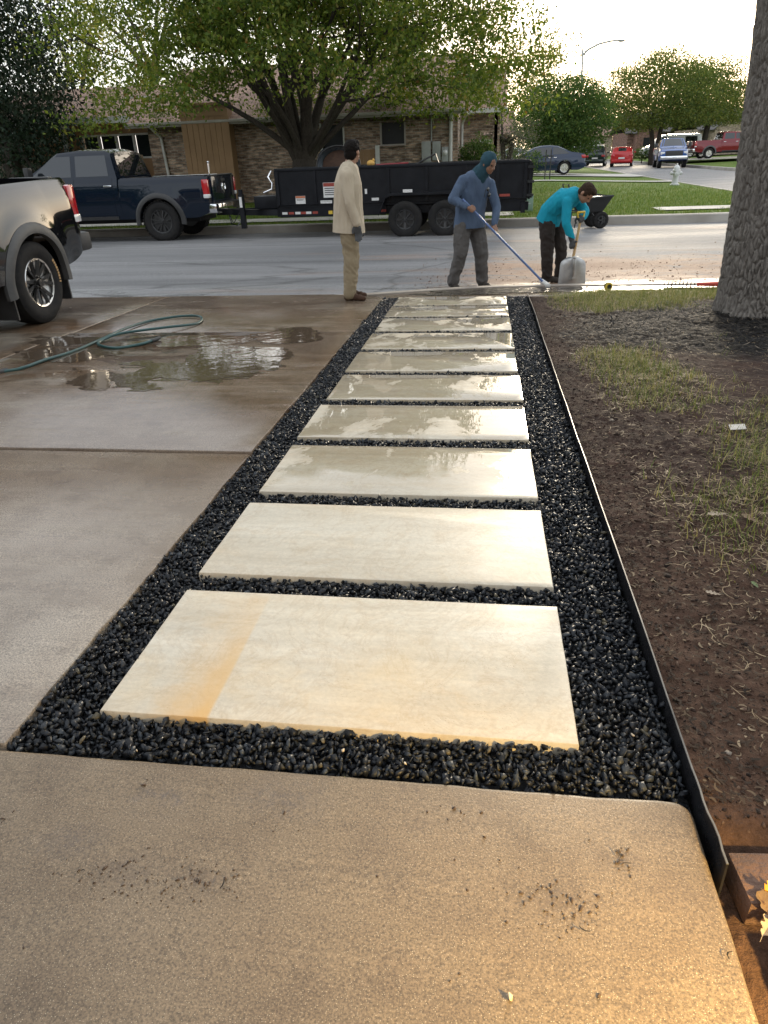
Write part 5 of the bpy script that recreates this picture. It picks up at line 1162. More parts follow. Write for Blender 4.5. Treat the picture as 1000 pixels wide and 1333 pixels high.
    MB().box((x0-0.05, 0, 0.52), (0.5, 0.09, 0.09)).tube([(x0-0.33, 0, 0.50), (x0-0.33, 0, 0.60)], 0.02, 8).blob((x0-0.33, 0, 0.62), 0.028).build('hitch', M_under, t, 40)
    MB().box((x1+0.0, 0, 0.70), (0.22, 1.85, 0.24), bev=0.06).build('front_bumper', bm_, t, 40)
    MB().box((x1-0.05, 0, rail-0.38), (0.12, 1.2, 0.34), bev=0.03).build('grille', M_trim, t, 40)
    for xw in (0, WB):
        for sd in (1, -1): make_wheel(t, (xw, sd*0.865, R), R, 0.29, R*0.60, sd, M_rim, 6, 'split', lugs, detail=detail, letters=letters and sd > 0, M_spoke=M_spoke)
    MB().tube([(0, -0.8, R), (0, 0.8, R)], 0.05, 8).blob((0, 0, R), 0.15).build('axle', M_under, t, 40)
    return t
M_navy = paint('navy_paint', (0.004, 0.009, 0.019), 0.0, 0.12, 0.0, cior=1.38); M_black = paint('black_paint', (0.004, 0.004, 0.005), 0.0, 0.05, cior=1.65)
ram = pickup('pickup_truck', 'dark navy crew-cab pickup with black wheels hitched to the trailer', (-7.52, 17.80, -0.345), PI, M_navy, M_alloyd, M_trim, R=0.435, lugs=True, emblem=True)
bed = thing('tool_pole', 'thin pale pole standing in the navy pickup bed', 'pole', (-6.55, 17.75, 0.55))
MB().tube([(0, 0, 0), (0.0, 0, 0.72)], 0.018, 8).blob((0, 0, 0.74), 0.03).build('pole', M_chrome, bed, 40)
near = pickup('pickup_truck', 'glossy black pickup with machined rims at the left edge, parked on the driveway', (-5.66, 7.17, SL(7.17)), -PI/2, M_black, M_alloy, M_flare, R=0.415, ovh=1.06, tonneau=False, chrome=False, letters=True, cabsuit=1, M_spoke=mat('gunmetal_spoke', (0.03, 0.03, 0.031), 0.25, metal=0.5, c2=(0.05, 0.048, 0.045), scale=9))
near.rotation_euler = (0, SLOPE, -PI/2); 

# ---- plain cars for the distance
def car(name, label, cat, loc, rz, M_body, kind='sedan', group=None, k=1.0):
    t = thing(name, label, cat, loc, rz, group); R = 0.33*(1.08 if kind in ('suv', 'van') else 1)
    if kind == 'sedan':
        WB, x0, x1, W, H, clear = 2.8, -1.08, 3.78, 1.84, 1.45, 0.22
        top = [(x0, 0.80), (x0+0.06, 0.98), (x0+0.40, 1.06), (x0+0.72, 1.10), (x0+1.45, 1.40), (x0+1.9, H), (x0+2.35, 1.44), (x0+2.75, 1.36), (x0+3.55, 0.99), (x1-0.5, 0.86), (x1-0.12, 0.72), (x1, 0.55)]
        belt = [(x0, 0.79), (x0+0.1, 0.95), (x0+0.7, 1.0), (x0+2, 0.97), (x0+3.3, 0.93), (x0+3.6, 0.92), (x1-0.4, 0.80), (x1, 0.52)]
        win = [[(x0+0.85, 1.03), (x0+1.72, 1.0), (x0+1.72, 1.36), (x0+1.35, 1.32)], [(x0+1.80, 1.0), (x0+3.20, 0.97), (x0+2.62, 1.34), (x0+1.80, 1.37)]]; ws, rw = (x0+2.80, x0+3.50), (x0+0.74, x0+1.42); dq = (x0+1.0, x0+1.76, x0+3.1)
    elif kind in ('suv', 'hatch'):
        WB, x0, x1, W, H, clear = 2.65, -0.95, 3.55, 1.84, (1.72 if kind == 'suv' else 1.50), 0.24
        top = [(x0, 0.85), (x0+0.04, 1.10), (x0+0.10, 1.16), (x0+0.42, H-0.10), (x0+0.7, H), (x0+1.8, H+0.01), (x0+2.3, H-0.05), (x0+3.15, 1.08), (x1-0.5, 0.95), (x1-0.12, 0.80), (x1, 0.6)]
        belt = [(x0, 0.84), (x0+0.1, 1.08), (x0+2, 1.03), (x0+3.1, 1.0), (x1-0.4, 0.86), (x1, 0.57)]
        win = [[(x0+0.42, 1.10), (x0+1.12, 1.08), (x0+1.12, H-0.12), (x0+0.62, H-0.13)], [(x0+1.20, 1.08), (x0+2.80, 1.05), (x0+2.25, H-0.14), (x0+1.20, H-0.12)]]; ws, rw = (x0+2.36, x0+3.08), (x0+0.11, x0+0.42); dq = (x0+0.6, x0+1.16, x0+2.75)
    else:
        WB, x0, x1, W, H, clear = 3.3, -1.0, 4.45, 2.0, 2.05, 0.26
        top = [(x0, 1.0), (x0+0.04, 1.4), (x0+0.12, H-0.05), (x0+0.4, H), (x0+3.3, H), (x0+3.8, H-0.1), (x0+4.55, 1.20), (x1-0.3, 1.02), (x1-0.06, 0.85), (x1, 0.6)]
        belt = [(x0, 0.99), (x0+0.1, 1.25), (x0+4.4, 1.15), (x1-0.3, 0.95), (x1, 0.57)]
        win = [[(x0+0.5, 1.32), (x0+1.6, 1.32), (x0+1.6, H-0.2), (x0+0.5, H-0.2)], [(x0+3.2, 1.30), (x0+4.25, 1.24), (x0+3.75, H-0.22), (x0+3.2, H-0.2)]]; ws, rw = (x0+3.86, x0+4.5), (x0+0.045, x0+0.115); dq = (x0+1.8, x0+3.15, x0+4.2)
    s = Shell(top=top, belt=belt, x0=x0, x1=x1, W=W, nose=0.8, nosek=0.16, tail=0.5, tailk=0.12, clear=clear, wr=R, arch=R+0.05, axles=(0, WB), shoulder=0.03, bulge=0.015, tum=0.42 if kind == 'sedan' else 0.26, bed=None)
    s.mesh(0.08).build('body', M_body, t, 32)
    for sd in (1, -1):
        F_ = (lambda m: m) if sd > 0 else mirror
        for q in win: F_(s.side_patch(q, 0.004, 7, 4)).build('window', M_glass, t, 40)
        for a, b in ((dq[0], dq[1]-.01), (dq[1]+0.01, dq[2])):
            if a < 0.5: a = max(a, 0.40)
            d = F_(s.side_patch([(a, clear+0.10), (b, clear+0.10), (b, float(s.zB(b))-.02), (a, float(s.zB(a))-.02)], 0.005, 8, 6)).build('door', M_body, t, 40)
            MB().box((a+0.12, sd*(float(s.ys(a+.12, 0.85))+0.02), 0.86), (0.16, 0.02, 0.03)).build('handle', M_chrome, d)
        MB().box((x0+0.10, sd*(float(s.ys(x0+0.12, 0.82))-0.14), 0.86), (0.24, 0.32, 0.17), bev=0.04).build('tail_light', M_redl, t, 40)
        MB().box((x1-0.16, sd*0.66, 0.64), (0.30, 0.34, 0.14), bev=0.04).build('headlight', M_whl, t, 40)
        mx_ = ws[1]-0.25; MB().box((mx_, sd*(W/2+0.07), float(s.zB(mx_))+0.08), (0.10, 0.18, 0.13), bev=0.03).build('mirror', M_body, t, 40)
    s.top_patch(ws[0], ws[1], 0.84).build('windshield', M_glass, t, 40); s.top_patch(rw[0], rw[1], 0.82).build('rear_window', M_glass, t, 40)
    MB().box((x0-0.02, 0, 0.46), (0.14, W*0.84, 0.22), bev=0.05).build('rear_bumper', M_body, t, 40); MB().box((x0-0.05, 0, 0.68), (0.06, 0.50, 0.12)).build('licence_plate', M_whl, t)
    MB().box((x1-0.02, 0, 0.42), (0.14, W*0.72, 0.18), bev=0.05).build('front_bumper', M_trim, t, 40)
    for xw in (0, WB):
        for sd in (1, -1): make_wheel(t, (xw, sd*(W/2-0.11), R), R, 0.21, R*0.68, sd, M_alloy, detail=False)
    return t
car('parked_sedan', 'dark blue sedan parked behind the trailer on the far lawn drive', 'car', (4.15, 44.3, 0.0), PI, paint('blue_paint', (0.012, 0.024, 0.055), 0.2), 'sedan')
car('parked_sedan', 'white sedan half hidden between the trailer and the blue sedan', 'car', (3.0, 62, -0.02), PI, paint('white_paint', (0.72, 0.73, 0.74), 0), 'sedan')
car('parked_hatchback', 'small red hatchback parked down the side street', 'car', (11.35, 69.0, -0.30), PI*0.44, paint('red_paint', (0.42, 0.018, 0.02), 0.1), 'hatch')
car('parked_suv', 'dark green boxy car just left of the red hatchback', 'car', (9.75, 73.5, -0.30), PI*0.44, paint('green_paint', (0.02, 0.03, 0.028), 0.2), 'suv')
car('parked_suv', 'grey boxy car, leftmost of those parked down the side street', 'car', (9.3, 82, -0.30), PI*0.46, paint('grey_paint', (0.12, 0.125, 0.13), 0.3), 'suv')
car('parked_van', 'white van behind the blue pickup on the right', 'van', (19.3, 80, 0.05), PI*1.02, MATS['white_paint'], 'van')
car('parked_hatchback', 'white car cut off by the big tree trunk', 'car', (19.6, 60.0, 0.03), 0.15, MATS['white_paint'], 'hatch')
p = pickup('pickup_truck', 'red pickup parked side-on beside the far right houses', (18.2, 69.6, 0.08), 0.10, paint('maroon_paint', (0.16, 0.012, 0.018), 0.1), M_alloy, M_flare, R=0.41, detail=False)
p = pickup('pickup_truck', 'bright blue pickup facing the camera down the side street', (13.9, 63.6, -0.30), -PI/2-0.12, paint('royal_paint', (0.02, 0.07, 0.24), 0.1), M_alloy, M_trim, R=0.41, detail=False)

# ================================================================== dump trailer
M_trl = mat('trailer_black', (0.005, 0.006, 0.0085), 0.4, c2=(0.011, 0.012, 0.015), scale=4, rvar=0.12, bump=0.1, bscale=20, spec=0.22)
M_dec = mat('decal_white', (0.68, 0.67, 0.65), 0.5, c2=(0.55, 0.54, 0.52), scale=30); M_decr = mat('decal_red', (0.24, 0.03, 0.022), 0.5, c2=(0.28, 0.05, 0.03), scale=20); M_dech = mat('decal_orange', (0.45, 0.13, 0.05), 0.5)
M_dectx = mat('decal_ink', (0.03, 0.03, 0.03), 0.6); M_yel = mat('decal_yellow', (0.62, 0.42, 0.04), 0.5)
TZ = -0.35
tr = thing('dump_trailer', 'long black tandem-axle dump trailer hitched behind the navy pickup', 'trailer', (0, 0, TZ))
yn, yf = 16.62, 18.35                                  # box sides
xa, xb_, zb, zt_ = -4.62, 0.86, 0.72, 1.40             # box extents
for nm, y in (('side_wall', yn), ('side_wall', yf)):
    wl = MB().box(((xa+xb_)/2, y, (zb+zt_)/2), (xb_-xa, 0.035, zt_-zb)).build(nm, M_trl, tr)
    sg = -1 if y == yn else 1
    MB().box(((xa+xb_)/2, y, zt_+0.03), (xb_-xa+0.04, 0.085, 0.06), bev=0.01).build('top_rail', M_trl, wl, 30)
    for x in (-4.59, -3.75, -2.95, -2.12, -1.29, -0.46, 0.22, 0.80):
        MB().box((x, y+sg*0.038, (zb+zt_)/2), (0.06, 0.042, zt_-zb-0.005)).build('stake', M_trl, wl)
MB().box((xa-0.012, (yn+yf)/2, (zb+zt_)/2), (0.04, yf-yn+0.05, zt_-zb+0.05)).build('front_wall', M_trl, tr)
MB().box(((xa+xb_)/2, (yn+yf)/2, zb-0.03), (xb_-xa, yf-yn-0.04, 0.05)).build('bed_floor', M_trl, tr)
gt = MB().box((xb_+0.035, (yn+yf)/2, (zb+zt_)/2+0.01), (0.04, yf-yn+0.06, zt_-zb+0.06)).build('tailgate', M_trl, tr)
for y in np.linspace(yn+0.05, yf-0.05, 4): MB().box((xb_+0.075, y, (zb+zt_)/2), (0.04, 0.06, zt_-zb)).build('stake', M_trl, gt)
for z in (zb+0.06, zb+0.32, zt_-0.08): MB().box((xb_+0.05, yn-0.055, z), (0.14, 0.05, 0.05)).build('hinge', M_under, gt)
fr = MB()
for y in (yn+0.18, yf-0.18): fr.box((-1.9, y, 0.56), (5.6, 0.09, 0.17))
for x in np.linspace(-4.4, 0.7, 9): fr.box((x, (yn+yf)/2, 0.59), (0.07, yf-yn-0.2, 0.09))
fr.box((0.78, (yn+yf)/2, 0.53), (0.09, yf-yn, 0.20)).build('frame', M_trl, tr)
sk = MB().box((-3.40, yn+0.055, 0.565), (2.4, 0.04, 0.20)).build('frame_rail', M_trl, tr)
MB().box((0.35, yn+0.055, 0.565), (0.95, 0.04, 0.20)).build('frame_rail', M_trl, tr)
# tongue
tg = MB(); yc = (yn+yf)/2
for s_ in (1, -1): tg.bar((-4.5, yc+s_*0.72, 0.56), (-5.95, yc+s_*0.07, 0.56), 0.07, 0.13)
tg.box((-6.05, yc, 0.57), (0.35, 0.16, 0.13)).build('tongue', M_trl, tr)
MB().box((-4.95, yc-0.3, 0.78), (0.62, 0.62, 0.26), bev=0.02).build('pump_box', M_trl, tr, 30)
jk = MB().box((-5.55, yc-0.62, 0.60), (0.11, 0.11, 0.72)).tube([(-5.55, yc-0.62, 0.9), (-5.55, yc-0.62, 1.06)], 0.05, 10).build('jack', M_trl, tr, 40)
MB().box((-5.55, yc-0.685, 0.80), (0.06, 0.01, 0.22)).build('decal', M_dec, jk)
MB().tube([(-6.1, yc, 0.55), (-6.0, yc-0.2, 0.32), (-5.8, yc-0.35, 0.28), (-5.6, yc-0.4, 0.50)], 0.012, 6).build('safety_chain', M_chrome, tr, 40)
MB().tube([(-6.15, yc+.1, 0.60), (-6.0, yc-.1, 0.36), (-5.9, yc-0.3, 0.34), (-5.72, yc-0.35, 0.56)], 0.01, 6).build('breakaway_cable', M_trim, tr, 40)
# bent tarp arm on the front wall
MB().tube([(-4.75, yn+0.1, 1.42), (-4.80, yn, 1.30), (-4.70, yn-0.06, 1.18), (-4.72, yn-0.06, 1.06), (-4.92, yn-0.05, 0.99)], 0.016, 6).build('crank_arm', M_chrome, tr, 40)
# fender over the two axles and four wheels
XW = (-1.755, -0.88); RW = 0.375
for y, sg in ((yn-0.13, -1), (yf+0.13, 1)):
    f_ = MB(); poly = [(-2.33, 0.50), (-2.17, 0.86), (-2.05, 0.91), (-0.58, 0.91), (-0.46, 0.86), (-0.30, 0.50)]
    V = [(x, y+d, z) for x, z in poly for d in (-0.14, 0.14)]
    f_.add(V, [(2*i, 2*i+1, 2*i+3, 2*i+2) for i in range(5)]); V2 = [(x, y+d, z-0.02) for x, z in poly for d in (-0.14, 0.14)]
    f_.add(V2, [(2*i+2, 2*i+3, 2*i+1, 2*i) for i in range(5)])
    f_.add([(x, y+sg*0.14, z+h) for x, z in poly for h in (0.0, -0.05)], [(2*i, 2*i+1, 2*i+3, 2*i+2) for i in range(5)])
    fb = f_.build('fender', M_trl, tr); MB().box((-1.68, y+sg*0.146, 0.945), (0.20, 0.012, 0.06)).build('reflector', M_dec, fb)
    for x in XW: make_wheel(tr, (x, y, RW), RW, 0.23, 0.205, sg, M_alloyd, 8, 'solid', False)
for x in XW: MB().tube([(x, yn, RW), (x, yf, RW)], 0.04, 8).build('axle', M_under, tr)
# stickers, reflective tape
def decal(c, w_, h_, m=None, y=None, header=None, lines=0, parent=None):
    y = yn-0.0205 if y is None else y
    d = MB().box((c[0], y, c[1]), (w_, 0.004, h_)).build('decal', m or M_dec, parent or tr)
    if header: MB().box((c[0], y-0.003, c[1]+h_*0.36), (w_*0.96, 0.003, h_*0.24)).build('header_band', header, d)
    if lines:
        lm = MB()
        for k in range(lines): lm.box((c[0]-w_*0.05*(k % 2), y-0.003, c[1]+h_*(0.12-0.14*k)), (w_*(0.8-0.12*(k % 2)), 0.003, h_*0.055))
        lm.build('print', M_dectx, d)
decal((-3.42, 1.00), 0.30, 0.30, header=M_decr, lines=4); decal((-3.52, 0.765), 0.26, 0.06, lines=1); decal((-3.28, 0.775), 0.14, 0.05, m=M_decr)
decal((-4.10, 0.82), 0.22, 0.16, header=M_dech, lines=2); decal((-4.42, 0.85), 0.16, 0.11, header=M_dech, y=yc-0.3-0.3145, lines=2); decal((-4.43, 0.75), 0.24, 0.05, y=yc-0.3-0.3145)
decal((-3.45, 0.545), 0.09, 0.07, m=M_yel, y=yn+0.033); decal((-3.33, 0.545), 0.07, 0.07, m=M_yel, y=yn+0.033); decal((-3.12, 0.545), 0.05, 0.07, m=M_yel, y=yn+0.033)
decal((-2.42, 0.79), 0.16, 0.055); decal((-2.62, 0.95), 0.05, 0.10)
for x in (-4.5, -4.2, -3.95): decal((x, 0.55), 0.12, 0.05, y=yn+0.033)
for x in (-4.35, -4.07, -3.8, -2.25): decal((x, 0.55), 0.12, 0.05, m=M_decr, y=yn+0.033)
decal((0.38, 0.79), 0.22, 0.05, m=M_decr); decal((0.15, 0.79), 0.18, 0.05)
# things riding in the trailer
M_barrow = mat('barrow_steel', (0.05, 0.07, 0.085), 0.3, c2=(0.09, 0.10, 0.11), scale=7, rvar=0.1)
M_wood = mat('ash_wood', (0.52, 0.34, 0.15), 0.5, c2=(0.42, 0.26, 0.11), scale=9, bump=0.1, bscale=60)
wbq = thing('wheelbarrow', 'wheelbarrow tub tipped on edge above the trailer rail, soil inside', 'wheelbarrow', (-3.35, 17.5, 1.12))
V = []; nn_ = 20
for (rx, rz_, yy) in ((0.50, 0.40, -0.10), (0.49, 0.39, -0.09), (0.36, 0.27, 0.16), (0.30, 0.22, 0.18)):
    for k in range(nn_): a = 2*PI*k/nn_; V.append((rx*math.copysign(abs(math.cos(a))**0.75, math.cos(a)), yy, rz_*math.copysign(abs(math.sin(a))**0.75, math.sin(a))))
mb = MB().add(V, [(i*nn_+k, i*nn_+(k+1) % nn_, (i+1)*nn_+(k+1) % nn_, (i+1)*nn_+k) for i in range(3) for k in range(nn_)]); mb.f.append(tuple(range(3*nn_, 4*nn_))); mb.build('tub', M_barrow, wbq, 50)
MB().tube([(0.50*math.cos(a), -0.10, 0.40*math.sin(a)) for a in np.linspace(0, 2*PI, 28)], 0.016, 6).build('rim', M_trim, wbq, 60)
V = [(0.40*math.cos(a)*q, 0.05-0.12*(1-q)*0.5, 0.31*math.sin(a)*q) for q in (1, 0.7, 0.35, 0.02) for a in np.linspace(0, 2*PI, 20, endpoint=False)]
MB().add(V, [(i*20+k, i*20+(k+1) % 20, (i+1)*20+(k+1) % 20, (i+1)*20+k) for i in range(3) for k in range(20)]).build('soil_load', mat('rusty_soil', (0.085, 0.045, 0.027), 0.9, c2=(0.05, 0.028, 0.02), scale=20, bump=0.5, bscale=30), wbq, 60)
def hand_pole(name, label, cat, a, b, m, rr=0.018):
    a, b = Vector(a), Vector(b); t = thing(name, label, cat, tuple(a)); MB().tube([(0, 0, 0), tuple((b-a)*0.5), tuple(b-a)], rr, 8).build('shaft', m, t, 60); return t
t = hand_pole('rake_pole', 'red tool handle lying along the trailer rail', 'handle', (-2.45, 17.1, 1.105), (-1.75, 17.3, 1.12), mat('red_handle', (0.26, 0.03, 0.035), 0.4, c2=(0.2, 0.02, 0.03), scale=8))
t = thing('sack', 'small yellow sack on top of the trailer load', 'sack', (-2.55, 17.0, 1.08)); MB().blob((0, 0, 0.06), (0.09, 0.12, 0.07), 12, 8).build('bag', mat('sack_yellow', (0.60, 0.36, 0.08), 0.7, c2=(0.45, 0.25, 0.06), scale=14), t, 60); MB().blob((0.06, 0, 0.12), (0.03, 0.03, 0.04)).build('knot', MATS['sack_yellow'], t, 60)
t = hand_pole('shovel', 'dark shovel sticking up from the trailer load', 'shovel', (-1.75, 17.4, 1.02), (-1.15, 17.45, 1.28), M_trim); MB().prism([(-0.1, 0), (0.1, 0), (0.1, 0.2), (0, 0.28), (-0.1, 0.2)], -0.004, 0.004, Matrix.Translation((0.6, 0.05, 0.26)) @ Matrix.Rotation(1.2, 4, 'Y') @ Matrix.Rotation(-1.57, 4, 'Z')).build('blade', M_trim, t)
soil_v = MB(); nx_, ny_ = 44, 14
gx, gy = np.meshgrid(np.linspace(xa+0.05, xb_-0.05, nx_), np.linspace(yn+0.04, yf-0.04, ny_), indexing='ij'); gz = 1.18+0.22*fbm(gx*1.4, gy*1.8, oct=4, s=8)
o = link('dirt_load', np_mesh('dirt_load', np.stack([gx, gy, gz+TZ-0.10], -1).reshape(-1, 3), grid_faces(nx_, ny_), True), MATS['rusty_soil']); tag(o, 'mound of excavated soil filling the dump trailer', 'soil', kind='stuff')
# ================================================================== people
def fuse(name, mb, m, parent, voxel=0.009, smooth=4, wr=0.0, wsc=(9, 9, 5), seed=0, origin=(0, 0, 0), cut=None):
    """union of overlapping closed pieces into one continuous skin"""
    me = bpy.data.meshes.new('tmp'); O = Vector(origin); me.from_pydata([tuple(Vector(v)-O) for v in mb.v], [], mb.f); me.validate(); me.update()
    bm = bmesh.new(); bm.from_mesh(me); bmesh.ops.recalc_face_normals(bm, faces=bm.faces); bm.to_mesh(me); bm.free()
    ob = bpy.data.objects.new('tmp', me); COL.objects.link(ob)
    md = ob.modifiers.new('r', 'REMESH'); md.mode = 'VOXEL'; md.voxel_size = voxel
    ms = ob.modifiers.new('s', 'SMOOTH'); ms.factor = 0.5; ms.iterations = smooth
    dg = bpy.context.evaluated_depsgraph_get(); out = bpy.data.meshes.new_from_object(ob.evaluated_get(dg)); bpy.data.objects.remove(ob); bpy.data.meshes.remove(me)
    out.name = name; n = len(out.vertices)
    if wr:
        co = np.zeros(n*3, np.float32); out.vertices.foreach_get('co', co); co = co.reshape(-1, 3); no = np.zeros(n*3, np.float32); out.vertex_normals.foreach_get('vector', no); no = no.reshape(-1, 3)
        f = fbm(co[:, 0]*wsc[0]+seed, co[:, 1]*wsc[1], co[:, 2]*wsc[2]+0.6*np.sin(co[:, 0]*11), oct=3, s=seed)
        rid = 0.5-np.abs(f)*3.2
        co += no*(wr*np.clip(rid, -0.6, 0.5))[:, None]; out.vertices.foreach_set('co', co.ravel())
    if cut:                                            # open hem: drop everything below the plane
        bm = bmesh.new(); bm.from_mesh(out); bmesh.ops.bisect_plane(bm, geom=bm.verts[:]+bm.edges[:]+bm.faces[:], plane_co=Vector(cut[0])-O, plane_no=Vector(cut[1]), clear_inner=True); bm.to_mesh(out); bm.free()
    out.polygons.foreach_set('use_smooth', np.ones(len(out.polygons), bool)); out.materials.clear()
    return link(name, out, m, parent)
def seg(mb, a, b, ra, rb, n=12):
    a, b = Vector(a), Vector(b); mb.tube([a, a*0.5+b*0.5, b], [ra, (ra+rb)/2*1.02, rb], n); mb.blob(a, ra, n, 8); mb.blob(b, rb, n, 8)
def frame_of(fwd, up):
    u = Vector(up).normalized(); f = Vector(fwd); f = (f-u*f.dot(u)).normalized(); r_ = f.cross(u).normalized()
    return Matrix((r_, f, u)).transposed()             # columns: right, forward, up
def torso(mb, rows, inf=0.0):
    """rows: (centre, frame, half width, half depth)"""
    for (c0, R0, w0, d0), (c1, R1, w1, d1) in zip(rows, rows[1:]):
        k = 12
        for i in range(k+1):
            t = i/k; c = Vector(c0).lerp(Vector(c1), t); R_ = R0.lerp(R1, t) if hasattr(R0, 'lerp') else R0
            mb.blob(c, (w0+(w1-w0)*t+inf, d0+(d1-d0)*t+inf, 0.075+inf), 16, 9, R_)
def head_mesh(mb, c, R_, s=1.0):
    c = Vector(c); P = lambda x, y, z: c+R_ @ Vector((x*s, y*s, z*s))
    mb.blob(P(0, -0.008, 0.028), (0.076*s, 0.096*s, 0.088*s), 18, 12, R_)           # skull
    mb.blob(P(0, 0.022, -0.035), (0.060*s, 0.066*s, 0.075*s), 16, 10, R_)           # face
    mb.blob(P(0, 0.050, -0.082), (0.034*s, 0.030*s, 0.026*s), 12, 8, R_)            # chin
    mb.tube([P(0, 0.086, 0.018), P(0, 0.102, -0.018), P(0, 0.108, -0.030)], [0.008*s, 0.012*s, 0.015*s], 8); mb.blob(P(0, 0.098, -0.032), (0.018*s, 0.014*s, 0.011*s), 10, 6, R_)
    mb.blob(P(0, 0.080, 0.022), (0.045*s, 0.012*s, 0.008*s), 12, 6, R_)             # brow
    mb.blob(P(0, 0.082, -0.060), (0.024*s, 0.012*s, 0.010*s), 10, 6, R_)            # lips
    for sd in (1, -1): mb.blob(P(sd*0.078, -0.010, -0.010), (0.012*s, 0.022*s, 0.033*s), 10, 8, R_)
def grip(mb, c, axis, palm_dir, r_=0.022, s=1.0):
    """closed hand round a shaft: palm behind, four curled fingers and a thumb from the side of the palm"""
    a = Vector(axis).normalized(); p = Vector(palm_dir); p = (p-a*p.dot(a)).normalized(); q = a.cross(p); c = Vector(c)
    R_ = Matrix((a, p, q)).transposed(); mb.blob(c+p*(r_+0.016)*s, (0.043*s, 0.017*s, 0.040*s), 12, 8, R_)
    for i, (o, L) in enumerate(((-0.032, 0.86), (-0.011, 1.0), (0.011, 0.95), (0.032, 0.78))):
        pts = []
        for t in np.linspace(0.25, 3.6*L, 7): rr = r_+0.009; pts.append(c+a*o*s+p*math.cos(t)*rr*s+q*math.sin(t)*rr*s)
        mb.tube([c+a*o*s+p*(r_+0.02)*s+q*0.018*s]+pts, [0.010*s]*2+[0.0098*s, 0.0095*s, 0.009*s, 0.0085*s, 0.008*s, 0.007*s], 8)
    pts = [c+a*-0.030*s+p*(r_+0.012)*s-q*0.020*s]
    for t in np.linspace(-0.7, -2.2, 4): pts.append(c+a*(-0.045)*s+p*math.cos(t)*(r_+0.010)*s+q*math.sin(t)*(r_+0.010)*s)
    mb.tube(pts, [0.013*s, 0.012*s, 0.011*s, 0.0105*s, 0.009*s], 8)
def hanging_hand(mb, wr_, d, side, s=1.0):
    """relaxed, slightly curled hand hanging from the wrist along d"""
    d = Vector(d).normalized(); sd = Vector(side); sd = (sd-d*sd.dot(d)).normalized(); q = d.cross(sd); w_ = Vector(wr_); R_ = Matrix((sd, q, d)).transposed()
    mb.blob(w_+d*0.055*s, (0.040*s, 0.019*s, 0.055*s), 12, 8, R_)
    for o, L in ((-0.030, 0.068), (-0.010, 0.080), (0.011, 0.076), (0.031, 0.060)):
        b = w_+d*0.092*s+sd*o*s; m1 = b+d*L*0.45*s+q*0.010*s; m2 = m1+d*L*0.32*s+q*0.022*s; e = m2+d*L*0.18*s+q*0.024*s; mb.tube([w_+d*0.06*s+sd*o*0.8*s, b, m1, m2, e], [0.011*s, 0.0105*s, 0.0098*s, 0.009*s, 0.007*s], 8)
    b = w_+d*0.03*s-sd*0.034*s; mb.tube([b, b+d*0.035*s-sd*0.018*s+q*0.012*s, b+d*0.062*s-sd*0.014*s+q*0.028*s], [0.014*s, 0.012*s, 0.009*s], 8)
def shoe(mb, ank, toe, s=1.0, h=0.05):
    a, t = Vector(ank), Vector(toe); g = t.z; d = Vector((t.x-a.x, t.y-a.y, 0)).normalized(); R_ = frame_of(d, (0, 0, 1)); heel = Vector((a.x, a.y, 0))-d*0.06; tip = Vector((t.x, t.y, 0))
    L = (tip-heel).length
    for q, w_, hh in ((0.08, 0.038, 0.045), (0.28, 0.040, 0.052), (0.5, 0.042, 0.046), (0.72, 0.047, 0.038), (0.9, 0.040, 0.030)):
        p = heel+d*L*q; mb.blob((p.x, p.y, g+hh*0.9), (w_*s, L*0.16, hh*s), 12, 8, R_)
    seg(mb, (a.x, a.y, g+0.07), (a.x, a.y, g+0.13), 0.046*s, 0.046*s)
def cloth(name, c, c2, sc=7, rough=0.85, bs=180):
    return mat(name, c, rough, c2=c2, scale=sc, bump=0.15, bscale=bs, spec=0.2)
M_skin = mat('skin_tan', (0.34, 0.185, 0.115), 0.5, c2=(0.28, 0.145, 0.09), scale=12); M_skin2 = mat('skin_brown', (0.24, 0.125, 0.075), 0.5, c2=(0.19, 0.095, 0.058), scale=12)
M_hair = mat('dark_hair', (0.006, 0.0045, 0.004), 0.7, c2=(0.012, 0.009, 0.007), scale=60, bump=0.4, bscale=220, spec=0.12); M_hairb = mat('brown_hair', (0.028, 0.016, 0.010), 0.7, c2=(0.05, 0.03, 0.018), scale=60, bump=0.4, bscale=220, spec=0.15)
M_glove = mat('grey_glove', (0.035, 0.036, 0.038), 0.75, c2=(0.06, 0.06, 0.06), scale=20, bump=0.3, bscale=150); M_eye = mat('eye_dark', (0.02, 0.012, 0.01), 0.2)
M_boot = cloth('brown_boot', (0.085, 0.045, 0.03), (0.055, 0.03, 0.02)); M_bootd = cloth('dark_boot', (0.03, 0.026, 0.024), (0.05, 0.042, 0.036))
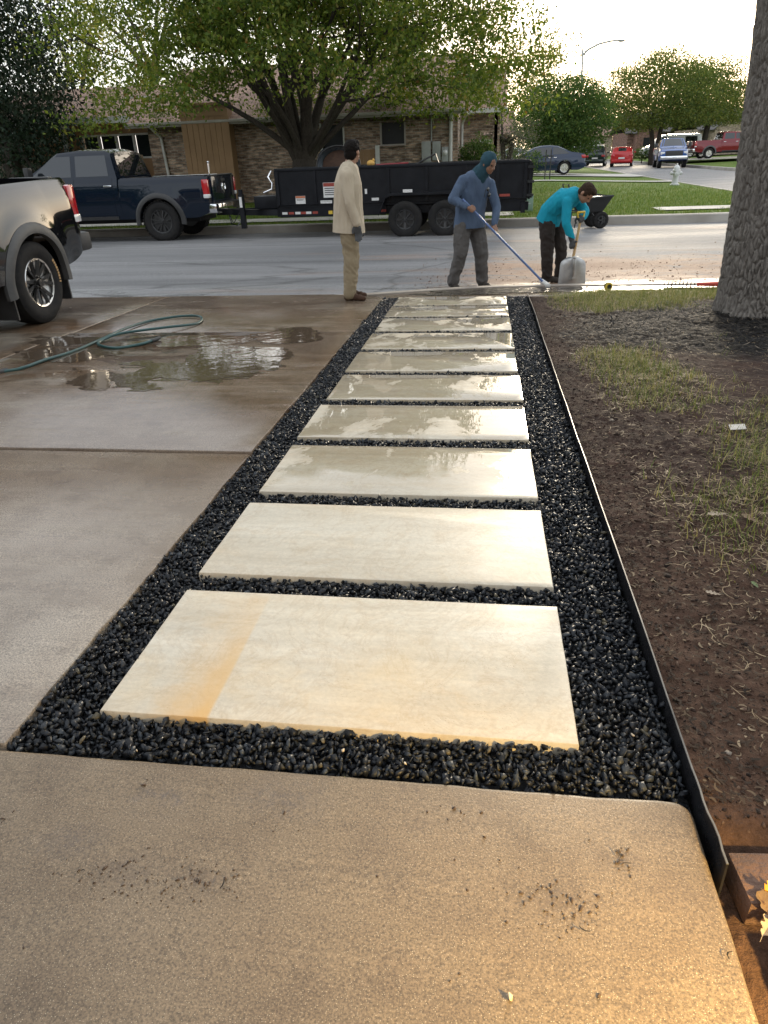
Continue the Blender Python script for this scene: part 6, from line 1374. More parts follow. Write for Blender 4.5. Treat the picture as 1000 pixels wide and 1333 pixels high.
def person(label, base, J, face, chest_f, pel_f, skin, hairm, shirt, trous, boots, hands, wset, hood=None, gloves=None, cap_hair=True, head_up=(0, 0, 1), leg_r=(0.098, 0.075, 0.060), cuff=0.070, hem=0.0, seed=1, hemcut=None):
    t = thing('person', label, 'person', base); O = base; J = {k: Vector(v) for k, v in J.items()}
    R_h = frame_of(face, head_up); up = (J['neck']-J['waist']).normalized(); R_c = frame_of(chest_f, up); R_p = frame_of(pel_f, (J['waist']-J['pelvis']).normalized() if (J['waist']-J['pelvis']).length > 0.03 else (0, 0, 1))
    pw, ww, cw, sw = wset                                # (half width, half depth) of pelvis, waist, chest, collar
    rows = [(J['pelvis'], R_p, *pw), (J['waist'], R_p, *ww), (J['chest'], R_c, *cw), (J['ucoll'], R_c, *sw)]
    # continuous body
    b = MB(); torso(b, rows, -0.012); seg(b, J['ucoll'], J['head']-R_h @ Vector((0, 0.02, 0.05)), 0.062, 0.056); head_mesh(b, J['head'], R_h)
    for s_ in 'RL':
        seg(b, J['sh'+s_], J['el'+s_], 0.050, 0.040); seg(b, J['el'+s_], J['wr'+s_], 0.040, 0.028); seg(b, J['wr'+s_], J['ha'+s_], 0.027, 0.024) if not gloves else None; seg(b, J['ucoll'], J['sh'+s_], 0.05, 0.05)
        seg(b, J['hip'+s_], J['knee'+s_], 0.082, 0.055); seg(b, J['knee'+s_], J['ank'+s_], 0.052, 0.036); seg(b, J['ank'+s_], J['ank'+s_]*0.75+J['toe'+s_]*0.25+Vector((0, 0, 0.01)), 0.033, 0.024)
    g = MB()
    for s_ in 'RL':
        hk = hands[s_]
        for tgt in ([b] if not gloves else []):
            sc_ = 1.0
            if hk[0] == 'grip': grip(tgt, J['ha'+s_], hk[1], hk[2], 0.020, sc_)
            else: hanging_hand(tgt, J['wr'+s_], hk[1], hk[2], sc_)
    body = fuse('body', b, skin, t, 0.0075, 3, origin=O)
    for sd in (1, -1):
        e = MB().blob(J['head']+R_h @ Vector((sd*0.031, 0.079, 0.004))-Vector(O), (0.011, 0.008, 0.007), 10, 6, R_h); e.build('eye', M_eye, body, 60)
    # shirt
    m = MB(); torso(m, [(J['pelvis']+(J['pelvis']-J['waist']).normalized()*hem, R_p, pw[0]+0.018, pw[1]+0.018)]+rows[1:], 0.018)
    for s_ in 'RL':
        seg(m, J['ucoll']*0.55+J['sh'+s_]*0.45, J['sh'+s_], 0.070, 0.068); seg(m, J['sh'+s_], J['el'+s_], 0.068, 0.054); seg(m, J['el'+s_], J['wr'+s_], 0.054, 0.041)
    seg(m, J['ucoll'], J['neck'], 0.070, 0.066)
    fuse('shirt', m, shirt, t, 0.0085, 4, 0.017, (11, 11, 3), seed, O, hemcut)
    # trousers
    m = MB(); torso(m, [(J['pelvis']-Vector((0, 0, 0.04)), R_p, pw[0]-0.012, pw[1]-0.012), (J['pelvis']*0.6+J['waist']*0.4, R_p, ww[0]-0.02, ww[1]-0.02)], 0.0)
    for s_ in 'RL':
        seg(m, J['hip'+s_], J['knee'+s_], leg_r[0], leg_r[1]); seg(m, J['knee'+s_], J['ank'+s_], leg_r[1], leg_r[2]); seg(m, J['ank'+s_]+Vector((0, 0, 0.04)), J['ank'+s_]-Vector((0, 0, 0.01)), leg_r[2], cuff)
    fuse('trousers', m, trous, t, 0.0085, 4, 0.022, (8, 8, 9), seed+4, O)
    for s_ in 'RL':
        m = MB(); shoe(m, J['ank'+s_], J['toe'+s_]); fuse('boot', m, boots, t, 0.008, 3, origin=O)
    if gloves: fuse('gloves', MB().add(g.v, g.f) if False else g, gloves, t, 0.0075, 2, origin=O) if gloves and all(h[0] == 'grip' for h in hands.values()) and (J['haR']-J['haL']).length < 0.05 else [fuse('glove', one, gloves, t, 0.0075, 2, origin=O) for one in split_hands(J, hands)]
    P = lambda x, y, z: J['head']+R_h @ Vector((x, y, z))
    if hood:
        m = MB(); m.blob(P(0, -0.026, 0.032), (0.096, 0.108, 0.106), 20, 14, R_h); m.blob(P(0, -0.045, -0.05), (0.090, 0.078, 0.085), 16, 10, R_h); seg(m, P(0, -0.03, -0.07), J['neck'], 0.085, 0.105); seg(m, J['neck'], J['ucoll']*0.7+J['neck']*0.3, 0.105, 0.11)
        fuse('hood', m, hood, t, 0.008, 4, 0.012, (12, 12, 9), seed+7, O)
    else:
        m = MB(); m.blob(P(0, -0.018, 0.036), (0.081, 0.097, 0.088), 20, 14, R_h); m.blob(P(0, -0.050, -0.022), (0.072, 0.056, 0.066), 16, 10, R_h); m.blob(P(0, 0.035, 0.090), (0.060, 0.055, 0.035), 14, 8, R_h)
        for sd in (1, -1): m.blob(P(sd*0.068, 0.012, 0.018), (0.014, 0.030, 0.040), 10, 8, R_h)
        fuse('hair', m, hairm, t, 0.007, 2, 0.012, (60, 60, 60), seed+9, O)
    return t
def split_hands(J, hands):
    out = []
    for s_ in 'RL':
        g = MB(); hk = hands[s_]
        if hk[0] == 'grip': grip(g, J['ha'+s_], hk[1], hk[2], 0.020, 1.14)
        else: hanging_hand(g, J['wr'+s_], hk[1], hk[2], 1.14)
        d = (J['wr'+s_]-J['el'+s_]).normalized(); seg(g, J['wr'+s_]-d*0.03, J['ha'+s_] if hk[0] == 'grip' else J['wr'+s_]+d*0.05, 0.037, 0.030); out.append(g)
    return out
# ---- man in the tan shirt, side-on, looking away across the road
TB = (-1.55, 8.52, SL(8.52)); tz = TB[2]
J = dict(pelvis=(-1.565, 8.53, 0.63), waist=(-1.56, 8.53, 0.78), chest=(-1.550, 8.54, 1.00), ucoll=(-1.535, 8.55, 1.16), neck=(-1.515, 8.56, 1.22), head=(-1.485, 8.58, 1.335),
         shR=(-1.535, 8.375, 1.115), elR=(-1.50, 8.325, 0.835), wrR=(-1.435, 8.335, 0.62), haR=(-1.425, 8.335, 0.56), shL=(-1.545, 8.715, 1.115), elL=(-1.55, 8.77, 0.835), wrL=(-1.47, 8.76, 0.62), haL=(-1.46, 8.76, 0.56),
         hipR=(-1.56, 8.445, 0.60), kneeR=(-1.545, 8.435, 0.235), ankR=(-1.575, 8.43, -0.145), toeR=(-1.39, 8.40, tz+0.002), hipL=(-1.56, 8.61, 0.60), kneeL=(-1.555, 8.625, 0.235), ankL=(-1.60, 8.64, -0.145), toeL=(-1.42, 8.66, tz-0.002))
person('man in tan long-sleeved shirt and khaki trousers, standing side-on and looking away', TB, J, (0.40, 0.91, 0.02), (0.97, 0.1, 0), (1, 0.05, 0), M_skin, M_hair, cloth('tan_shirt', (0.48, 0.41, 0.31), (0.40, 0.335, 0.25), 5), cloth('khaki_trousers', (0.285, 0.23, 0.15), (0.22, 0.175, 0.11), 5), M_boot,
       dict(R=('hang', (0.10, 0, -1), (1, 0.1, 0)), L=('hang', (0.1, 0, -1), (1, -0.1, 0))), ((0.174, 0.158), (0.164, 0.148), (0.175, 0.135), (0.135, 0.090)), gloves=M_glove, hem=0.19, hemcut=((-1.55, 8.5, 0.515), (0.06, 0, 1)), seed=3, leg_r=(0.096, 0.078, 0.066), cuff=0.070)
# ---- man in the blue hooded shirt, pushing a blue-handled broom
BZ = float(street_z(9.95)); BB = (-0.22, 9.95, BZ)
J = dict(pelvis=(-0.215, 10.00, 0.46), waist=(-0.21, 10.0, 0.58), chest=(-0.185, 9.98, 0.83), ucoll=(-0.130, 9.945, 0.985), neck=(-0.075, 9.915, 1.055), head=(0.018, 9.855, 1.150),
         shR=(-0.300, 9.850, 0.965), elR=(-0.430, 9.755, 0.760), wrR=(-0.245, 9.670, 0.675), haR=(-0.185, 9.650, 0.640), shL=(0.030, 10.050, 0.920), elL=(0.128, 9.960, 0.640), wrL=(0.115, 9.810, 0.455), haL=(0.102, 9.770, 0.385),
         hipR=(-0.298, 9.930, 0.41), kneeR=(-0.325, 9.850, 0.085), ankR=(-0.415, 9.890, BZ+0.105), toeR=(-0.330, 9.700, BZ), hipL=(-0.125, 10.08, 0.41), kneeL=(-0.050, 9.980, 0.075), ankL=(-0.030, 10.03, BZ+0.105), toeL=(0.075, 9.86, BZ))
pole_d = Vector((0.750+0.264, 9.56-9.68, -0.235-0.728)).normalized()
person('man in blue hooded shirt and grey trousers pushing a blue-handled broom', BB, J, (0.62, -0.62, -0.50), (0.60, -0.80, -0.2), (0.45, -0.9, 0), M_skin2, M_hair, cloth('blue_shirt', (0.085, 0.120, 0.185), (0.060, 0.088, 0.140), 5), cloth('grey_trousers', (0.105, 0.098, 0.093), (0.075, 0.07, 0.066), 5), M_bootd,
       dict(R=('grip', pole_d, (-0.3, 0.3, 0.9)), L=('grip', pole_d, (0.5, 0.6, 0.5))), ((0.185, 0.135), (0.180, 0.135), (0.205, 0.140), (0.165, 0.095)), hood=cloth('teal_hood', (0.026, 0.068, 0.090), (0.02, 0.05, 0.068), 8), hem=0.13, hemcut=((-0.2, 10, 0.40), (0, 0, 1)), seed=11, head_up=(0.30, -0.20, 0.93), leg_r=(0.112, 0.088, 0.072), cuff=0.076)
sg_ = thing('sunglasses', 'dark sunglasses hanging from the collar of the blue hooded shirt', 'sunglasses', (0.005, 9.80, 0.83)); R_ = frame_of((0.6, -0.8, -0.1), (0, 0, 1))
for s_ in (1, -1): MB().blob(R_ @ Vector((s_*0.012, 0.03, s_*0.032)), (0.020, 0.008, 0.026), 12, 8, R_).build('lens', M_glass, sg_, 60)
MB().tube([R_ @ Vector((0, 0.03, 0.02)), R_ @ Vector((0, 0.04, 0)), R_ @ Vector((0, 0.03, -0.02))], 0.005, 6).build('bridge', M_trim, sg_, 60); MB().tube([R_ @ Vector((0.02, 0.03, 0.05)), R_ @ Vector((0.03, 0.0, 0.02)), R_ @ Vector((0.03, -0.02, -0.06))], 0.004, 6).build('temple', M_trim, sg_, 60)
br = thing('push_broom', 'blue-handled push broom held by the man in the blue shirt', 'broom', (0.750, 9.56, -0.235)); p0 = Vector((-0.300, 9.684, 0.762))-Vector((0.750, 9.56, -0.235))
MB().tube([(0, 0, 0), tuple(p0*0.5), tuple(p0)], [0.0145, 0.0145, 0.0145], 10).build('handle', mat('blue_handle', (0.10, 0.16, 0.34), 0.35, c2=(0.08, 0.13, 0.27), scale=9), br, 60)
MB().box((0.02, -0.02, -0.012), (0.06, 0.42, 0.04), rz=0.15, bev=0.01).build('head_block', M_white, br, 40)
bb = MB()
for k in range(40): bb.bar((0.02+rng.uniform(-.02, .02), -0.21+k*0.0098, -0.03), (0.03+rng.uniform(-.03, .03), -0.21+k*0.0098, -0.085), 0.006)
bb.build('bristles', M_trim, br)['kind'] = 'stuff'
# ---- man in the teal shirt, bent over an aluminium scoop shovel
GZ = float(street_z(10.3)); GB = (0.92, 10.3, GZ)
J = dict(pelvis=(0.835, 10.36, 0.435), waist=(0.870, 10.335, 0.555), chest=(1.020, 10.24, 0.690), ucoll=(1.125, 10.175, 0.735), neck=(1.185, 10.14, 0.750), head=(1.262, 10.075, 0.765),
         shR=(1.035, 10.055, 0.670), elR=(1.030, 9.985, 0.420), wrR=(1.118, 9.985, 0.225), haR=(1.150, 9.985, 0.150), shL=(1.175, 10.32, 0.685), elL=(1.290, 10.22, 0.540), wrL=(1.240, 10.07, 0.475), haL=(1.208, 10.01, 0.455),
         hipR=(0.812, 10.27, 0.40), kneeR=(0.835, 10.235, 0.06), ankR=(0.855, 10.27, GZ+0.11), toeR=(1.05, 10.20, GZ), hipL=(0.945, 10.45, 0.40), kneeL=(1.030, 10.41, 0.06), ankL=(1.045, 10.45, GZ+0.11), toeL=(1.235, 10.40, GZ))
sh_ax = Vector((1.154-1.209, -0.02, -0.026-0.487)).normalized()
person('man in bright teal shirt bent over with a silver scoop shovel', GB, J, (0.55, -0.42, -0.72), (0.55, -0.28, -0.78), (0.85, -0.35, -0.3), M_skin, M_hairb, cloth('teal_shirt', (0.012, 0.30, 0.41), (0.010, 0.24, 0.34), 5), cloth('dark_trousers', (0.030, 0.024, 0.022), (0.042, 0.034, 0.03), 5), M_bootd,
       dict(R=('grip', sh_ax, (-0.6, -0.5, 0.3)), L=('grip', (0.6, 0.5, 0.1), (0.2, 0.6, 0.6))), ((0.170, 0.130), (0.170, 0.130), (0.185, 0.130), (0.150, 0.090)), gloves=M_glove, hem=0.12, hemcut=((0.83, 10.36, 0.41), (0.35, -0.15, 1)), seed=23, head_up=(0.62, -0.35, 0.55), leg_r=(0.105, 0.080, 0.066), cuff=0.07)
sv = thing('scoop_shovel', 'silver aluminium scoop shovel with wooden handle, blade down by the curb', 'shovel', (1.160, 9.975, -0.335)); o_ = Vector((1.160, 9.975, -0.335))
MB().tube([Vector((1.209, 10.0, 0.46))-o_, Vector((1.185, 9.99, 0.24))-o_, Vector((1.157, 9.975, 0.02))-o_, Vector((1.152, 9.965, -0.06))-o_], [0.016, 0.017, 0.018, 0.02], 10).build('handle', M_wood, sv, 60)
c = Vector((1.209, 10.0, 0.46))-o_; hv = Vector((0.83, 0.55, 0)).normalized()
MB().tube([c-hv*0.0, c-hv*0.05+Vector((0, 0, 0.04)), c-hv*0.055+Vector((0, 0, 0.09))], 0.011, 8).tube([c, c+hv*0.05+Vector((0, 0, 0.04)), c+hv*0.055+Vector((0, 0, 0.09))], 0.011, 8).tube([c-hv*0.06+Vector((0, 0, 0.09)), c+hv*0.06+Vector((0, 0, 0.09))], 0.014, 8).build('grip', M_yel, sv, 60)
V = []; nu_, nv_ = 15, 14                              # dished scoop, hollow side towards the man
for i in range(nu_):
    u = -1+2*i/(nu_-1)
    for j in range(nv_):
        v = j/(nv_-1); hw_ = 0.178*(1-0.10*v)*(1-0.66*max(0, (v-0.72)/0.28)**2.2); z = 0.345*v
        V.append((u*hw_, -0.02-0.055*(1-u*u)*(0.3+0.7*v)+0.05*v+0.02*math.exp(-(u/0.13)**2)*(-1)*(v > 0.1), z))
Fq = [tuple(f) for f in grid_faces(nu_, nv_)]
V2 = [(x, y+0.004, z) for x, y, z in V]; n_ = len(V); M_alum = mat('aluminium', (0.28, 0.28, 0.275), 0.42, metal=1.0, c2=(0.50, 0.49, 0.47), scale=6, rvar=0.12, bump=0.08, bscale=25)
bd = [i*nv_ for i in range(nu_)]+[(nu_-1)*nv_+j for j in range(1, nv_)]+[i*nv_+nv_-1 for i in range(nu_-2, -1, -1)]+[j for j in range(nv_-2, 0, -1)]
MB().add(V+V2, Fq+[tuple(a+n_ for a in f[::-1]) for f in Fq]+[(a, b_, b_+n_, a+n_) for a, b_ in zip(bd, bd[1:]+bd[:1])]).build('blade', M_alum, sv, 60)
MB().tube([(0.0, -0.075, 0.36), (0.0, -0.095, 0.30), (0.002, -0.098, 0.16), (0.003, -0.09, 0.10)], [0.024, 0.024, 0.016, 0.006], 10, flat=0.6).blob((0, -0.088, 0.345), (0.02, 0.02, 0.02)).build('socket', M_alum, sv, 60)
# ================================================================== props
# ---- hose
def catmull(P, k=8):
    P = [Vector(p) for p in P]; out = []
    for i in range(len(P)-1):
        a, b, c, d = P[max(i-1, 0)], P[i], P[i+1], P[min(i+2, len(P)-1)]
        for j in range(k):
            t = j/k; out.append(0.5*((2*b)+(c-a)*t+(2*a-5*b+4*c-d)*t*t+(3*b-a-3*c+d)*t**3))
    return out+[P[-1]]
hp = [(-5.2, 3.2), (-4.4, 4.35), (-3.759, 4.944), (-3.64, 5.066), (-3.60, 5.324), (-3.55, 5.661), (-3.535, 6.10), (-3.545, 6.65), (-3.48, 7.12), (-3.23, 7.36), (-3.0, 7.28), (-2.905, 6.95), (-3.06, 6.60), (-3.236, 6.446), (-3.44, 6.27), (-3.50, 6.06), (-3.41, 5.88), (-3.216, 5.80), (-3.06, 5.91), (-3.0, 6.06)]
pts = [(x, y, SL(y)+0.020+(0.026 if 12 <= i <= 14 else 0)+(0.004*math.sin(i*2.1))) for i, (x, y) in enumerate(hp)]
hz = thing('garden_hose', 'dark green garden hose looped on the wet driveway', 'hose', (0, 0, 0))
MB().tube(catmull(pts), 0.0125, 10).build('tube', mat('hose_green', (0.018, 0.075, 0.068), 0.35, c2=(0.012, 0.05, 0.05), scale=20), hz, 60)
e = Vector(pts[-1]); MB().tube([e, e+Vector((0.02, 0.06, 0.0)), e+Vector((0.035, 0.11, 0.004))], [0.016, 0.018, 0.014], 10).build('nozzle', M_trim, hz, 60)
e = Vector(pts[2]); MB().tube([e+Vector((-0.01, -0.05, 0)), e+Vector((0.03, 0.06, 0.0))], 0.019, 10).build('coupling', M_trim, hz, 60)
# ---- bow rake on its back at the end of the grass
rk = thing('garden_rake', 'garden rake with upturned tines and red handle end beside the big trunk', 'rake', (2.42, 9.0, SL(9.0)-0.02)); M_rust = mat('rake_steel', (0.10, 0.055, 0.035), 0.6, metal=0.4, c2=(0.05, 0.035, 0.03), scale=20)
MB().bar((-0.29, 0.02, 0.025), (0.31, -0.02, 0.03), 0.018, 0.022).build('head_bar', M_rust, rk)
for k in range(15): x = -0.285+k*0.0425; MB().tube([(x, 0.02-x*0.06, 0.03), (x, 0.026-x*0.06, 0.07), (x+0.004, 0.012-x*0.06, 0.105)], [0.007, 0.006, 0.003], 6).build('tine', M_rust, rk, 60)
MB().tube([(0.24, 0, 0.03), (0.16, -0.12, 0.05), (0.05, -0.16, 0.05)], 0.007, 6).build('bow', M_rust, rk, 60)
MB().tube([(0.02, -0.20, 0.105), (0.25, -0.25, 0.115), (0.42, -0.29, 0.10), (1.6, -0.50, 0.07)], [0.020, 0.026, 0.022, 0.018], 10).build('handle', mat('rake_red', (0.62, 0.09, 0.065), 0.45, c2=(0.5, 0.06, 0.045), scale=7), rk, 60)
# ---- tape reel standing on edge
tp = thing('tape_measure', 'yellow and black tape measure standing at the edge of the water', 'tape measure', (1.47, 8.93, SL(8.93)+0.002)); Mx = Matrix.Translation((0, 0, 0.048)) @ Matrix.Rotation(PI/2, 4, 'X') @ Matrix.Rotation(0.35, 4, 'Y')
MB().lathe([(0.001, -0.026), (0.044, -0.026), (0.048, -0.018), (0.048, 0.018), (0.044, 0.026), (0.001, 0.026)], 24, Mx).build('case', mat('tape_yellow', (0.62, 0.44, 0.03), 0.4, c2=(0.52, 0.36, 0.03), scale=20), tp, 40)
MB().lathe([(0.028, 0.0265), (0.028, 0.030), (0.017, 0.030), (0.017, 0.0265)], 20, Mx).build('side_ring', M_trim, tp, 40); MB().box((0, -0.002, 0.004), (0.06, 0.045, 0.012), bev=0.003).build('foot', M_trim, tp, 40); MB().lathe([(0.0495, -0.012), (0.0495, 0.012)], 24, Mx).build('rubber_band', M_trim, tp, 40)
# ---- bricks of a step at the lower right, with dry leaves
M_pavb = mat('step_brick', (0.15, 0.082, 0.056), 0.85, c2=(0.06, 0.04, 0.03), scale=9, bump=0.9, bscale=70)
def brick(label, loc, rz, d=(0.21, 0.105, 0.065), rx=0.0):
    mb = MB().box((0, 0, 0), d, bev=0.006); me = mb.mesh('brick', 30); o = link('step_brick', me, M_pavb); o.location = loc; o.rotation_euler = (rx, 0.02, rz); tag(o, label, 'brick'); return o
brick('brown brick just below the end of the black edging', (0.665, 1.025, -0.085), 0.10, (0.23, 0.115, 0.07))
brick('brown brick behind the curled dry leaves in the bottom right', (0.70, 0.845, -0.10), 0.06, (0.23, 0.11, 0.065)); brick('lowest brown brick at the bottom right corner', (0.665, 0.70, -0.115), 0.12, (0.21, 0.10, 0.065))
def oak_leaf(label, loc, rz, s, m, curl=0.25, tilt=0.1):
    half = [(0.0, 0.0), (0.05, 0.08), (0.12, 0.14), (0.13, 0.19), (0.09, 0.25), (0.14, 0.31), (0.22, 0.36), (0.23, 0.41), (0.15, 0.47), (0.13, 0.52), (0.20, 0.57), (0.27, 0.63), (0.26, 0.68), (0.17, 0.72), (0.15, 0.77), (0.19, 0.83), (0.17, 0.89), (0.09, 0.94), (0.0, 0.98)]
    V, Fc = [], []; n = len(half)
    for k, (w_, y) in enumerate(half):
        zc = curl*0.5*(y-0.5)**2
        V += [(0, y-0.5, zc), (w_, y-0.5, zc+curl*w_*1.1+0.02*math.sin(k*2.0)), (-w_, y-0.5, zc+curl*w_*0.9-0.02*math.sin(k*1.3))]
    for k in range(n-1):
        a, b = 3*k, 3*k+3; Fc += [(a, a+1, b+1, b), (a, b, b+2, a+2)]
    V = [(x*s, y*s, z*s) for x, y, z in V]; up = [(x, y, z+0.0007) for x, y, z in V]; nn = len(V)
    mb = MB().add(V+up, [f[::-1] for f in Fc]+[tuple(i+nn for i in f) for f in Fc]); mb.tube([(0, -0.48*s, 0.12*curl*s), (0.02*s, -0.66*s, 0.02*s)], [0.010*s, 0.006*s], 5)
    o = link('fallen_leaf', mb.mesh('leaf', 50), m); o.location = loc; o.rotation_euler = (tilt, 0.1, rz); tag(o, label, 'leaf'); return o
M_dl = mat('dry_leaf', (0.22, 0.145, 0.08), 0.7, c2=(0.14, 0.09, 0.05), scale=30, bump=0.2, bscale=80); M_dlp = mat('pale_leaf', (0.36, 0.285, 0.21), 0.7, c2=(0.26, 0.2, 0.14), scale=30); M_dly = mat('yellow_leaf', (0.62, 0.34, 0.04), 0.6, c2=(0.50, 0.24, 0.03), scale=30)
bz = lambda x, y: float(bed_z(np.array([x]), np.array([y]))[0])
oak_leaf('curled tan oak leaf lying on the bricks at the right edge', (0.590, 0.945, -0.058), 0.5, 0.085, M_dl, 0.9, 0.2); oak_leaf('bright yellow leaf by the bricks at the right edge', (0.602, 0.975, -0.035), 2.0, 0.06, M_dly, 0.8, 0.4); oak_leaf('greyish oak leaf below the yellow leaf', (0.580, 0.922, -0.062), -0.7, 0.06, M_dlp, 0.7, 0.1)
for (x, y, rz, s, m, lb) in ((0.955, 2.645, 1.9, 0.085, M_dlp, 'pale oak leaf on the soil right of the third slab'), (0.785, 2.07, 1.4, 0.050, M_dlp, 'small pale leaf on bare soil beside the second slab'), (1.06, 2.60, 0.6, 0.07, M_dl, 'brown leaf at the right edge near the pale oak leaf'), (1.22, 4.35, 1.2, 0.08, M_dl, 'curled brown leaf in the grass half way to the tree'), (0.93, 2.12, 0.3, 0.035, mat('green_leaf', (0.13, 0.17, 0.06), 0.6, c2=(0.09, 0.13, 0.05), scale=20), 'small green leaf on the soil'), (0.70, 5.6, 0.9, 0.05, M_dlp, 'tiny pale leaf near the edging below the mulch')):
    oak_leaf(lb, (x, y, bz(x, y)+0.012), rz, s, m, 0.35, 0.08)
t = thing('paper_scrap', 'pale square scrap lying in the grass right of the fourth slab', 'scrap', (1.335, 3.67, bz(1.335, 3.67)+0.022)); MB().add([(-0.04, -0.03, 0), (0.035, -0.035, 0.008), (0.045, 0.03, 0.012), (-0.03, 0.04, 0.002), (-0.04, -0.03, 0.003), (0.035, -0.035, 0.011), (0.045, 0.03, 0.015), (-0.03, 0.04, 0.005)], [(3, 2, 1, 0), (4, 5, 6, 7), (0, 1, 5, 4), (1, 2, 6, 5), (2, 3, 7, 6), (3, 0, 4, 7)]).build('sheet', mat('scrap_grey', (0.52, 0.49, 0.45), 0.7, c2=(0.42, 0.4, 0.36), scale=40), t)
t = thing('pebble', 'small yellowish pebble on the landing near the bottom edge', 'pebble', (0.081, 0.712, SL(0.712))); V, Fc = scatter(shp, np.array([[0, 0, 0.005]]), np.array([0.0085]), np.random.default_rng(1)); link('stone', np_mesh('stone', V, Fc, True), mat('pebble_tan', (0.62, 0.52, 0.34), 0.6, c2=(0.5, 0.4, 0.25), scale=40), t)
# ---- dirt crumbs trodden onto the landing
r = np.random.default_rng(40); P = []
for (x, y, sx, sy, n) in ((-0.72, 0.872, 0.055, 0.028, 60), (-0.53, 0.875, 0.035, 0.022, 75), (-0.60, 0.84, 0.05, 0.02, 40), (-1.06, 0.973, 0.02, 0.008, 14), (0.318, 1.012, 0.015, 0.018, 26), (0.19, 0.905, 0.045, 0.028, 60), (0.19, 0.865, 0.03, 0.02, 25), (-0.035, 1.10, 0.05, 0.02, 12), (-0.3, 1.05, 0.4, 0.1, 24), (0.1, 0.9, 0.3, 0.2, 20)):
    P.append(np.c_[r.normal(x, sx, n), r.normal(y, sy, n)])
P = np.concatenate(P); P = P[(P[:, 0] < 0.45) & (P[:, 1] < 1.14)]; P = np.c_[P, -math.tan(SLOPE)*P[:, 1]+0.001]
V, Fc = scatter(shp, P, np.clip(r.lognormal(-6.0, 0.5, len(P)), 0.001, 0.0075), r, 0.6); o = link('dirt_crumbs', np_mesh('dirt_crumbs', V, Fc, True), mat('crumb_soil', (0.045, 0.030, 0.022), 0.9, c2=(0.075, 0.05, 0.035), scale=60)); tag(o, 'dark soil crumbs trodden onto the landing slab', 'soil', kind='stuff')
tw = np.array([[-0.795, 0.862, SL(0.862)+0.001], [-0.49, 0.862, SL(.862)+.001], [0.312, 1.02, SL(1.02)+.001], [0.325, 1.0, SL(1.0)+.001], [0.47, 0.83, SL(.83)+.001], [0.22, .845, SL(.845)+.001], [0.18, 0.91, SL(.91)+.001]])
V, Fc = blades(tw, r.uniform(0.010, 0.022, len(tw)), np.full(len(tw), 0.003), r.uniform(0, 1, len(tw)), r, flat=True); o = link('twigs', np_mesh('twigs', V, Fc), M_bark); tag(o, 'tiny dark twigs and chips on the landing slab', 'twigs', kind='stuff')
# ---- soil crumbs and grit on the road
P = np.c_[r.uniform(-1, 5.5, 1600), 9.7+np.abs(r.normal(0, 1.5, 1600))]; P = P[P[:, 1] < 14]; P = np.c_[P, street_z(P[:, 1])+0.004]
V, Fc = scatter(shp, P, np.clip(r.lognormal(-4.9, 0.5, len(P)), 0.003, 0.022), r, 0.6); o = link('road_grit', np_mesh('road_grit', V, Fc, True), mat('grit_red', (0.17, 0.09, 0.055), 0.9, c2=(0.26, 0.16, 0.10), scale=8, space='World')); tag(o, 'reddish soil crumbs scattered over the road', 'soil', kind='stuff')
# ---- fire hydrant
M_hyd = mat('hydrant_silver', (0.62, 0.62, 0.61), 0.42, metal=0.15, c2=(0.52, 0.52, 0.51), scale=9)
hd = thing('fire_hydrant', 'silver fire hydrant on the corner lawn', 'hydrant', (7.55, 32.6, -0.21)); hd.scale = (1.06, 1.06, 1.06)
MB().lathe([(0.17, 0), (0.17, 0.05), (0.115, 0.06), (0.105, 0.30), (0.11, 0.48), (0.14, 0.49), (0.14, 0.53), (0.115, 0.54)], 20).build('barrel', M_hyd, hd, 40); MB().lathe([(0.115, 0.54), (0.12, 0.57), (0.10, 0.64), (0.06, 0.69), (0.03, 0.70), (0.03, 0.75), (0.001, 0.755)], 20).build('bonnet', M_hyd, hd, 40)
MB().lathe([(0.075, 0.08), (0.075, 0.16), (0.09, 0.165), (0.09, 0.22), (0.03, 0.225), (0.03, 0.25)], 14, Matrix.Translation((0, 0, 0.40)) @ Matrix.Rotation(PI/2, 4, 'X')).build('pumper_cap', M_hyd, hd, 40)
for s_ in (1, -1): MB().lathe([(0.05, 0.08), (0.05, 0.15), (0.065, 0.155), (0.065, 0.20), (0.02, 0.205), (0.02, 0.23)], 12, Matrix.Translation((0, 0, 0.42)) @ Matrix.Rotation(s_*PI/2, 4, 'Y')).build('hose_cap', M_hyd, hd, 40)
# ---- green utility pedestal, stakes, garden cart
ud = thing('utility_pedestal', 'pale green plastic utility pedestal on the verge beside the trailer', 'utility box', (1.14, 20.85, -0.2)); M_ped = mat('pedestal_green', (0.20, 0.29, 0.22), 0.55, c2=(0.16, 0.24, 0.18), scale=6)
MB().box((0, 0, 0.17), (0.20, 0.18, 0.38), bev=0.02).build('shell', M_ped, ud, 40); MB().box((0, 0, 0.375), (0.215, 0.195, 0.04), bev=0.015).build('lid', M_ped, ud, 40); MB().box((0, -0.094, 0.2), (0.05, 0.008, 0.03)).build('hasp', M_util, ud)
ss = thing('sign_stakes', 'thin dark pair of stakes with a frame in front of the blue sedan', 'stakes', (2.8, 37.5, -0.1))
for x in (-0.09, 0.14): MB().box((x, 0, 0.65), (0.05, 0.03, 1.4)).build('stake', M_trim, ss)
MB().box((0.02, 0, 1.08), (0.5, 0.02, 0.05)).build('crossbar', M_trim, ss); MB().box((0.02, 0, 0.72), (0.5, 0.02, 0.04)).build('crossbar', M_trim, ss)
gc = thing('garden_cart', 'black poly dump cart standing in the gutter behind the teal-shirted man', 'cart', (2.30, 17.5, float(street_z(17.5))), 0.35); M_poly = mat('poly_black', (0.012, 0.012, 0.013), 0.45, c2=(0.02, 0.02, 0.02), scale=8)
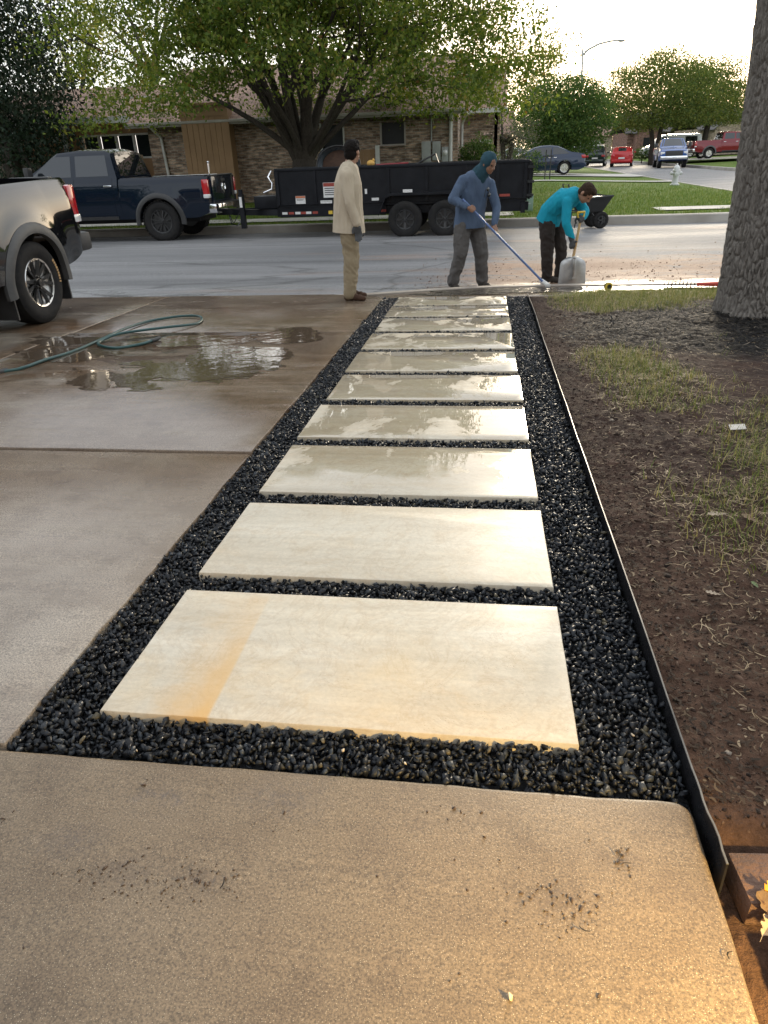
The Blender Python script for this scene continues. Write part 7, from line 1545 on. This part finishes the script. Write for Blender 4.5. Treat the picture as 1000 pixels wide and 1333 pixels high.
V = [(-0.36, -0.30, 0.62), (0.36, -0.34, 0.66), (0.36, 0.34, 0.66), (-0.36, 0.30, 0.62), (-0.24, -0.21, 0.36), (0.20, -0.23, 0.36), (0.20, 0.23, 0.36), (-0.24, 0.21, 0.36)]
MB().add(V, [(4, 5, 1, 0), (5, 6, 2, 1), (6, 7, 3, 2), (7, 4, 0, 3), (7, 6, 5, 4), (0, 1, 2, 3)]).build('tub', M_poly, gc); MB().tube([(-0.36, -0.30, 0.63), (0.36, -0.34, 0.67), (0.36, 0.34, 0.67), (-0.36, 0.30, 0.63), (-0.36, -0.30, 0.63)], 0.02, 8).build('tub_rim', M_poly, gc, 40)
for s_ in (1, -1): make_wheel(gc, (0.18, s_*0.20, 0.18), 0.18, 0.11, 0.09, s_, M_alloyd, detail=False); MB().tube([(-0.2, s_*0.16, 0.34), (-0.36, s_*0.14, 0.34), (-0.40, s_*0.12, 0.04)], 0.014, 6).build('stand', M_trim, gc, 60)
MB().tube([(0.2, -0.16, 0.34), (-0.5, -0.16, 0.40), (-0.62, -0.13, 0.93), (-0.63, 0.13, 0.93), (-0.5, 0.16, 0.40), (0.2, 0.16, 0.34)], 0.016, 8).build('handle', M_trim, gc, 60); MB().tube([(0.18, -0.2, 0.18), (0.18, 0.2, 0.18)], 0.015, 6).tube([(0.18, 0, 0.18), (0.0, 0, 0.36)], 0.02, 6).build('axle', M_trim, gc, 60)
# ---- street lamp with a curved arm
sl2 = thing('street_lamp', 'tall grey street lamp with curved arm above the round tree', 'street lamp', (6.75, 60, -0.2))
MB().tube([(0, 0, 0), (-0.1, 0, 3.5), (-0.35, 0, 7.65)], [0.10, 0.085, 0.06], 10).build('pole', M_util, sl2, 60); MB().tube([(-0.35, 0, 7.25), (0.05, 0, 7.62), (0.8, 0, 7.92), (1.5, 0, 8.03), (1.95, 0, 8.06)], [0.075, 0.07, 0.065, 0.06, 0.055], 8).build('arm', M_util, sl2, 60)
MB().blob((2.2, 0, 8.04), (0.36, 0.15, 0.07), 14, 8).build('lamp_head', M_util, sl2, 60); MB().blob((2.25, 0, 7.98), (0.22, 0.11, 0.06), 12, 8).build('lens', M_whl, sl2, 60)

# ---- unseen spotlight, added to throw a warm glow on the near concrete
SPP, SPT = Vector((1.0, 0.2, 0.62)), Vector((0.42, 0.60, 0.0)); dv = (SPT-SPP).normalized(); Mq = Matrix.Translation(SPP-Vector((1.0, 0.2, -0.05))) @ dv.to_track_quat('Z', 'Y').to_matrix().to_4x4()
pl = thing('added_spotlight', 'added out-of-frame spotlight giving the landing its warm glow', 'spotlight', (1.0, 0.2, -0.05)); M_lan = mat('added_lamp_black', (0.015, 0.015, 0.016), 0.45)
MB().tube([(0, 0, -0.1), (0, 0, 0.62)], 0.015, 8).build('stake', M_lan, pl, 40); MB().lathe([(0.03, -0.10), (0.05, -0.06), (0.055, 0.04), (0.05, 0.04), (0.045, -0.04), (0.001, -0.045)], 16, Mq).build('housing', M_lan, pl, 40)
MB().lathe([(0.040, -0.03), (0.001, -0.025)], 16, Mq).build('lamp_face', mat('added_lamp_glow', (1.0, 0.62, 0.2), 0.5, emit=8), pl, 40)
ld = bpy.data.lights.new('added_spot_beam', 'SPOT'); lo = bpy.data.objects.new('added_spot_beam', ld); COL.objects.link(lo); lo.location = SPP+dv*0.05; lo.rotation_euler = (-dv).to_track_quat('Z', 'Y').to_euler(); ld.energy = 150; ld.color = (1.0, 0.66, 0.22); ld.spot_size = math.radians(68); ld.spot_blend = 1.0; ld.shadow_soft_size = 0.04
